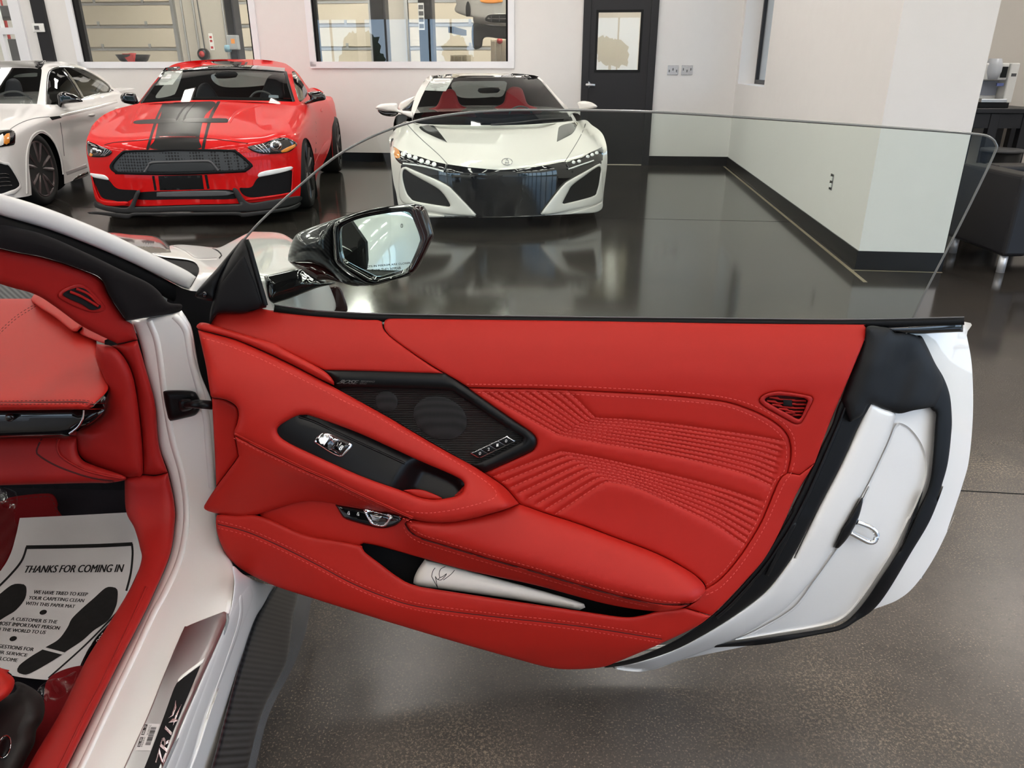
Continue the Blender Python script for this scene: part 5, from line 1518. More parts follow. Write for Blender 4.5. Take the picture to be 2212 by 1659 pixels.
# paper floor mat
PAP = empty('paper_floor_mat', on_z(150, 1300, 0.24), 'printed white paper floor mat with footprints in the footwell', 'paper mat')
psurf0 = corner(1.62, 0.245, 16)
def paper_fn(X, Y):
    return 0.012 + 0.006 * np.sin(X / 55.0 + Y / 160.0) + 0.02 * np.clip((X - 250) / 60, 0, 1) ** 2
pm = pad('paper_sheet', vw('E', [(135, 850, 1), (500, 832), (868, 812, 1), (905, 855), (935, 940), (962, 1050), (972, 1130), (930, 1240)]) + vw('F', [(862, 480), (740, 680), (600, 850), (545, 1000), (500, 1035), (440, 1052), (300, 1056), (100, 1032), (60, 1005), (-140, 900), (-420, 760, 1), (-330, 380, 1), (-40, 330), (20, 290), (75, 190), (112, 60)]), psurf0, PAPER, PAP, h=0, r=3, back=0.001, grid=9, fn=paper_fn)
ps = Drape(pm, 0.0008)
def prt(s, q, **k): return lettering('printed_text', s, vw('F', q), ps, INK, PAP, **k)
prt('THANKS FOR COMING IN', [(180, 278), (848, 268), (838, 322), (162, 326)], bold=True, shear=0.15)
prt('WE HAVE TRIED TO KEEP', [(236, 445), (602, 462), (596, 486), (230, 470)], bold=True, shear=0.15)
prt('YOUR CARPETING CLEAN', [(202, 484), (578, 505), (572, 528), (196, 508)], bold=True, shear=0.15)
prt('WITH THIS PAPER MAT', [(180, 522), (516, 545), (510, 568), (174, 546)], bold=True, shear=0.15)
prt('A CUSTOMER IS THE', [(78, 628), (395, 650), (388, 674), (72, 650)], bold=True, shear=0.15)
prt('MOST IMPORTANT PERSON', [(-12, 656), (412, 692), (405, 716), (-18, 682)], bold=True, shear=0.15)
prt('IN THE WORLD TO US', [(-25, 698), (316, 722), (308, 746), (-30, 720)], bold=True, shear=0.15)
prt('SUGGESTIONS FOR', [(-80, 806), (232, 838), (225, 862), (-85, 832)], bold=True, shear=0.15)
prt('OUR SERVICE', [(-50, 850), (190, 878), (184, 900), (-55, 874)], bold=True, shear=0.15)
prt('ARE WELCOME', [(-130, 884), (125, 912), (118, 936), (-135, 908)], bold=True, shear=0.15)
for c in ((295, 596), (90, 776)):
    pad('printed_dot', ell('F', c[0], c[1], 26, 16, -0.3), ps, INK, PAP, h=0, r=1, back=0.0002, grid=6)
for i, q in enumerate(([(800, 440), (770, 424), (720, 430), (640, 500), (560, 570), (490, 640), (460, 700), (400, 780), (310, 835, 1), (440, 870, 1), (560, 790), (640, 720), (740, 650), (790, 560), (803, 490)],
          [(290, 850, 1), (425, 885, 1), (330, 945), (200, 1015), (150, 1018), (118, 1000), (130, 960), (200, 905)],
          [(-130, 580), (0, 470), (80, 410), (140, 402), (178, 420), (172, 500), (110, 580), (40, 625), (-80, 700), (-190, 760), (-220, 700)])):
    pad('printed_footprint', vw('F', q), ps, INK, PAP, h=0, r=1, back=0.0002, grid=10)
for q, w in (([(178, 152), (420, 148), (700, 140), (904, 130)], 8), ([(182, 150), (150, 240), (80, 330), (-40, 450), (-250, 640)], 4.5), ([(900, 128), (905, 200), (892, 330), (862, 450)], 4.5), ([(830, 560), (740, 660), (560, 840), (330, 1045)], 3.5)):
    strip('printed_line', vw('F', q), w, ps, INK, PAP, h=0.0001, back=0.0003)
# black tag of the mat at the sill
pad('mat_tag', vw('F', [(738, 680), (746, 695), (690, 762), (622, 838), (560, 960), (515, 1085), (505, 1075), (560, 930), (615, 830), (660, 760)]), zsurf(0.30), BLACK_G, CAR, h=0.002, r=2, back=0.004, grid=8)
lettering('tag_print', 'DOT', vw('F', [(655, 790), (700, 735), (715, 745), (672, 812)]), zsurf(0.3035), WHITE_L, CAR)

# clear plastic wrap on the floor and beside the seat
def crumple(name, poly, surf, amp, label, seed):
    rr_ = random.Random(seed)
    ph = [(rr_.uniform(0.03, 0.09), rr_.uniform(0.03, 0.09), rr_.uniform(0, 6)) for _ in range(6)]
    def f(X, Y):
        z = np.zeros(X.shape)
        for a, b, c in ph: z += np.abs(np.sin(X * a + Y * b * (1 if c > 3 else -1) + c))
        return 0.012 + amp * z / 6
    o = pad(name, poly, surf, FILM, None, h=0.003, r=4, back=0, grid=7, fn=f)
    return tag(o, label, 'plastic film')
crumple('plastic_film', vw('E', [(-40, 640), (20, 640), (120, 690), (100, 860), (120, 930), (60, 1090), (-40, 1200)]), corner(1.60, 0.28, 16), 0.022, 'clear plastic film left of the paper mat', 4)
crumple('plastic_film', vw('F', [(255, 1130), (330, 1060), (430, 1040), (520, 1000), (500, 1100), (420, 1180), (330, 1210), (300, 1190)]), zsurf(0.33), 0.03, 'crumpled clear plastic film beside the seat', 9)

# seat corner
SEAT = pad('seat_base', vw('F', [(-500, 1250), (60, 1160), (105, 1072), (200, 1100), (280, 1162), (306, 1240), (292, 1330), (250, 1400), (232, 1500), (150, 1659), (0, 2000), (-500, 2100)]), lambda x, y: on_z(x, y, 0.42), mat('black_seat_plastic', (0.012, 0.011, 0.011), 0.5, bump=0.05), CAR, h=0.06, r=34, back=0.10, grid=9, label='black plastic side of the seat base')
pad('seat_cushion', vw('F', [(-700, 860), (0, 975), (50, 1008), (90, 1042), (100, 1082), (60, 1160), (-100, 1300), (-400, 1700), (-800, 1700)]), zsurf(0.50), LEATHER, CAR, h=0.04, r=22, back=0.06, grid=8, label='red seat cushion corner')
sdr = Drape(SEAT, 0.0)
pad('seat_knob', ell('F', 30, 1512, 48, 86, 0.25), sdr, CHROME, CAR, h=0.012, r=8, back=0.01, grid=6, holes=[ell('F', 28, 1514, 36, 70, 0.25)])
pad('seat_knob_face', ell('F', 28, 1514, 36, 70, 0.25), sdr.lifted(0.004), BLACK_S, CAR, h=0.006, r=8, back=0.01, grid=6)

# bonnet, front wing and scuttle ahead of the door
def wing(px, py):
    r = ray(px, py)
    # level top falling gently forward and an upright outer side
    p0, n = Vector((0, 1.64, 0.86)), Vector((0, 0.088, 1)).normalized()
    tt = (p0 - CAM).dot(n) / r.dot(n)
    ts = -0.45 / r.x if r.x < -0.05 else 9.0
    ts = min(ts, 3.2)
    k = 10.0
    t = math.log(math.exp(k * tt) + math.exp(k * ts)) / k
    return CAM + r * max(t, 1.52 / r.y)
def wing_fn(X, Y): return 0.03 * np.exp(-((X - 590) / 60) ** 2 - ((Y - 515) / 30) ** 2) - 0.03 * np.exp(-((X - 455) / 45) ** 2 - ((Y - 545) / 20) ** 2)
fender = pad('front_wing', vw('D', [(990, 450), (1020, 447), (1190, 408), (1330, 412), (1440, 424), (1500, 424), (1580, 385), (1700, 324), (1760, 318), (1900, 325), (1980, 360)]) + [(646, 530), (668, 560), (690, 588), (716, 628), (722, 672), (660, 680), (560, 700), (440, 700), (396, 640)] + vw('D', [(1290, 715), (1335, 640), (1358, 590), (1348, 545), (1290, 512), (1100, 488)]), wing, WHITE_P, CAR, h=0.02, r=16, back=0.05, grid=8, fn=wing_fn, label='white front wing seen past the mirror sail')
pad('scuttle', vw('D', [(1040, 474), (1280, 506), (1350, 545), (1365, 590), (1340, 650), (1290, 700), (1200, 640), (1060, 500)]), lambda x, y: wing(x, y) + (wing(x, y) - CAM).normalized() * 0.03, BLACK_M, CAR, h=0, r=3, back=0.03, grid=12)
strip('wing_gap', vw('D', [(1435, 422), (1490, 450), (1512, 480), (1495, 500)]), 3, Drape(fender, 0.0), BLACK_M, CAR, h=0.0004)
strip('wing_fold', vw('D', [(1165, 410), (1260, 450), (1340, 500), (1480, 500)]), 4, Drape(fender, 0.0), WHITE_P, CAR, h=0.004)
pad('bonnet_vent', vw('D', [(720, 330), (900, 336), (1050, 348), (1120, 378), (1165, 425), (1180, 468), (1000, 470), (850, 440)]), lambda x, y: wing(x, y), CARBON, CAR, h=0.03, r=20, back=0.06, grid=7, label='gloss black bonnet vent beyond the windscreen pillar')
pad('arch_lip', vw('G', [(1040, 870), (1060, 720), (1090, 690), (1150, 688), (1185, 760), (1205, 878)]), lambda x, y: on_y(x, y, 1.9), mat('dark_arch', (0.02, 0.004, 0.004), 0.2), CAR, h=0.01, r=6, back=0.02, grid=9)
# dark hinge gap
pad('hinge_gap', vw('D', [(1180, 700), (1300, 720), (1480, 760), (1480, 960), (1420, 1100), (1480, 1500), (1480, 1700), (1360, 1500), (1300, 1050), (1240, 880), (1140, 830)]), lambda x, y: on_y(x, y, 1.42), BLACK_M, CAR, h=0, r=3, back=0.04, grid=16, label='dark hinge gap')
pad('sail_flap', vw('G', [(78, 742), (112, 690), (230, 560), (330, 440), (430, 328), (446, 345), (400, 420), (330, 500), (262, 640), (232, 720), (212, 795), (90, 772)]), dsurf(-0.004, True), BLACK_S, door, h=0.012, r=14, back=0.03, grid=7)
pad('flap_screw', ell('G', 146, 745, 17, 20), dsurf(0.011, True), BLACK_G, door, h=0.003, r=4, back=0.01, grid=4)

# ------------------------------------------------------------------ roof and rear quarter of the sports car (beside and behind the viewer)
FW = Vector((-0.0993, 0.9951, 0)).normalized()
RT = Vector((FW.y, -FW.x, 0))
S_O = Vector((-0.485, 0.713, 0))
def cpnt(lat, fwd, z): return S_O + RT * lat + FW * fwd + Vector((0, 0, z))
rows = []
for fwd, top in ((0.28, 1.15), (-0.1, 1.21), (-0.6, 1.215), (-1.1, 1.17)):
    rows.append([cpnt(-0.24, fwd, top - 0.06), cpnt(-0.34, fwd, top - 0.015), cpnt(-0.92, fwd, top + 0.01), cpnt(-1.50, fwd, top - 0.015), cpnt(-1.60, fwd, top - 0.06)])
ro = loft('roof_panel', rows, WHITE_P, CAR, 5, 5); solidify(ro, 0.04)
rows = []
for fwd, hz, lat in ((-0.62, 0.86, 0.02), (-0.85, 0.93, 0.06), (-1.2, 0.97, 0.10), (-1.7, 0.97, 0.10), (-2.2, 0.93, 0.06), (-2.6, 0.86, -0.02)):
    rows.append([cpnt(lat - 0.03, fwd, 0.22), cpnt(lat, fwd, 0.5), cpnt(lat, fwd, hz - 0.18), cpnt(lat - 0.08, fwd, hz - 0.03), cpnt(lat - 0.30, fwd, hz), cpnt(-0.93, fwd, hz + 0.06)])
loft('rear_quarter', rows, WHITE_P, CAR, 5, 5, label='white rear quarter behind the door opening')
rows = [[cpnt(a, -0.62 - 0.02 * k, z) for a, z in ((0.02, 0.4), (0.0, 0.86), (-0.2, 1.12), (-0.26, 1.17))] for k in range(2)]
mbx = MB(); mbx.prism([cpnt(0.0, -0.62, 0.22), cpnt(0.0, -0.62, 0.86), cpnt(-0.22, -0.7, 1.17), cpnt(-0.9, -0.75, 1.18), cpnt(-0.9, -0.62, 0.22)], FW, -0.05)
mbx.build('cabin_bulkhead', BLACK_M, CAR)

# front of the sports car ahead of the windscreen, mostly hidden by the pillar and the door
def fsec(fwd, zc, ze, half=0.90, c=-0.95):
    return [cpnt(c - half, fwd, ze - 0.10), cpnt(c - half * 0.86, fwd, ze), cpnt(c - half * 0.45, fwd, zc), cpnt(c, fwd, zc + 0.01), cpnt(c + half * 0.45, fwd, zc), cpnt(c + half * 0.86, fwd, ze), cpnt(c + half, fwd, ze - 0.10)]
rows = [fsec(1.05, 0.775, 0.775), fsec(1.25, 0.735, 0.755), fsec(1.6, 0.68, 0.73), fsec(2.0, 0.60, 0.64), fsec(2.3, 0.50, 0.50, 0.84), fsec(2.42, 0.38, 0.36, 0.76), fsec(2.40, 0.20, 0.20, 0.74)]
loft('bonnet', rows, WHITE_P, CAR, 5, 5, label='white bonnet and nose beyond the windscreen pillar')
for side, lt in ((1, -0.06), (-1, -1.84)):
    rows = []
    for fwd, top in ((0.80, 0.66), (1.05, 0.66), (2.0, 0.58), (2.2, 0.50)):
        rows.append([cpnt(lt - 0.03 * side, fwd, 0.20 if fwd in (0.80, 2.2) else 0.22), cpnt(lt, fwd, 0.40), cpnt(lt - 0.02 * side, fwd, top)])
    loft('wing_side', rows[:2], WHITE_P, CAR, 3, 3)
    loft('wing_side', rows[2:], WHITE_P, CAR, 3, 3)
    wc = cpnt(lt - 0.13 * side, 1.52, 0.335)
    mbx = MB()
    mbx.lathe(wc, RT, [(0.24, -0.12), (0.32, -0.13), (0.335, 0), (0.32, 0.13), (0.24, 0.12), (0.06, 0.05), (0, 0.05)], 40)
    mbx.build('front_wheel', BLACK_R, CAR, smooth=True)
rows = []
for fwd, z in ((0.76, 0.865), (0.52, 1.0), (0.28, 1.145)):
    k = (0.76 - fwd) / 0.48
    q = 0.30 - 0.18 * k
    rows.append([cpnt(-0.20 - 0.08 * k, fwd - 0.04, z - 0.01), cpnt(-0.45, fwd + q * 0.7, z), cpnt(-0.93, fwd + q, z + 0.01), cpnt(-1.4, fwd + q * 0.7, z), cpnt(-1.66 + 0.08 * k, fwd - 0.04, z - 0.01)])
loft('windscreen', rows, CARGLASS, CAR, 5, 4)
# ------------------------------------------------------------------ the three parked cars
AWAY = Vector((-0.1146, 0.9934, 0)).normalized()
LAT = Vector((AWAY.y, -AWAY.x, 0))

def smin(vals, k):
    m = min(vals)
    return m - math.log(sum(math.exp(-(v - m) * k) for v in vals)) / k

class Solid:
    """a car volume written as a function of lateral x, distance from the nose s and height z (positive inside)"""
    def __init__(s, org, g, t0, t1):
        s.o, s.g, s.t0, s.t1 = Vector(org), g, t0, t1
    def loc(s, p):
        d = p - s.o
        return d.dot(LAT), d.dot(AWAY), d.z
    def __call__(s, px, py, lift=0.0):
        r = ray(px, py)
        N = 36
        best, bt, pt, pv = -1e9, s.t0, s.t0, None
        hit = None
        for i in range(N + 1):
            t = s.t0 + (s.t1 - s.t0) * i / N
            v = s.g(*s.loc(CAM + r * t))
            if v > best: best, bt = v, t
            if v >= 0:
                hit = (pt, t)
                break
            pt = t
        if hit is None:
            a, b = bt - (s.t1 - s.t0) / N, bt + (s.t1 - s.t0) / N
            for _ in range(14):
                m1, m2 = a + (b - a) / 3, b - (b - a) / 3
                if s.g(*s.loc(CAM + r * m1)) < s.g(*s.loc(CAM + r * m2)): a = m1
                else: b = m2
            t = (a + b) / 2
        else:
            a, b = hit
            for _ in range(14):
                m = (a + b) / 2
                if s.g(*s.loc(CAM + r * m)) >= 0: b = m
                else: a = m
            t = b
        p = CAM + r * t
        return p - r.normalized() * lift
    def up(s, l): return lambda px, py: s(px, py, l)
    def pt(s, x, ss, z): return s.o + LAT * x + AWAY * ss + Vector((0, 0, z))

TYRE = mat('tyre_rubber', (0.012, 0.012, 0.012), 0.7, bump=0.2, bscale=300)
def wheel(parent, c, rad, width, rim_m, spokes=5, side=1, twist=0.0):
    """tyre, rim and spokes around the lateral axis"""
    ax = LAT * side
    w = width / 2
    mb = MB()
    mb.lathe(c, ax, [(rad * 0.72, -w), (rad * 0.94, -w * 1.02), (rad * 0.99, -w * 0.8), (rad, 0), (rad * 0.99, w * 0.8), (rad * 0.94, w * 1.02), (rad * 0.80, w * 1.04), (rad * 0.77, w * 0.94), (rad * 0.72, w * 0.9)], 48)
    o = mb.build('wheel', TYRE, parent, smooth=True)
    mb = MB()
    mb.lathe(c, ax, [(rad * 0.70, -w), (rad * 0.74, w * 0.80), (rad * 0.78, w * 0.95), (rad * 0.735, w * 1.0), (rad * 0.71, w * 0.8), (rad * 0.66, -w * 0.2), (rad * 0.3, -w * 0.3), (0.02, -w * 0.3)], 48)
    mb.build('rim', rim_m, o, smooth=True)
    a = ax.cross(EZ).normalized()
    for k in range(spokes):
        for dq in (-0.16, 0.16):
            q = 2 * math.pi * k / spokes + twist
            d0 = a * math.cos(q) + EZ * math.sin(q)
            d1 = a * math.cos(q + dq * 1.6) + EZ * math.sin(q + dq * 1.6)
            tq = ax.cross(d0)
            mb = MB()
            p0 = Vector(c) + ax * (w * 0.72) + d0 * rad * 0.08
            p1 = Vector(c) + ax * (w * 0.86) + d1 * rad * 0.745
            mb.tube([p0, (p0 + p1) / 2 + ax * 0.01, p1], [rad * 0.06, rad * 0.05, rad * 0.062], 6)
            mb.build('spoke', rim_m, o)
    mb = MB(); mb.lathe(Vector(c) + ax * w * 0.7, ax, [(rad * 0.16, -0.03), (rad * 0.16, 0.0), (rad * 0.12, 0.02), (0, 0.022)], 20)
    mb.build('hub', BLACK_S, o, smooth=True)
    mb = MB(); mb.lathe(Vector(c) - ax * w * 0.1, ax, [(rad * 0.58, -0.01), (rad * 0.58, 0.01)], 32)
    mb.build('brake_disc', STEEL, o)
    return o

def deck(parent, S, m, L, hw, zb, zr, s0, name='rear_body'):
    """rest of the body behind the part the photograph shows"""
    rows = []
    for ss, w, zt in ((s0, hw, zb), (s0 + (L - s0) * 0.5, hw, zb), (L - 0.25, hw * 0.95, zb), (L, hw * 0.85, zb * 0.8)):
        rows.append([S.pt(-w, ss, 0.22), S.pt(-w, ss, zt * 0.9), S.pt(-w * 0.8, ss, zt), S.pt(0, ss, zt + 0.02), S.pt(w * 0.8, ss, zt), S.pt(w, ss, zt * 0.9), S.pt(w, ss, 0.22)])
    rows.append([S.pt(-hw * 0.7, L, 0.3)] * 2 + [S.pt(-hw * 0.3, L, 0.4), S.pt(0, L, 0.4), S.pt(hw * 0.3, L, 0.4)] + [S.pt(hw * 0.7, L, 0.3)] * 2)
    return loft(name, rows, m, parent, 4, 4)

def sheet(name, poly, surf, label):
    o = empty(name, surf(*poly[0][:2]), label, 'paper sheet')
    pad('paper', [(*p, 1) for p in poly], surf, WHITE_L, o, h=0, r=1, back=0.001, grid=8)
    INKG = MATS.get('grey_print') or mat('grey_print', (0.45, 0.43, 0.42), 0.8)
    for k in range(6):
        v = 0.14 + k * 0.12
        q = [uvq([p[:2] for p in poly], 0.12 + 0.1 * (k % 2), v), uvq([p[:2] for p in poly], 0.88 - 0.12 * (k % 3), v)]
        strip('printed_line', q, 1.0, lambda x, y: surf(x, y) - ray(x, y).normalized() * 0.003, INKG, o, h=0.0003, back=0.0005)
    return o

def headrest_seat(parent, poly, surf, m, label=None):
    return pad('seat', poly, surf, m, parent, h=0.05, r=6, back=0.06, grid=6, label=label)

# ---------------------------------------------------------------- red coupe with black stripes
RED_P = mat('red_paint', (0.60, 0.004, 0.004), 0.45, coat=0.42, coat_rough=0.02, spec=0.2)
STRIPE = mat('black_stripe', (0.006, 0.006, 0.006), 0.38, spec=0.25)
OM = (-2.77, 6.40, 0)
def g_mus(x, s, z):
    ax = abs(x)
    front = s - (0.02 + 0.34 * (ax / 0.95) ** 3.2 + 0.10 * max(0, 0.42 - z))
    top = (0.715 + 0.155 * s - 0.05 * (ax / 0.9) ** 2 + 0.018 * math.exp(-(x / 0.32) ** 2) + 0.02 * math.exp(-((ax - 0.80) / 0.12) ** 2)) - z
    if s > 1.6: top = (0.963 + 0.02 * (s - 1.6) + 0.02 - 0.05 * (ax / 0.9) ** 2) - z
    w = 0.95 - 0.05 * max(0, (z - 0.72) / 0.25) ** 2 - 0.03 * math.exp(-((s - 2.0) / 0.6) ** 2) + 0.03 * math.exp(-((s - 3.6) / 0.5) ** 2)
    return smin((front, top, w - ax), 22)
MUS = Solid(OM, g_mus, 5.6, 11.5)
mus = empty('red_coupe', Vector(OM) + AWAY * 2.0, 'red coupe with black centre stripes facing the viewer', 'car')
body = vw('A', [(600, 1250), (570, 1100), (545, 960), (545, 880), (560, 840), (580, 790), (640, 730), (720, 690), (800, 668), (870, 652), (1000, 640), (1200, 632), (1500, 632), (1700, 645), (1850, 665), (1900, 640), (1935, 590), (1945, 555), (1975, 560), (2040, 605), (2080, 680), (2102, 735), (2088, 800), (2080, 900), (2050, 990), (2000, 1090), (1985, 1140, 1), (1975, 1000), (1960, 930), (1940, 880), (1915, 868), (1900, 900), (1893, 1000), (1890, 1200), (1885, 1238, 1), (1700, 1262), (1560, 1275), (1480, 1280), (1150, 1288), (870, 1296), (700, 1290), (640, 1275)])
m_body = pad('body', body, MUS, RED_P, mus, h=0, r=2, back=0.05, grid=7, step=5)
def glass_mus(x, s, z):
    ax = abs(x)
    ws = s - (1.42 + (z - 0.94) * 2.15 + 0.16 * (ax / 0.72) ** 2)
    roof = (1.262 + 0.11 * (s - 2.1) - 0.045 * (s - 2.1) ** 2 - 0.06 * (ax / 0.6) ** 2) - z
    return smin((ws, roof, 0.82 - 0.55 * (z - 0.94) - ax), 30)
MUG = Solid(OM, glass_mus, 6.6, 11.5)
wsh = vw('A', [(885, 648, 1), (960, 545), (1010, 480), (1050, 440), (1150, 432), (1400, 421), (1600, 426), (1770, 438), (1798, 455), (1815, 520), (1850, 640, 1), (1600, 632), (1200, 630)])
sidew = vw('A', [(1835, 450), (1850, 448), (1880, 488), (1920, 550), (1932, 575), (1930, 600), (1890, 640), (1870, 610), (1850, 530)])
pad('roof', vw('A', [(868, 655, 1), (900, 610), (950, 540), (1000, 480), (1050, 430), (1100, 402), (1180, 386), (1280, 378), (1400, 373), (1560, 373), (1680, 378), (1780, 395), (1812, 410), (1850, 440), (1880, 470), (1915, 520), (1948, 570), (1938, 620), (1895, 660), (1850, 668, 1), (1600, 640), (1200, 640)]), MUG, RED_P, mus, h=0, r=2, back=0.03, grid=6, step=4, holes=[wsh, sidew])
# cabin
pad('cabin_lining', vw('A', [(860, 660), (1040, 425), (1800, 430), (1945, 600), (1880, 668)]), lambda x, y: on_plane(x, y, Vector(OM) + AWAY * 3.4, AWAY), BLACK_M, mus, h=0, r=2, back=0.02, grid=16, sharp=True, holes=[vw('A', [(1330, 470), (1490, 455), (1690, 460), (1720, 490), (1670, 535), (1400, 545)]), vw('A', [(980, 615), (1010, 560), (1050, 520), (1100, 500), (1150, 445), (1110, 570), (1080, 600)])])
REARW = glass_mat('rear_window_tint', (0.30, 0.34, 0.33))
pad('rear_window', vw('A', [(1330, 470), (1490, 455), (1690, 460), (1720, 490), (1670, 535), (1400, 545)]), lambda x, y: on_plane(x, y, Vector(OM) + AWAY * 3.35, AWAY), REARW, mus, h=0, r=2, back=0.01, grid=10)
pad('quarter_window', vw('A', [(980, 615), (1010, 560), (1050, 520), (1100, 500), (1150, 445), (1110, 570), (1080, 600)]), lambda x, y: on_plane(x, y, Vector(OM) + AWAY * 3.3, AWAY), glass_mat('quarter_tint', (0.6, 0.64, 0.62)), mus, h=0, r=2, back=0.01, grid=10)
DKS = mat('dark_seat', (0.028, 0.032, 0.042), 0.6)
sp = lambda ss, S=OM: (lambda x, y: on_plane(x, y, Vector(S) + AWAY * ss, AWAY))
headrest_seat(mus, vw('A', [(1690, 480), (1740, 470), (1775, 490), (1785, 560), (1780, 620), (1640, 625), (1660, 540)]), sp(2.6), DKS)
headrest_seat(mus, vw('A', [(1250, 540), (1300, 520), (1330, 550), (1370, 620), (1240, 625)]), sp(2.6), DKS)
pad('dashboard', vw('A', [(900, 648), (1000, 620), (1280, 608), (1500, 612), (1700, 615), (1830, 645), (1600, 650)]), sp(1.95), BLACK_M, mus, h=0.04, r=6, back=0.03, grid=10)
strip('steering_wheel', vw('A', [(1570, 618), (1600, 585), (1645, 575), (1690, 590), (1710, 612)]), 5, sp(2.1), GREY_P, mus, h=0.01)
pad('cabin_mirror', vw('A', [(1360, 455), (1480, 450), (1485, 485), (1365, 492)]), sp(2.0), BLACK_S, mus, h=0.01, r=3, back=0.02, grid=6)
pad('windscreen_sticker', vw('A', [(1690, 598), (1750, 600), (1752, 616), (1688, 612)]), sp(1.75), mat('pale_sticker', (0.45, 0.55, 0.62), 0.6), mus, h=0, r=1, back=0.003, grid=6)
pad('windscreen', wsh, MUG.up(0.004), CARGLASS, mus, h=0, r=1, back=0, grid=14)
strip('windscreen_band', vw('A', [(1052, 436), (1150, 430), (1400, 420), (1600, 424), (1790, 440)]), 9, MUG.up(0.006), BLACK_G, mus, h=0.002)
strip('windscreen_seal', vw('A', [(885, 648), (960, 545), (1010, 480), (1050, 438)]), 5, MUG.up(0.006), BLACK_S, mus, h=0.003)
strip('windscreen_seal', vw('A', [(1795, 450), (1812, 520), (1848, 638)]), 6, MUG.up(0.006), BLACK_S, mus, h=0.003)
pad('side_window', sidew, MUG.up(0.004), DARKGLASS, mus, h=0, r=1, back=0.0, grid=8)
# stripes
for q in ([(1060, 640), (1010, 725), (992, 790), (972, 880), (960, 936), (1245, 936), (1252, 880), (1268, 790), (1290, 725), (1345, 640)], [(1030, 640), (985, 725), (962, 790), (935, 880), (920, 936), (938, 936), (952, 880), (980, 790), (1002, 725), (1048, 640)], [(1365, 640), (1318, 725), (1300, 790), (1278, 880), (1268, 936), (1286, 936), (1296, 880), (1320, 790), (1340, 725), (1385, 640)],
          [(995, 1106), (1270, 1100), (1282, 1190), (1005, 1197)], [(955, 1106), (970, 1106), (986, 1197), (971, 1197)], [(1285, 1100), (1302, 1099), (1318, 1186), (1303, 1189)]):
    pad('stripe', [(*p, 0) for p in vw('A', q)] if len(q) > 4 else [(*p, 1) for p in vw('A', q)], MUS.up(0.003), STRIPE, mus, h=0, r=1, back=0.002, grid=7, step=4)
for q in ([(1303, 416), (1328, 384), (1526, 380), (1512, 411)], [(1266, 418), (1290, 386), (1302, 386), (1282, 417)], [(1532, 411), (1548, 381), (1562, 381), (1547, 412)]):
    pad('stripe', [(*p, 1) for p in vw('A', q)], MUG.up(0.004), STRIPE, mus, h=0, r=1, back=0.002, grid=7, step=4)
strip('bonnet_gap', vw('A', [(655, 912), (720, 895), (900, 880), (1100, 864), (1260, 868), (1400, 880), (1560, 902)]), 1.6, MUS.up(0.001), SEAM, mus, h=0.0005)
for q in ([(852, 778), (870, 755), (1095, 746), (1112, 766), (1100, 772)], [(1152, 768), (1172, 746), (1425, 744), (1437, 756), (1430, 770)]):
    pad('bonnet_scoop', vw('A', q), MUS.up(0.006), BLACK_S, mus, h=0.006, r=2, back=0.01, grid=6, step=4)
for q in ([(1106, 762), (1130, 715), (1165, 670), (1200, 640)], [(1152, 765), (1168, 720), (1195, 680), (1230, 642)]):
    strip('bonnet_ridge', vw('A', q), 4, MUS.up(0.0), STRIPE, mus, h=0.012)
for q in ([(830, 780), (870, 700), (900, 660)], [(1440, 770), (1500, 700), (1640, 655)]):
    strip('bonnet_crease', vw('A', q), 7, MUS.up(0.0), RED_P, mus, h=0.008)
# grille
HEX = mat('honeycomb_grille', (0.03, 0.033, 0.036), 0.5)
nt = HEX.node_tree; _b = nt.nodes['Principled BSDF']; _tc = [n for n in nt.nodes if n.type == 'TEX_COORD'][0]
vo_ = nt.nodes.new('ShaderNodeTexVoronoi'); vo_.inputs['Scale'].default_value = 42; vo_.inputs['Randomness'].default_value = 0.15
nt.links.new(_tc.outputs['Object'], vo_.inputs['Vector'])
rpm = nt.nodes.new('ShaderNodeValToRGB'); rpm.color_ramp.elements[0].position = 0.34; rpm.color_ramp.elements[0].color = (0.002, 0.002, 0.002, 1); rpm.color_ramp.elements[1].position = 0.42; rpm.color_ramp.elements[1].color = (0.05, 0.055, 0.06, 1)
nt.links.new(vo_.outputs['Distance'], rpm.inputs[0]); nt.links.new(rpm.outputs[0], _b.inputs['Base Color'])
gr_poly = vw('A', [(688, 1042), (760, 958), (810, 944), (1000, 940), (1100, 936), (1440, 940), (1490, 950), (1586, 1032), (1580, 1055), (1550, 1076), (1500, 1086), (1100, 1101), (760, 1096), (722, 1088)])
gin = vw('A', [(712, 1042), (770, 972), (815, 958), (1000, 954), (1100, 950), (1435, 954), (1480, 964), (1562, 1034), (1540, 1056), (1490, 1068), (1100, 1082), (780, 1080), (735, 1072)])
pad('grille_surround', gr_poly, MUS.up(0.004), BLACK_M, mus, h=0.02, r=5, back=0.02, grid=6, step=4, holes=[gin])
pad('grille', gin, MUS.up(0.004), HEX, mus, h=0, r=1, back=0.01, grid=8, step=4)
strip('grille_bar', vw('A', [(908, 1082), (935, 1040), (955, 1022), (1130, 1016), (1310, 1012), (1330, 1022), (1372, 1072)]), 5, MUS.up(0.010), GREY_P, mus, h=0.012)
pad('grille_plate', vw('A', [(935, 1080), (962, 1032), (1305, 1022), (1345, 1072)]), MUS.up(0.008), mat('dark_plate', (0.025, 0.028, 0.030), 0.5), mus, h=0.004, r=2, back=0.01, grid=8)
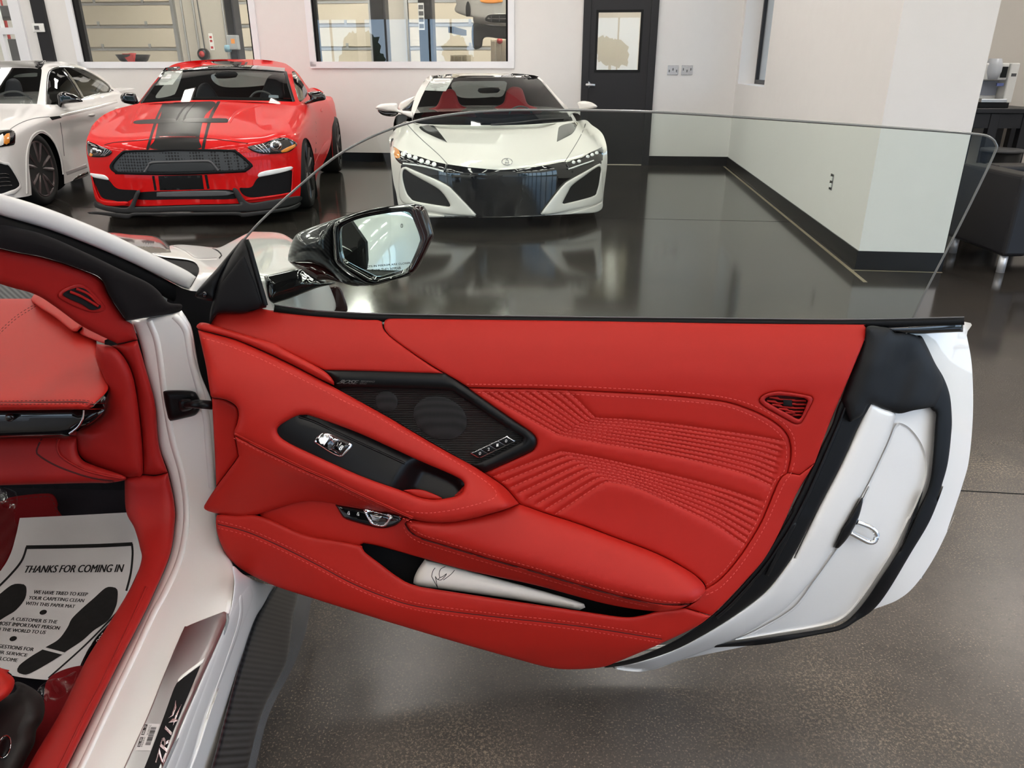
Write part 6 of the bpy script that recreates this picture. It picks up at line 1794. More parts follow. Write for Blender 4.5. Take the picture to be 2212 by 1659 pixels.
# lower openings, lights, splitter
for q in ([(578, 1112), (600, 1118), (680, 1132), (740, 1186), (872, 1202), (800, 1268), (700, 1258), (640, 1240), (604, 1170)], [(880, 1210), (1150, 1200), (1452, 1194), (1482, 1248), (1150, 1252), (868, 1254)], [(1640, 1108), (1830, 1072), (1834, 1190), (1800, 1214), (1572, 1240), (1506, 1184), (1580, 1176)]):
    pad('intake', vw('A', q), MUS.up(0.004), BLACK_M, mus, h=0, r=1, back=0.01, grid=8, step=4)
pad('radiator', vw('A', [(985, 1210), (1420, 1200), (1430, 1228), (985, 1236)]), MUS.up(0.008), GREY_P, mus, h=0.003, r=2, back=0.004, grid=8)
for q in ([(565, 1090), (600, 1092), (660, 1102), (684, 1130), (640, 1126), (580, 1112)], [(1624, 1092), (1660, 1076), (1760, 1058), (1832, 1046), (1836, 1064), (1760, 1088), (1650, 1110), (1624, 1112)]):
    pad('daytime_lamp', vw('A', q), MUS.up(0.008), LENS_W, mus, h=0.01, r=3, back=0.015, grid=5, step=3)
for q in ([(547, 890), (562, 890), (620, 914), (702, 950), (668, 985), (572, 986), (550, 960)], [(1558, 926), (1650, 900), (1740, 870), (1800, 866), (1862, 896), (1860, 922), (1800, 960), (1640, 966)]):
    pad('headlight', vw('A', q), MUS.up(0.006), BLACK_G, mus, h=0.008, r=4, back=0.02, grid=5, step=3)
for c, r_ in (((592, 950), 26), ((622, 955), 18), ((1735, 915), 38)):
    pad('headlight_lens', ell('A', c[0], c[1], r_, r_ * 0.85), MUS.up(0.016), CHROME, mus, h=0.02, r=r_ * 0.25, back=0.01, grid=4)
    pad('headlight_eye', ell('A', c[0], c[1], r_ * .55, r_ * 0.45), MUS.up(0.034), BLACK_G, mus, h=0.01, r=r_ * 0.12, back=0.01, grid=4)
for k in range(3):
    strip('light_bar', vw('A', [(1600 + k * 24, 915 - k * 6), (1632 + k * 22, 935 - k * 2), (1660 + k * 18, 958)]), 3.2, MUS.up(0.016), SILVER, mus, h=0.006)
    strip('light_bar', vw('A', [(690 - k * 14, 948 - k * 5), (672 - k * 12, 965), (655 - k * 10, 980)]), 2.4, MUS.up(0.016), SILVER, mus, h=0.006)
pad('indicator', vw('A', [(1765, 950), (1858, 905), (1858, 922), (1800, 956)]), MUS.up(0.017), AMBER, mus, h=0.005, r=2, back=0.006, grid=5)
pad('indicator', ell('A', 572, 972, 11, 12), MUS.up(0.017), AMBER, mus, h=0.005, r=2, back=0.006, grid=5)
pad('bumper_lip', vw('A', [(570, 1100), (580, 1110), (610, 1215), (650, 1262), (800, 1268), (790, 1290), (700, 1296), (640, 1282), (600, 1240)]), MUS.up(0.016), RED_P, mus, h=0.01, r=3, back=0.02, grid=6, step=4)
pad('bumper_lip', vw('A', [(1838, 1060), (1846, 1070), (1840, 1190), (1815, 1225), (1570, 1262), (1552, 1250), (1800, 1214), (1830, 1185)]), MUS.up(0.016), RED_P, mus, h=0.01, r=3, back=0.02, grid=6, step=4)
SPL = mat('splitter_plastic', (0.022, 0.021, 0.021), 0.55)
pad('splitter', vw('A', [(596, 1262), (625, 1285), (700, 1298), (782, 1306), (818, 1290), (858, 1202), (882, 1206), (852, 1292), (880, 1300), (1150, 1292), (1480, 1284), (1500, 1275), (1462, 1192), (1492, 1190), (1562, 1272), (1700, 1258), (1884, 1232), (1886, 1268), (1800, 1300), (1550, 1332), (1150, 1332), (810, 1342), (700, 1332), (640, 1318), (594, 1298)]), MUS.up(0.045), SPL, mus, h=0.012, r=4, back=0.05, grid=7, step=4)
pad('splitter_lip', vw('A', [(548, 1336), (600, 1330), (700, 1336), (810, 1344), (860, 1336), (1150, 1336), (1480, 1332), (1540, 1336), (1800, 1304), (1890, 1272), (1880, 1298), (1820, 1322), (1540, 1364), (1480, 1354), (1150, 1356), (860, 1356), (800, 1374), (640, 1352), (560, 1344)]), MUS.up(0.08), SPL, mus, h=0.012, r=3, back=0.09, grid=7, step=4)
for q in ([(758, 602), (782, 584), (840, 586), (856, 602), (866, 656), (792, 650), (762, 634)], [(1935, 590), (1950, 578), (2012, 575), (2042, 596), (2046, 626), (1990, 640), (1920, 657), (1914, 645), (1950, 622)]):
    pad('mirror', vw('A', q), lambda x, y: on_plane(x, y, Vector(OM) + AWAY * 1.75, AWAY), BLACK_G, mus, h=0.06, r=5, back=0.08, grid=4, step=3)
pad('rocker_panel', vw('A', [(2078, 880), (2050, 960), (1985, 1090), (1975, 1050), (1990, 1000), (2040, 900)]), MUS.up(0.012), RED_P, mus, h=0.02, r=3, back=0.02, grid=5)
strip('door_gap', vw('A', [(1960, 690), (1985, 760), (1990, 850), (1985, 960)]), 1.5, MUS.up(0.001), SEAM, mus, h=0.0005)
pad('door_handle', ell('A', 2023, 692, 9, 12), MUS.up(0.005), RED_P, mus, h=0.02, r=2, back=0.01, grid=4)
pad('rear_spoiler', vw('A', [(1948, 556), (1975, 552), (2010, 565), (2035, 585), (2000, 580), (1950, 575)]), lambda x, y: on_plane(x, y, Vector(OM) + AWAY * 4.3, AWAY), RED_P, mus, h=0.02, r=3, back=0.1, grid=5)
deck(mus, MUS, RED_P, 4.7, 0.90, 0.90, 1.3, 3.3)
RIMB = mat('black_rim', (0.012, 0.012, 0.013), 0.3, coat=0.5)
for ss, xx in ((0.98, 0.80), (3.70, 0.82)):
    for sd in (1, -1):
        wheel(mus, MUS.pt(sd * xx, ss, 0.345), 0.345, 0.26, RIMB, 5, sd)
pad('underbody', vw('A', [(660, 1250, 1), (1850, 1240, 1), (1840, 1310, 1), (680, 1320, 1)]), lambda x, y: on_plane(x, y, Vector(OM) + AWAY * 0.55, AWAY), BLACK_M, mus, h=0, r=2, back=0.3, grid=20)
pad('wheel_arch', vw('A', [(1890, 1230), (1893, 1000), (1900, 890), (1918, 860), (1945, 880), (1968, 960), (1985, 1130), (1990, 1250)]), sp(1.5), BLACK_M, mus, h=0, r=2, back=0.02, grid=10)
sheet('price_sheet', vw('A', [(1017, 450), (1150, 443), (1085, 532), (960, 538)]), MUG.up(-0.006), 'white sheet behind the windscreen of the red coupe')

# ---------------------------------------------------------------- white mid-engined coupe
ON = (-0.045, 6.30, 0)
NSXW = mat('white_paint_warm', (0.80, 0.775, 0.73), 0.4, coat=1.0, coat_rough=0.02)
def g_nsx(x, s, z):
    ax = abs(x)
    front = s - (0.0 + 0.46 * (ax / 0.97) ** 2.6 + 0.05 * max(0, 0.5 - z))
    top = (0.545 + 0.20 * s - 0.02 * s * s - 0.05 * (ax / 0.9) ** 2 + 0.075 * math.exp(-((ax - 0.76) / 0.17) ** 2) * min(1, max(0, (s - 0.15) / 0.6))) - z
    w = 0.97 - 0.05 * max(0, (z - 0.6) / 0.25) ** 2
    return smin((front, top, w - ax), 24)
NSX = Solid(ON, g_nsx, 5.4, 9.0)
nsx = empty('white_coupe', Vector(ON) + AWAY * 2.0, 'white coupe with black grille and red seats behind the door glass', 'car')
nb = vw('T', [(95, 1340), (180, 1215), (260, 1140), (330, 1070), (400, 1036), (520, 1060), (600, 1098), (860, 1104), (1100, 1112), (1500, 1116), (2100, 1112)]) + vw('U', [(500, 1106), (900, 1092), (1200, 1070), (1400, 1045), (1560, 1035), (1640, 1024), (1710, 1012), (1780, 1030), (1850, 1100), (1980, 1190), (2060, 1280), (2104, 1390), (2130, 1500), (2142, 1640)]) + \
    vw('X', [(2142, 450), (2112, 700), (2080, 950), (2056, 1200), (2042, 1280), (1980, 1330), (1850, 1362), (1450, 1384), (900, 1410), (300, 1436)]) + vw('V', [(2000, 1436), (1650, 1424), (1100, 1436), (820, 1442), (500, 1400), (300, 1330), (255, 1200), (220, 1000), (172, 800), (132, 500), (108, 200), (95, 60)])
pad('body', nb, NSX, NSXW, nsx, h=0, r=2, back=0.05, grid=7, step=5)
def glass_nsx(x, s, z):
    ax = abs(x)
    ws = s - (1.05 + (z - 0.765) * 2.3 + 0.22 * (ax / 0.72) ** 2)
    roof = (1.198 + 0.02 * (s - 2.1) - 0.04 * (s - 2.1) ** 2 - 0.06 * (ax / 0.6) ** 2) - z
    return smin((ws, roof, 0.88 - 0.60 * (z - 0.765) - ax), 34)
NSG = Solid(ON, glass_nsx, 6.2, 9.6)
nws = vw('T', [(895, 236, 1), (800, 362), (700, 560), (600, 800), (520, 1000), (560, 1062), (900, 1100), (2100, 1110)]) + vw('U', [(700, 1096), (1400, 1042), (1500, 1002), (1380, 832), (1150, 542), (980, 342), (852, 240, 1), (300, 232)])
pad('roof', vw('T', [(505, 975), (488, 890), (570, 590), (680, 380), (740, 285), (800, 225), (880, 192), (900, 205), (1100, 178), (1600, 150), (2000, 154)]) + vw('U', [(300, 158), (440, 156), (800, 190), (850, 200), (1000, 330), (1200, 560), (1440, 820), (1570, 1040), (1400, 1060), (700, 1110)]) + vw('T', [(2000, 1120), (900, 1112), (560, 1075)]), NSG, NSXW, nsx, h=0, r=2, back=0.03, grid=6, step=4, holes=[nws])
pad('roof_panel', vw('T', [(905, 208), (1100, 180), (1600, 152), (2000, 156)]) + vw('U', [(300, 160), (440, 158), (800, 194), (850, 238), (300, 230)]) + vw('T', [(2000, 228), (900, 238)]), NSG.up(0.006), BLACK_G, nsx, h=0, r=1, back=0.01, grid=6, step=4)
spn = lambda ss: sp(ss, ON)
pad('cabin_lining', vw('T', [(440, 1060), (890, 200), (2212, 180)]) + vw('U', [(860, 220), (1560, 1060)]), spn(2.75), BLACK_M, nsx, h=0, r=2, back=0.02, grid=16, sharp=True, holes=[vw('T', [(1250, 330), (1700, 300), (2212, 300)]) + vw('U', [(300, 330), (220, 570), (0, 590)]) + vw('T', [(1900, 600), (1380, 590)])])
pad('rear_window', vw('T', [(1250, 330), (1700, 300), (2212, 300)]) + vw('U', [(300, 330), (220, 570), (0, 590)]) + vw('T', [(1900, 600), (1380, 590)]), spn(2.7), glass_mat('rear_window_dim', (0.25, 0.27, 0.26)), nsx, h=0, r=2, back=0.01, grid=10)
RSEAT = mat('dark_red_seat', (0.30, 0.014, 0.022), 0.6)
for q in (vw('T', [(1050, 560), (1080, 500), (1200, 440), (1290, 480), (1330, 560), (1390, 720), (1560, 820), (1650, 980), (740, 990), (780, 830), (960, 760)]), vw('U', [(270, 560), (300, 470), (400, 400), (560, 430), (620, 560), (680, 720), (860, 800), (900, 900), (-120, 900), (60, 790), (230, 700)])):
    headrest_seat(nsx, q, spn(2.2), RSEAT)
strip('steering_wheel', vw('U', [(340, 900), (400, 810), (540, 765), (680, 800), (760, 890)]), 4, spn(1.8), GREY_P, nsx, h=0.01)
pad('dashboard', vw('T', [(540, 1060), (700, 960), (1400, 950), (2100, 990)]) + vw('U', [(500, 950), (1300, 900), (1500, 1010), (900, 1090)]) + vw('T', [(1500, 1110)]), spn(1.6), BLACK_M, nsx, h=0.03, r=5, back=0.03, grid=10)
pad('cabin_mirror', vw('T', [(1730, 440), (1860, 420), (2100, 420), (2090, 510), (1760, 520)]), spn(1.85), BLACK_S, nsx, h=0.01, r=3, back=0.02, grid=5)
pad('windscreen', nws, NSG.up(0.004), CARGLASS, nsx, h=0, r=1, back=0, grid=14)
strip('wiper', vw('U', [(0, 1100), (500, 1060), (900, 1010), (1350, 990)]), 3, NSG.up(0.02), BLACK_S, nsx, h=0.01)
big = vw('V', [(310, 485), (400, 450), (700, 520), (1000, 590), (1100, 600), (1162, 466, 1), (1500, 513), (1800, 545), (2050, 566)]) + vw('X', [(300, 566), (700, 528), (1000, 486), (1392, 424), (1432, 560), (1750, 470), (2012, 400), (2032, 480), (2020, 700), (1960, 920), (1880, 1060), (1330, 1196), (1100, 1300), (930, 1400), (500, 1422), (0, 1436)]) + vw('V', [(1900, 1434), (1700, 1424), (1200, 1300), (600, 1160), (500, 1110), (420, 1020), (360, 850), (320, 650)])
pad('grille', big, NSX.up(0.004), BLACK_G, nsx, h=0, r=1, back=0.01, grid=7, step=4, label='black grille and side intakes')
MESHN = mat('intake_mesh', (0.006, 0.006, 0.006), 0.6)
bladeL = vw('V', [(350, 520), (400, 512), (700, 640), (1000, 768), (1180, 868), (1300, 980), (1690, 1394), (1662, 1424), (1200, 1392), (770, 1322), (480, 1235), (290, 1100), (270, 700), (300, 560)])
holeL = vw('V', [(372, 565), (500, 642), (700, 752), (950, 892), (1060, 982), (1150, 1100), (1216, 1228), (1190, 1246), (600, 1150), (480, 1080), (402, 960), (340, 700)])
pad('intake_blade', bladeL, NSX.up(0.010), NSXW, nsx, h=0.022, r=4, back=0.03, grid=6, step=4, holes=[holeL], label='white blade framing the intake')
pad('intake_mesh', holeL, NSX.up(0.006), MESHN, nsx, h=0, r=1, back=0.01, grid=10, step=5)
bladeR = vw('X', [(2008, 452), (1800, 560), (1430, 768), (1330, 850), (1200, 1000), (918, 1372), (940, 1394), (1200, 1372), (1700, 1262), (1950, 1195), (2060, 1090), (2060, 700), (2040, 520)])
holeR = vw('X', [(1995, 510), (1700, 702), (1490, 862), (1420, 980), (1318, 1180), (1345, 1192), (1860, 1060), (1950, 960), (2002, 720)])
pad('intake_blade', bladeR, NSX.up(0.010), NSXW, nsx, h=0.022, r=4, back=0.03, grid=6, step=4, holes=[holeR], label='white blade framing the intake')
pad('intake_mesh', holeR, NSX.up(0.006), MESHN, nsx, h=0, r=1, back=0.01, grid=10, step=5)
hl = [vw('V', [(158, 128, 1), (300, 218), (480, 280), (700, 340), (900, 408), (1155, 466, 1), (1100, 604), (900, 545), (600, 492), (400, 442), (312, 462), (235, 400), (190, 320)]), vw('X', [(2078, 118, 1), (2062, 330), (2022, 412), (1700, 490), (1436, 562, 1), (1400, 425), (1650, 342), (1850, 240), (2000, 172)])]
for q in hl: pad('headlight', q, NSX.up(0.009), BLACK_G, nsx, h=0.006, r=3, back=0.02, grid=5, step=3)
for x_, y_ in ((345, 280), (460, 312), (570, 345), (685, 405), (800, 432), (915, 468)):
    pad('headlight_lamp', ell('V', x_, y_, 44, 46), NSX.up(0.016), LENS_W, nsx, h=0.012, r=2.5, back=0.012, grid=4)
for x_, y_ in ((1950, 255), (1865, 290), (1785, 322), (1625, 410), (1525, 430)):
    pad('headlight_lamp', ell('X', x_, y_, 34, 32), NSX.up(0.016), LENS_W, nsx, h=0.012, r=2.2, back=0.012, grid=4)
pad('indicator', vw('V', [(166, 150), (270, 210), (290, 300), (285, 345), (200, 345)]), NSX.up(0.017), AMBER, nsx, h=0.004, r=2, back=0.006, grid=5)
strip('headlight_trim', vw('V', [(340, 450), (560, 480), (800, 520), (1090, 600)]), 3.5, NSX.up(0.017), LENS_W, nsx, h=0.006)
strip('headlight_trim', vw('X', [(1430, 556), (1650, 480), (1900, 395)]), 3.0, NSX.up(0.017), LENS_W, nsx, h=0.006)
for q in (vw('T', [(640, 1142), (720, 1118), (870, 1104), (960, 1170), (1162, 1432, 1), (900, 1312), (720, 1222)]), vw('U', [(1214, 1416, 1), (1240, 1200), (1272, 1130), (1400, 1082), (1592, 1058), (1580, 1130), (1500, 1260), (1300, 1372)])):
    pad('bonnet_vent', q, NSX.up(0.004), BLACK_G, nsx, h=0.002, r=2, back=0.02, grid=6, step=4)
strip('bonnet_gap', vw('T', [(380, 1042), (500, 1182), (700, 1380), (1000, 1650)]) + vw('V', [(1160, 462)]), 1.6, NSX.up(0.001), GREY_P, nsx, h=0.0005)
strip('bonnet_gap', vw('U', [(1740, 1080), (1700, 1200), (1600, 1400), (1440, 1659)]) + vw('X', [(1350, 440)]), 1.4, NSX.up(0.001), GREY_P, nsx, h=0.0005)
strip('emblem', ell('X', 300, 420, 95, 62)[:] + ell('X', 300, 420, 95, 62)[:1], 2, NSX.up(0.002), SILVER, nsx, h=0.004, step=3)
for l in ([(262, 465), (300, 370), (338, 465)], [(275, 440), (325, 440)]):
    strip('emblem', vw('X', l), 2, NSX.up(0.002), SILVER, nsx, h=0.004, step=3)
strip('front_lip', vw('V', [(820, 1436), (1200, 1438), (1700, 1440), (2050, 1442)]) + vw('X', [(300, 1438), (700, 1425), (1000, 1408)]), 4, NSX.up(0.01), BLACK_G, nsx, h=0.01)
pad('bumper_tip', vw('X', [(1440, 1382, 1), (1600, 1322), (1900, 1232), (1960, 1200), (2054, 1170), (2054, 1260), (2000, 1322), (1850, 1362)]), NSX.up(0.02), NSXW, nsx, h=0.012, r=4, back=0.03, grid=6, step=4)
pad('bumper_tip', vw('V', [(700, 1350), (780, 1368), (1100, 1402), (1104, 1434), (820, 1442), (720, 1420)]), NSX.up(0.02), NSXW, nsx, h=0.012, r=4, back=0.03, grid=6, step=4)
ms = spn(1.35)
pad('mirror', vw('B', [(498, 682), (520, 658), (580, 648), (632, 650), (642, 690), (722, 700), (735, 716), (728, 742), (640, 708), (560, 696)]), ms, NSXW, nsx, h=0.06, r=4, back=0.08, grid=4, step=3)
pad('mirror_underside', vw('B', [(512, 692), (560, 698), (640, 706), (622, 730), (580, 732), (535, 720)]), ms, BLACK_G, nsx, h=0.04, r=3, back=0.08, grid=4, step=3)
pad('mirror', vw('U', [(1592, 700), (1640, 672), (1720, 664), (1850, 688), (1940, 740), (1962, 768), (1940, 792), (1800, 822), (1640, 830), (1620, 770)]), ms, NSXW, nsx, h=0.06, r=4, back=0.08, grid=4, step=3)
pad('mirror_stalk', vw('U', [(1400, 830), (1620, 815), (1640, 840), (1500, 900), (1460, 955), (1430, 930)]), ms, NSXW, nsx, h=0.03, r=3, back=0.05, grid=4, step=3)
pad('haunch', vw('T', [(252, 810), (290, 700), (340, 668), (450, 620), (572, 578), (500, 690), (400, 780), (322, 832)]), spn(2.9), NSXW, nsx, h=0.06, r=4, back=0.1, grid=5, step=3)
pad('door_edge', vw('T', [(215, 905), (275, 905), (420, 930), (400, 1040), (265, 1140), (222, 1150)]), spn(1.9), NSXW, nsx, h=0.02, r=4, back=0.3, grid=5, step=3)
pad('side_glass', vw('T', [(330, 830), (420, 760), (560, 640), (500, 860), (440, 870)]), spn(2.0), BLACK_G, nsx, h=0.01, r=3, back=0.02, grid=5, step=3)
deck(nsx, NSX, NSXW, 4.4, 0.94, 0.85, 1.2, 1.6)
for ss, xx in ((1.02, 0.82), (3.65, 0.82)):
    for sd in (1, -1):
        wheel(nsx, NSX.pt(sd * xx, ss, 0.34), 0.34, 0.26, RIMB, 5, sd)
sheet('price_sheet', vw('T', [(880, 250), (1270, 248), (1130, 485), (745, 470)]), NSG.up(-0.006), 'white sheet behind the windscreen of the white coupe')

# ---------------------------------------------------------------- white saloon coupe at the left edge
OA = (-5.443, 6.589, 0)
AUDW = mat('white_paint_cool', (0.78, 0.76, 0.745), 0.35, coat=1.0, coat_rough=0.02)
def g_aud(x, s, z):
    ax = abs(x)
    front = s - (0.0 + 0.32 * (ax / 0.93) ** 3)
    top = (0.70 + 0.155 * s - 0.05 * (ax / 0.9) ** 2) - z
    if s > 1.55: top = (0.94 + 0.03 * (s - 1.55) - 0.02 * (ax / 0.9) ** 2) - z
    w = 0.94 - 0.16 * max(0, (z - 0.80) / 0.25) ** 2 - 0.03 * math.exp(-((z - 0.45) / 0.18) ** 2) * min(1, max(0, (s - 1.4) / 0.3)) + 0.02 * math.exp(-((z - 0.78) / 0.06) ** 2)
    return smin((front, top, w - ax), 26)
AUD = Solid(OA, g_aud, 6.0, 12.0)
aud = empty('white_saloon', Vector(OA) + AWAY * 2.0, 'white saloon with black mirrors at the left edge beside the red coupe', 'car')
abody = vw('Y', [(-700, 722, 1), (300, 726), (560, 731), (680, 736), (850, 735), (1000, 706), (1240, 640), (1500, 570), (1650, 538), (1750, 552), (1840, 590), (2000, 690), (2000, 900), (1800, 1100), (1600, 1400)]) + vw('Z', [(1560, 900), (1480, 985), (1260, 1100), (1098, 1166, 1), (1090, 1020), (1062, 800), (1000, 600), (930, 480), (850, 372), (765, 312), (690, 298), (605, 350), (535, 450), (502, 600), (492, 800), (508, 1000), (530, 1200), (540, 1352, 1), (490, 1370), (280, 1402), (0, 1400), (-800, 1390, 1)])
pad('body', abody, AUD, AUDW, aud, h=0, r=2, back=0.05, grid=7, step=5)
def glass_aud(x, s, z):
    ax = abs(x)
    ws = s - (1.50 + (z - 0.93) * 2.0 + 0.14 * (ax / 0.72) ** 2)
    roof = (1.335 + 0.05 * (s - 2.2) - 0.075 * max(0, s - 2.4) ** 2 - 0.06 * (ax / 0.6) ** 2) - z
    return smin((ws, roof, 0.80 - 0.50 * (z - 0.93) - ax), 34)
AUG = Solid(OA, glass_aud, 6.6, 12.5)
awin = vw('Y', [(688, 728, 1), (700, 400), (722, 272), (762, 214), (850, 180), (1000, 172), (1200, 205), (1400, 295), (1600, 432), (1645, 500), (1642, 540), (1500, 566), (1240, 636), (1000, 702), (860, 728)])
aws = vw('Y', [(-690, 185, 1), (300, 182), (560, 195), (622, 208), (590, 500), (552, 724, 1), (-690, 712, 1)])
pad('roof', vw('Y', [(-700, 100, 1), (520, 72), (700, 82), (820, 88), (950, 95), (1100, 130), (1250, 180), (1450, 270), (1600, 390), (1655, 450), (1750, 520), (1838, 590), (1700, 560), (1500, 590), (1240, 650), (1000, 716), (860, 740), (680, 742), (560, 738), (-700, 730, 1)]), AUG, AUDW, aud, h=0, r=2, back=0.03, grid=6, step=4, holes=[awin, aws])
pad('roof_panel', vw('Y', [(-700, 102, 1), (520, 75), (690, 84), (650, 140), (612, 192), (560, 190), (300, 176), (-700, 178, 1)]), AUG.up(0.005), mat('grey_roof', (0.16, 0.155, 0.15), 0.3, coat=1.0), aud, h=0, r=1, back=0.01, grid=6, step=4)
pad('roof_edge', vw('Y', [(520, 160), (560, 110), (600, 88), (700, 84), (650, 135), (612, 190), (560, 188)]), AUG.up(0.010), BLACK_G, aud, h=0, r=1, back=0.01, grid=6, step=4)
spa = lambda ss: sp(ss, OA)
pad('cabin_lining', vw('Y', [(-700, 740), (-700, 160), (620, 190), (1000, 160), (1700, 520), (1650, 560), (700, 745)]), spa(3.6), BLACK_M, aud, h=0, r=2, back=0.02, grid=16, sharp=True, holes=[vw('Y', [(200, 320), (260, 285), (400, 265), (560, 262), (555, 310), (400, 318)])])
pad('rear_window', vw('Y', [(200, 320), (260, 285), (400, 265), (560, 262), (555, 310), (400, 318)]), spa(3.5), REARW, aud, h=0, r=2, back=0.01, grid=10)
headrest_seat(aud, vw('Y', [(100, 380), (180, 340), (260, 360), (320, 440), (340, 700), (60, 700), (80, 480)]), spa(2.7), DKS)
strip('steering_wheel', vw('Y', [(-20, 590), (100, 545), (220, 535), (330, 560), (480, 660)]), 4, spa(2.2), GREY_P, aud, h=0.01)
pad('windscreen', aws, AUG.up(0.004), CARGLASS, aud, h=0, r=1, back=0, grid=14)
pad('side_window', awin, AUG.up(0.004), DARKGLASS, aud, h=0, r=1, back=0, grid=14)
strip('window_trim', vw('Y', [(692, 726), (704, 400), (724, 272), (764, 214), (850, 178), (1000, 168), (1200, 202), (1400, 292), (1600, 430), (1648, 500), (1642, 542), (1500, 568), (1240, 640), (1000, 708)]), 3.5, AUG.up(0.008), BLACK_G, aud, h=0.008, step=4)
strip('door_pillar', vw('Y', [(940, 205), (1060, 350), (1180, 540), (1230, 640)]), 8, AUG.up(0.008), BLACK_G, aud, h=0.008)
pad('mirror', vw('Y', [(850, 592), (900, 546), (980, 540), (1100, 580), (1200, 640), (1240, 682), (1180, 702), (950, 732), (922, 800), (882, 812), (850, 762), (848, 680)]), spa(1.75), BLACK_G, aud, h=0.08, r=6, back=0.08, grid=4, step=3)
pad('headlight', vw('Y', [(-80, 1122, 1), (140, 1106), (200, 1120), (230, 1162), (230, 1280), (210, 1330), (150, 1346), (-80, 1380, 1)]), AUD.up(0.006), BLACK_G, aud, h=0.008, r=4, back=0.02, grid=5, step=3)
pad('headlight_lamp', vw('Y', [(-40, 1230), (40, 1165), (55, 1200), (50, 1330), (-40, 1345)]), AUD.up(0.014), LENS_W, aud, h=0.01, r=3, back=0.012, grid=5)
pad('indicator', vw('Y', [(62, 1200), (140, 1158), (140, 1305), (62, 1318)]), AUD.up(0.014), AMBER, aud, h=0.006, r=3, back=0.012, grid=5)
pad('wing_vent', vw('Y', [(735, 916, 1), (890, 900, 1), (922, 930, 1), (780, 966, 1)]), AUD.up(0.003), BLACK_M, aud, h=0.002, r=2, back=0.01, grid=6)
strip('bonnet_gap', vw('Y', [(150, 1102), (260, 1030), (400, 970), (560, 930), (735, 915)]), 1.6, AUD.up(0.001), GREY_P, aud, h=0.0005)
for c in ((1368, 885), (1760, 785)):
    pad('door_handle', vw('Y', [(c[0] - 55, c[1] + 10), (c[0] - 20, c[1] - 12), (c[0] + 50, c[1] - 20), (c[0] + 50, c[1] + 12), (c[0], c[1] + 28)]), AUD.up(0.004), AUDW, aud, h=0.03, r=3, back=0.01, grid=4, step=3)
strip('shoulder_crease', vw('Y', [(900, 900), (1200, 830), (1500, 760), (1750, 680)]), 6, AUD.up(0.0), AUDW, aud, h=0.01)
strip('door_gap', vw('Y', [(900, 1000), (930, 1200), (960, 1500)]), 1.4, AUD.up(0.001), GREY_P, aud, h=0.0005)
pad('intake_frame', vw('Z', [(-80, 800), (90, 795), (170, 815), (260, 960), (365, 1180), (330, 1270), (200, 1350), (-80, 1340)]), AUD.up(0.008), AUDW, aud, h=0.012, r=4, back=0.02, grid=6, step=4, holes=[vw('Z', [(-70, 850), (100, 842), (150, 858), (240, 985), (330, 1160), (300, 1222), (200, 1270), (-70, 1308)])])
pad('intake', vw('Z', [(-80, 845), (100, 838), (160, 858), (250, 985), (340, 1160), (305, 1230), (200, 1280), (-80, 1320)]), AUD.up(0.004), BLACK_M, aud, h=0, r=1, back=0.01, grid=8, step=4)
for k in range(4):
    strip('intake_slat', vw('Z', [(-40, 1000 + k * 70), (100, 990 + k * 68), (150 + k * 18, 1010 + k * 60)]), 3, AUD.up(0.006), BLACK_G, aud, h=0.008)
arch_c = AUD.pt(0.80, 0.90, 0.345)
pad('wheel_arch', vw('Z', [(480, 1380), (480, 800), (520, 440), (690, 280), (860, 360), (1010, 600), (1110, 1180)]), spa(1.5), BLACK_M, aud, h=0, r=2, back=0.02, grid=12)
strip('arch_lip', vw('Z', [(470, 1330), (462, 1000), (462, 700), (500, 480), (570, 330), (690, 262), (790, 290), (900, 400), (980, 540), (1050, 760), (1085, 1000)]), 5, AUD.up(0.0), AUDW, aud, h=0.012)
RIMA = mat('dark_bronze_rim', (0.075, 0.052, 0.054), 0.3, coat=0.7)
for ss, xx in ((0.93, 0.80), (3.70, 0.80)):
    for sd in (1, -1):
        wheel(aud, AUD.pt(sd * xx, ss, 0.345), 0.345, 0.26, RIMA, 5, sd, 0.5)
pad('side_sill', vw('Z', [(1245, 1105), (1330, 1022), (1500, 950), (1512, 1012), (1300, 1094)]), AUD.up(0.006), BLACK_G, aud, h=0.02, r=3, back=0.03, grid=5)
strip('sill_shade', vw('Z', [(1130, 985), (1300, 920), (1480, 850)]), 9, AUD.up(0.0), mat('sill_shade_grey', (0.42, 0.40, 0.40), 0.4, coat=1.0), aud, h=0.004)  # grey strip painting the shade along the sill crease
deck(aud, AUD, AUDW, 4.7, 0.88, 0.90, 1.3, 3.5)

def top_mesh(name, S, x0, x1, s0, s1, zlo, zhi, m, parent, nx=16, ns=28):
    """upper skin of a car volume over a rectangle of the ground"""
    vs = []
    for i in range(ns + 1):
        for j in range(nx + 1):
            x, ss = x0 + (x1 - x0) * j / nx, s0 + (s1 - s0) * i / ns
            if S.g(x, ss, zlo) < 0:
                z = zlo
            else:
                a, b = zlo, zhi
                for _ in range(16):
                    mz = (a + b) / 2
                    if S.g(x, ss, mz) >= 0: a = mz
                    else: b = mz
                z = a
            vs.append(S.pt(x, ss, z))
    n = nx + 1
    vs = [v + AWAY * 0.02 - Vector((0, 0, 0.015)) for v in vs]
    fs = [(i * n + j, i * n + j + 1, (i + 1) * n + j + 1, (i + 1) * n + j) for i in range(ns) for j in range(nx)]
    return mesh_obj(name, vs, fs, m, parent)
xl = AUD.loc(AUD(-98, 300))[0]
top_mesh('bonnet', AUD, -0.95, xl + 0.12, 0.0, 4.5, 0.22, 1.05, AUDW, aud, 18, 40)
top_mesh('roof_far_side', AUG, -0.84, AUG.loc(AUG(-96, 180))[0] - 0.02, 1.5, 4.3, 0.94, 1.45, MATS['grey_roof'], aud, 14, 30)
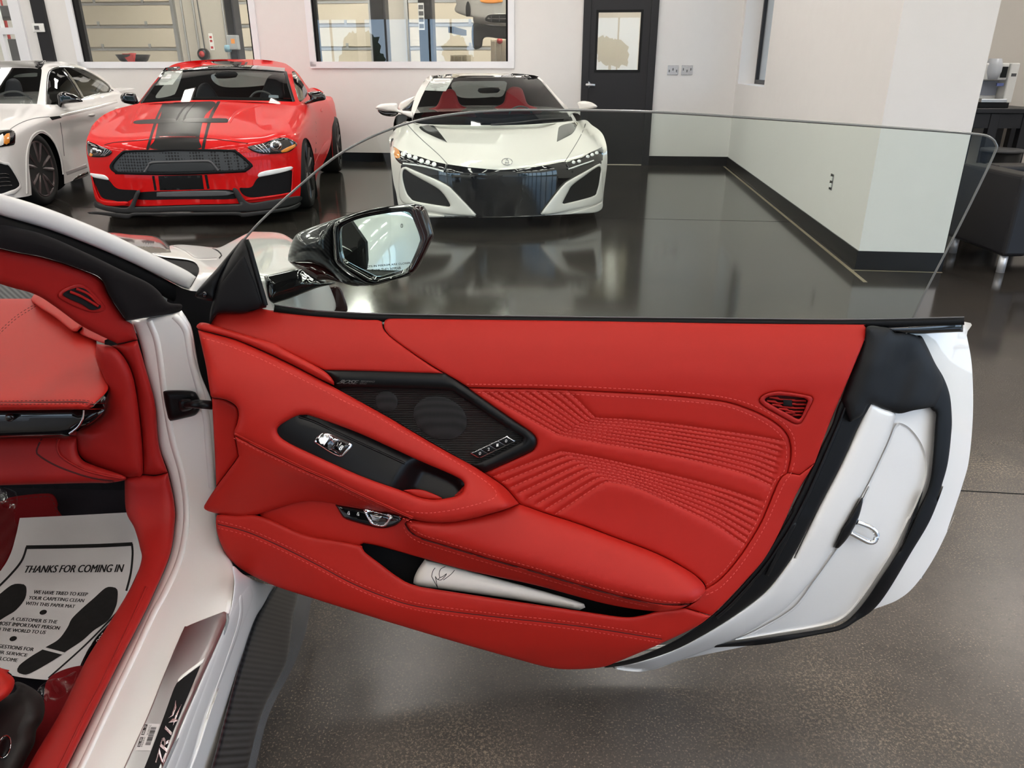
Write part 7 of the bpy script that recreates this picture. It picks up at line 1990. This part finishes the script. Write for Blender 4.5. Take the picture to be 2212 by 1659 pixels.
# ------------------------------------------------------------------ workshop behind the windows
DVF = VS - VB
CMU = mat('workshop_wall', (0.50, 0.46, 0.40), 0.8, var=0.06, vscale=2)
mb = MB(); rbox(mb, UL, U_R2, VS, VS + 0.2, 0, CEIL)
tag(mb.build('wall_workshop', CMU), 'beige block wall at the back of the workshop', kind='structure')
mb = MB(); rbox(mb, UB + 0.2, UB + 0.35, VB + WT, VS, 0, CEIL)
tag(mb.build('wall_workshop_side', CMU), 'beige side wall of the workshop', kind='structure')
zs = [on_back(250, y, DVF)[1] for y in (118, 75, 21)]
ph = (zs[2] - zs[0]) / 2
ztop = [zs[1] + k * ph for k in range(-4, 5)]
STEELG = mat('galvanised', (0.42, 0.42, 0.42), 0.4, metal=0.8)
def garage(n, x0, x1, yref=60):
    ua, ub = on_back(x0, yref, DVF)[0], on_back(x1, yref, DVF)[0]
    r = empty('door_%d' % n, rp((ua + ub) / 2, VS, 0)); r['kind'] = 'structure'
    z = ztop[0]
    while z > 0.02: z -= ph
    z = max(z, -ph * 0.5)
    while z < 3.9:
        a = max(0.0, z + 0.012)
        b = z + ph - 0.012
        if b > a + 0.05:
            mb = MB(); rbox(mb, ua, ub, VS - 0.05, VS, a, b, 0.008); mb.build('door_panel', BEIGE, r)
            mb = MB(); rbox(mb, ua, ub, VS - 0.066, VS - 0.05, b - 0.05, b); mb.build('panel_strut', STEELG, r)
            for f in (0.18, 0.5, 0.82):
                uu = ua + (ub - ua) * f
                mb = MB(); rbox(mb, uu - 0.03, uu + 0.03, VS - 0.07, VS - 0.05, a - 0.05, a + 0.07); mb.build('hinge', STEELG, r)
        z += ph
    for u in (ua - 0.05, ub + 0.05):
        mb = MB(); rbox(mb, u - 0.04, u + 0.04, VS - 0.10, VS, 0, 3.9); mb.build('door_track', STEELG, r)
    return r
garage(3, 60, 378)
garage(4, 520, 800)
garage(5, 885, 1150)
WLED = mat('workshop_tube', (1, 1, 1), 0.5, emit=(1.0, 0.95, 0.86), estr=LED_STRENGTH * 5.0)
wl_mesh = proto[1].data.copy(); wl_mesh.materials.clear(); wl_mesh.materials.append(WLED)
for k in range(8):     # workshop lamps
    u, v = -9.0 + (k % 4) * 3.6, VB + 2.0 + (k // 4) * 3.2
    r = empty('ceiling_light', rp(u, v, CEIL), 'white linear lamp on the workshop ceiling', 'ceiling lamp', 'linear workshop lamps')
    for o in proto:
        c = o.copy(); COL.objects.link(c); c.parent = r
        if o is proto[1]: c.data = wl_mesh

def lift(x0, x1, dv, lab, sign=False):
    u0, u1 = on_back(x0, 60, dv)[0], on_back(x1, 60, dv)[0]
    v = VB + dv
    r = empty('lift_post', rp((u0 + u1) / 2, v, 0), lab, 'lift', 'vehicle lift posts')
    mb = MB(); rbox(mb, u0, u1, v - 0.14, v + 0.14, 0, 3.4, 0.02); mb.build('post', mat('lift_dark', (0.02, 0.021, 0.028), 0.4) if 'lift_dark' not in MATS else MATS['lift_dark'], r)
    mb = MB(); rbox(mb, u0 - 0.08, u1 + 0.08, v - 0.25, v + 0.25, 0, 0.04); mb.build('base_plate', DARK_T, r)
    mb = MB(); rbox(mb, u0 + 0.03, u1 - 0.03, v - 0.165, v - 0.14, 0.3, 3.2); mb.build('carriage_slot', BLACK_M, r)
    if sign:
        mb = MB(); rbox(mb, u0 + 0.01, u0 + 0.12, v - 0.175, v - 0.165, 1.9, 2.35); mb.build('safety_label', WHITE_L, r)
        for k in range(4):
            mb = MB(); rbox(mb, u0 + 0.022, u0 + 0.108, v - 0.178, v - 0.175, 1.93 + k * 0.105, 2.0 + k * 0.105); mb.build('label_field', GREY_P, r)
    return r
lift(497, 516, 3.6, 'dark lift post in the left workshop window')
lift(806, 838, 3.6, 'dark lift post nearest the middle of the right workshop window')
lift(908, 938, 4.2, 'dark lift post with white safety labels beside the raised silver car', True)
# electrics box and towel roll by the left post
u, z = on_back(507, 92, 3.4)
r = empty('control_box', rp(u, VB + 3.35, z - 0.2), 'grey control box with yellow label in the left workshop window', 'control box')
mb = MB(); rbox(mb, u - 0.09, u + 0.09, VB + 3.3, VB + 3.42, z - 0.12, z + 0.12, 0.01); mb.build('box', mat('grey_box', (0.35, 0.36, 0.37), 0.5), r)
mb = MB(); rbox(mb, u - 0.02, u + 0.05, VB + 3.295, VB + 3.3, z - 0.02, z + 0.06); mb.build('sticker', AMBER, r)
mb = MB(); mb.tube([rp(u - 0.15, VB + 3.32, z - 0.1), rp(u - 0.06, VB + 3.32, z - 0.1)], 0.06, 16); mb.build('towel_roll', mat('blue_towel', (0.25, 0.42, 0.52), 0.8), r, smooth=True)
# hose reel
u, z = on_back(437, 117, DVF - 0.2)
r = empty('hose_reel', rp(u, VS - 0.15, z - 0.15), 'red and black hose reel on the workshop wall', 'hose reel')
mb = MB(); mb.lathe(rp(u, VS - 0.06, z), -E2, [(0.10, 0), (0.125, 0.01), (0.125, 0.14), (0.10, 0.16), (0, 0.16)], 24); mb.build('casing', BLACK_S, r, smooth=True)
mb = MB(); mb.lathe(rp(u, VS - 0.21, z), -E2, [(0, 0), (0.075, 0), (0.06, 0.03), (0, 0.035)], 20); mb.build('cover', mat('red_plastic', (0.45, 0.02, 0.02), 0.4), r, smooth=True)
mb = MB(); mb.tube([rp(u, VS - 0.05, z + 0.12), rp(u - 0.03, VS - 0.03, 2.9)], 0.012); mb.build('supply_pipe', GREY_P, r)
# extinguisher sign
u, z = on_back(456, 90, DVF - 0.02)
r = empty('wall_sign', rp(u, VS, z - 0.2), 'narrow white and red sign on the workshop wall', 'sign')
mb = MB(); rbox(mb, u - 0.05, u + 0.05, VS - 0.012, VS, z - 0.18, z + 0.18, 0.004); mb.build('panel', WHITE_L, r)
for dz in (-0.12, 0.02, 0.1):
    mb = MB(); rbox(mb, u - 0.03, u + 0.03, VS - 0.014, VS - 0.012, z + dz - 0.03, z + dz + 0.02); mb.build('symbol', MATS['red_plastic'], r)
# conduit on the wall
for x in (400, 425, 488):
    u, z = on_back(x, 60, DVF)
    mb = MB(); mb.tube([rp(u, VS - 0.03, 0), rp(u, VS - 0.03, CEIL)], 0.025, 8)
    tag(mb.build('trim_pipe', STEELG), 'thin vertical conduit on the workshop wall', kind='structure')
# oil drain stand
dv = 1.4
u, z = on_back(287, 118, dv)
v = VB + dv
r = empty('oil_drain', rp(u, v, 0), 'black oil drain bowl with red funnel behind the left window', 'oil drain')
rad = on_back(320, 118, dv)[0] - u
mb = MB(); mb.lathe(rp(u, v, z), EZ, [(rad * 0.25, -0.16), (rad * 0.8, -0.09), (rad, 0.0), (rad * 0.94, 0.0), (rad * 0.7, -0.07), (0, -0.13)], 32); mb.build('bowl', BLACK_S, r, smooth=True)
mb = MB(); mb.tube([rp(u, v, 0.02), rp(u, v, z - 0.14)], 0.025); mb.build('stem', SILVER, r)
mb = MB(); mb.lathe(rp(u, v, 0.0), EZ, [(0.0, 0), (0.22, 0), (0.22, 0.25), (0.1, 0.35), (0, 0.35)], 24); mb.build('tank', mat('red_tank', (0.45, 0.02, 0.02), 0.4), r, smooth=True)
u2 = on_back(302, 118, dv)[0]
mb = MB(); mb.lathe(rp(u2, v - rad * 0.75, z + 0.02), EZ, [(0.012, -0.19), (0.016, -0.1), (0.055, 0.0), (0.05, 0.0), (0.012, -0.09)], 20); mb.build('funnel', MATS['red_tank'], r, smooth=True)
u3 = on_back(276, 128, dv)[0]
pl = [on_plane(x, y, rp(0, v - rad * 0.9, 0), E2) for x, y in vw('N', [(1455, 640), (1590, 640), (1592, 760), (1555, 765), (1500, 700)])]
mb = MB(); mb.prism(pl, E2, 0.01); mb.build('rag', MATS['red_tank'], r)
# raised silver car
SILV = mat('silver_paint', (0.42, 0.40, 0.37), 0.35, metal=0.6, coat=1.0)
DVC = 3.0
def cp(ss): return lambda px, py: on_plane(px, py, rp(0, VB + DVC + ss, 0), E2)
zb = on_back(1040, 52, DVC)[1]
sc = empty('silver_car', rp(on_back(1060, 40, DVC)[0], VB + DVC + 2, 0), 'silver car raised on a lift in the right workshop window', 'car')
def bump_s(px, py):
    q = (px - 1075) / 100.0
    return on_plane(px, py, rp(0, VB + DVC + 0.55 * q * q + max(0, (py - 40)) * 0.01, 0), E2)
pad('bumper', vw('O', [(1520, 110), (1530, 40), (1580, -60), (2120, -80), (2212, 30), (2212, 230), (2000, 250), (1850, 235), (1700, 220), (1690, 165), (1640, 160)]), bump_s, SILV, sc, h=0.03, r=6, back=1.2, grid=5)
pad('grille', vw('O', [(1805, 180), (1830, 150), (1900, 140), (2130, 140), (2160, 170), (2130, 215), (1850, 212)]), lambda x, y: bump_s(x, y) - ray(x, y).normalized() * 0.04, BLACK_M, sc, h=0.0, r=2, back=0.02, grid=6)
for k in range(4): strip('grille_slat', vw('O', [(1865 + k * 75, 150), (1865 + k * 75, 208)]), 1.5, lambda x, y: bump_s(x, y) - ray(x, y).normalized() * 0.05, GREY_P, sc, h=0.005)
strip('grille_rim', vw('O', [(1800, 180), (1828, 145), (1900, 134), (2140, 134)]), 2, lambda x, y: bump_s(x, y) - ray(x, y).normalized() * 0.045, SILV, sc, h=0.01)
pad('headlight', vw('O', [(1755, 10), (1800, -20), (1960, -20), (1975, 15), (1900, 32), (1800, 30)]), lambda x, y: bump_s(x, y) - ray(x, y).normalized() * 0.04, AMBER, sc, h=0.02, r=3, back=0.02, grid=5)
pad('wheel_arch', vw('O', [(1625, 160), (1620, 60), (1640, 10), (1660, 60), (1662, 150)]), lambda x, y: bump_s(x, y) - ray(x, y).normalized() * 0.04, BLACK_M, sc, h=0.0, r=2, back=0.02, grid=5)
pad('underbody', vw('O', [(1690, 230), (1850, 240), (2000, 250), (2212, 240), (2212, 380), (1960, 370), (1800, 360), (1770, 450), (1690, 455)]), cp(0.5), BLACK_M, sc, h=0.05, r=5, back=0.6, grid=8)
mb = MB(); uu = on_back(1060, 60, DVC + 1)[0]
for du in (-0.7, 0.7):
    rbox(mb, uu + du - 0.05, uu + du + 0.05, VB + DVC + 0.8, VB + DVC + 2.2, zb - 0.1, zb)
mb.build('lift_arm', DARK_T, sc)
# tool cabinets under it
for x0, x1, y0, lab, mm_ in ((972, 1008, 118, 'beige tool cabinet low in the right workshop window', BEIGE), (1060, 1104, 85, 'tall ribbed beige cabinet with red lamp in the right workshop window', BEIGE)):
    dvx = 5.2
    ua, ub = on_back(x0, 100, dvx)[0], on_back(x1, 100, dvx)[0]
    zt = on_back((x0 + x1) / 2, y0, dvx)[1]
    r = empty('tool_cabinet', rp((ua + ub) / 2, VB + dvx, 0), lab, 'cabinet')
    mb = MB(); rbox(mb, ua, ub, VB + dvx, VB + dvx + 0.5, 0, zt, 0.01); mb.build('carcass', mm_, r)
    for k in range(4):
        w_ = (ub - ua) / 4
        mb = MB(); rbox(mb, ua + k * w_ + 0.015, ua + (k + 1) * w_ - 0.015, VB + dvx - 0.02, VB + dvx, 0.1, zt - 0.03, 0.005); mb.build('cabinet_door', mat('cab_tan', (0.5, 0.42, 0.32), 0.5) if 'cab_tan' not in MATS else MATS['cab_tan'], r)
    if x0 > 1000:
        u, z = on_back(1079, 88, dvx - 0.05)
        mb = MB(); mb.lathe(rp(u, VB + dvx - 0.02, z), -E2, [(0.06, 0), (0.05, 0.05), (0, 0.07)], 16); mb.build('lamp', MATS['red_tank'], r, smooth=True)
# things behind the glazed door
for x0, x1, y0, y1, dvx, lab in ((14, 44, 84, 135, 2.2, 'dark grey cabinet behind the glazed door'), (-30, 50, 12, 40, 2.6, 'dark hanging duct behind the glazed door')):
    ua, ub = on_back(x0, 90, dvx)[0], on_back(x1, 90, dvx)[0]
    za, zb_ = on_back(20, y1, dvx)[1], on_back(20, y0, dvx)[1]
    r = empty('workshop_cabinet' if y0 > 50 else 'air_duct', rp((ua + ub) / 2, VB + dvx, 0 if y0 > 50 else za), lab, 'cabinet' if y0 > 50 else 'duct')
    mb = MB(); rbox(mb, ua, ub, VB + dvx, VB + dvx + 0.6, 0 if y0 > 50 else za, zb_, 0.02); mb.build('carcass', mat('duct_grey%d' % y0, (0.09, 0.09, 0.095), 0.5), r)
    mb = MB(); rbox(mb, ua + 0.03, ub - 0.03, VB + dvx - 0.015, VB + dvx, (0.1 if y0 > 50 else za + 0.03), zb_ - 0.04, 0.004); mb.build('front_panel', MATS['duct_grey%d' % y0], r)
    if y0 <= 50:
        mb = MB(); mb.tube([rp(ua + 0.2, VB + dvx + 0.3, zb_), rp(ua + 0.2, VB + dvx + 0.3, CEIL)], 0.02); mb.build('hanger', STEELG, r)
        mb = MB(); mb.tube([rp(ub - 0.2, VB + dvx + 0.3, zb_), rp(ub - 0.2, VB + dvx + 0.3, CEIL)], 0.02); mb.build('hanger', STEELG, r)
u0 = on_back(22, 90, 5)[0]
r = empty('pipe_rack', rp(u0, VB + 5, 0), 'red upright pipe behind the glazed door', 'pipe')
mb = MB(); mb.tube([rp(u0, VB + 5, 0), rp(u0, VB + 5, CEIL)], 0.03, 10); mb.build('pipe', MATS['red_tank'], r, smooth=True)
mb = MB(); mb.lathe(rp(u0, VB + 5, 0), EZ, [(0, 0), (0.08, 0), (0.08, 0.02), (0, 0.02)], 16); mb.build('flange', STEELG, r)

# ------------------------------------------------------------------ coffee corner
TV = CV - 0.62
def on_v(px, py, v): return on_plane(px, py, rp(0, v, 0), E2)
tz = on_v(2150, 234, TV).z
tl = PU1 + 0.02
TBL = mat('black_table', (0.013, 0.013, 0.016), 0.4)
r = empty('bar_table', rp((tl + U_R2) / 2, TV + 0.28, 0), 'tall black table under the white coffee machine', 'table')
tr = tl + 1.55
mb = MB(); rbox(mb, tl, tr, TV, CV - 0.03, tz - 0.045, tz, 0.008); mb.build('table_top', TBL, r)
mb = MB(); rbox(mb, tl + 0.05, tr - 0.05, TV + 0.03, TV + 0.06, tz - 0.17, tz - 0.045); mb.build('apron', TBL, r)
x_leg = on_v(2143, 270, TV + 0.05).dot(E1)
for u in (x_leg - 0.45, x_leg, x_leg + 0.42, tr - 0.1):
    if u < tl + 0.03: u = tl + 0.05
    for v in (TV + 0.06, CV - 0.1):
        mb = MB(); rbox(mb, u - 0.04, u + 0.04, v - 0.04, v + 0.04, 0, tz - 0.045, 0.004); mb.build('leg', TBL, r)
mb = MB(); rbox(mb, tl + 0.05, tr - 0.05, CV - 0.12, CV - 0.08, tz - 0.17, tz - 0.045); mb.build('apron', TBL, r)
# coffee machine
MV = TV + 0.10
def cq(pts, v=MV): return [on_v(*p, v) for p in vw('c7', pts)]
mu0, mu1 = on_v(2118, 200, MV).dot(E1), on_v(2190, 200, MV).dot(E1)
mz1 = on_v(2150, 136, MV).z
r = empty('coffee_machine', rp((mu0 + mu1) / 2, MV + 0.2, tz), 'white coffee machine with grey front on the black table', 'coffee machine')
wd = mu1 - mu0
mb = MB(); rbox(mb, mu0, mu1, MV + 0.16, MV + 0.42, tz + 0.03, mz1, 0.012); mb.build('body', WHITE_L, r)
mb = MB(); rbox(mb, mu1 - wd * 0.27, mu1, MV, MV + 0.2, tz + 0.04, mz1, 0.012); mb.build('side_column', WHITE_L, r)
mb = MB(); rbox(mb, mu0, mu1 - wd * 0.28, MV + 0.02, MV + 0.2, tz + 0.62 * (mz1 - tz), mz1, 0.012); mb.build('brew_head', WHITE_L, r)
mb = MB(); rbox(mb, mu0 + 0.02, mu1 - wd * 0.3, MV + 0.14, MV + 0.17, tz + 0.1, tz + 0.6 * (mz1 - tz)); mb.build('splash_panel', mat('blue_grey_panel', (0.24, 0.26, 0.31), 0.4), r)
mb = MB(); mb.lathe(rp(mu0 + wd * 0.3, MV + 0.05, tz + 0.64 * (mz1 - tz)), EZ, [(0, 0), (0.05, 0.0), (0.07, 0.06), (0.07, 0.11), (0.05, 0.17), (0, 0.17)], 24); mb.build('spout_cup', mat('pale_cup', (0.6, 0.63, 0.68), 0.3), r, smooth=True)
mb = MB(); rbox(mb, mu0 + wd * 0.5, mu0 + wd * 0.68, MV + 0.012, MV + 0.03, mz1 - 0.12, mz1 - 0.03); mb.build('display', BLACK_S, r)
mb = MB(); rbox(mb, mu0 + wd * 0.46, mu0 + wd * 0.66, MV + 0.01, MV + 0.03, mz1 - 0.19, mz1 - 0.165); mb.build('indicator', mat('blue_display', (0.12, 0.16, 0.4), 0.4), r)
mb = MB(); rbox(mb, mu1 - wd * 0.2, mu1 - wd * 0.06, MV - 0.004, MV + 0.02, mz1 - 0.11, mz1 - 0.085); mb.build('slot', GREY_P, r)
mb = MB(); rbox(mb, mu0, mu1 - wd * 0.22, MV - 0.05, MV + 0.16, tz + 0.045, tz + 0.075, 0.004); mb.build('drip_tray', SILVER, r)
mb = MB(); rbox(mb, mu0, mu1 - 0.03, MV - 0.03, MV + 0.4, tz, tz + 0.045, 0.004); mb.build('base', BLACK_S, r)
# waste bin below the table
bu = on_v(2170, 300, TV - 0.24).dot(E1) - 0.05
r = empty('waste_bin', rp(bu + 0.05, TV - 0.24, 0), 'black waste bin with grey rim in front of the tall table', 'bin')
mb = MB(); mb.lathe(rp(bu + 0.05, TV - 0.24, 0), EZ, [(0, 0), (0.13, 0), (0.16, 0.6), (0.15, 0.6), (0.12, 0.03)], 28); mb.build('bucket', BLACK_S, r, smooth=True)
mb = MB(); mb.lathe(rp(bu + 0.05, TV - 0.24, 0.6), EZ, [(0.15, -0.015), (0.165, -0.015), (0.165, 0.01), (0.15, 0.01)], 28); mb.build('rim', GREY_P, r, smooth=True)

# black armchair
La, Lb = on_z(2160, 588, 0), on_z(2058, 546, 0)
dv_ = (Lb - La); dv_.z = 0
D2 = dv_.normalized()
D1 = Vector((D2.y, -D2.x, 0))
zb0 = on_plane(2161, 551, La, Vector((0, 1, 0))).z
zt0 = on_plane(2205, 377, La, Vector((0, 1, 0))).z
LEA = mat('black_leather', (0.011, 0.0105, 0.012), 0.42, bump=0.08, bscale=150)
SX = (D1, D2, EZ)
o0 = La - D2 * 0.06 - D1 * 0.05
ln = dv_.length + 0.14
r = empty('armchair', La + D1 * 0.4 + D2 * 0.4, 'black leather armchair with steel legs beyond the door glass', 'armchair')
def sbox(nm, a0, a1, b0, b1, z0, z1, m=LEA, bev=0.025):
    mb = MB(); mb.box(o0 + D1 * ((a0 + a1) / 2) + D2 * ((b0 + b1) / 2) + EZ * ((z0 + z1) / 2), (a1 - a0, b1 - b0, z1 - z0), SX, bev); return mb.build(nm, m, r, smooth=False)
sbox('armrest', 0, 0.16, 0, ln, zb0, zt0)
sbox('armrest', 0.74, 0.90, 0, ln, zb0, zt0)
sbox('backrest', 0.16, 0.74, ln - 0.18, ln, zb0, zt0)
sbox('seat_cushion', 0.17, 0.73, 0.0, ln - 0.19, zb0 + 0.1, zb0 + 0.28)
sbox('seat_frame', 0.15, 0.75, 0.02, ln - 0.1, zb0, zb0 + 0.1)
for a in (0.05, 0.85):
    for b in (0.06, 0.06 + dv_.length):
        p = o0 + D1 * a + D2 * b
        mb = MB(); mb.tube([p, p + EZ * (zb0 + 0.01)], 0.026, 20); mb.build('leg', MATS['satin_nickel'], r, smooth=True)
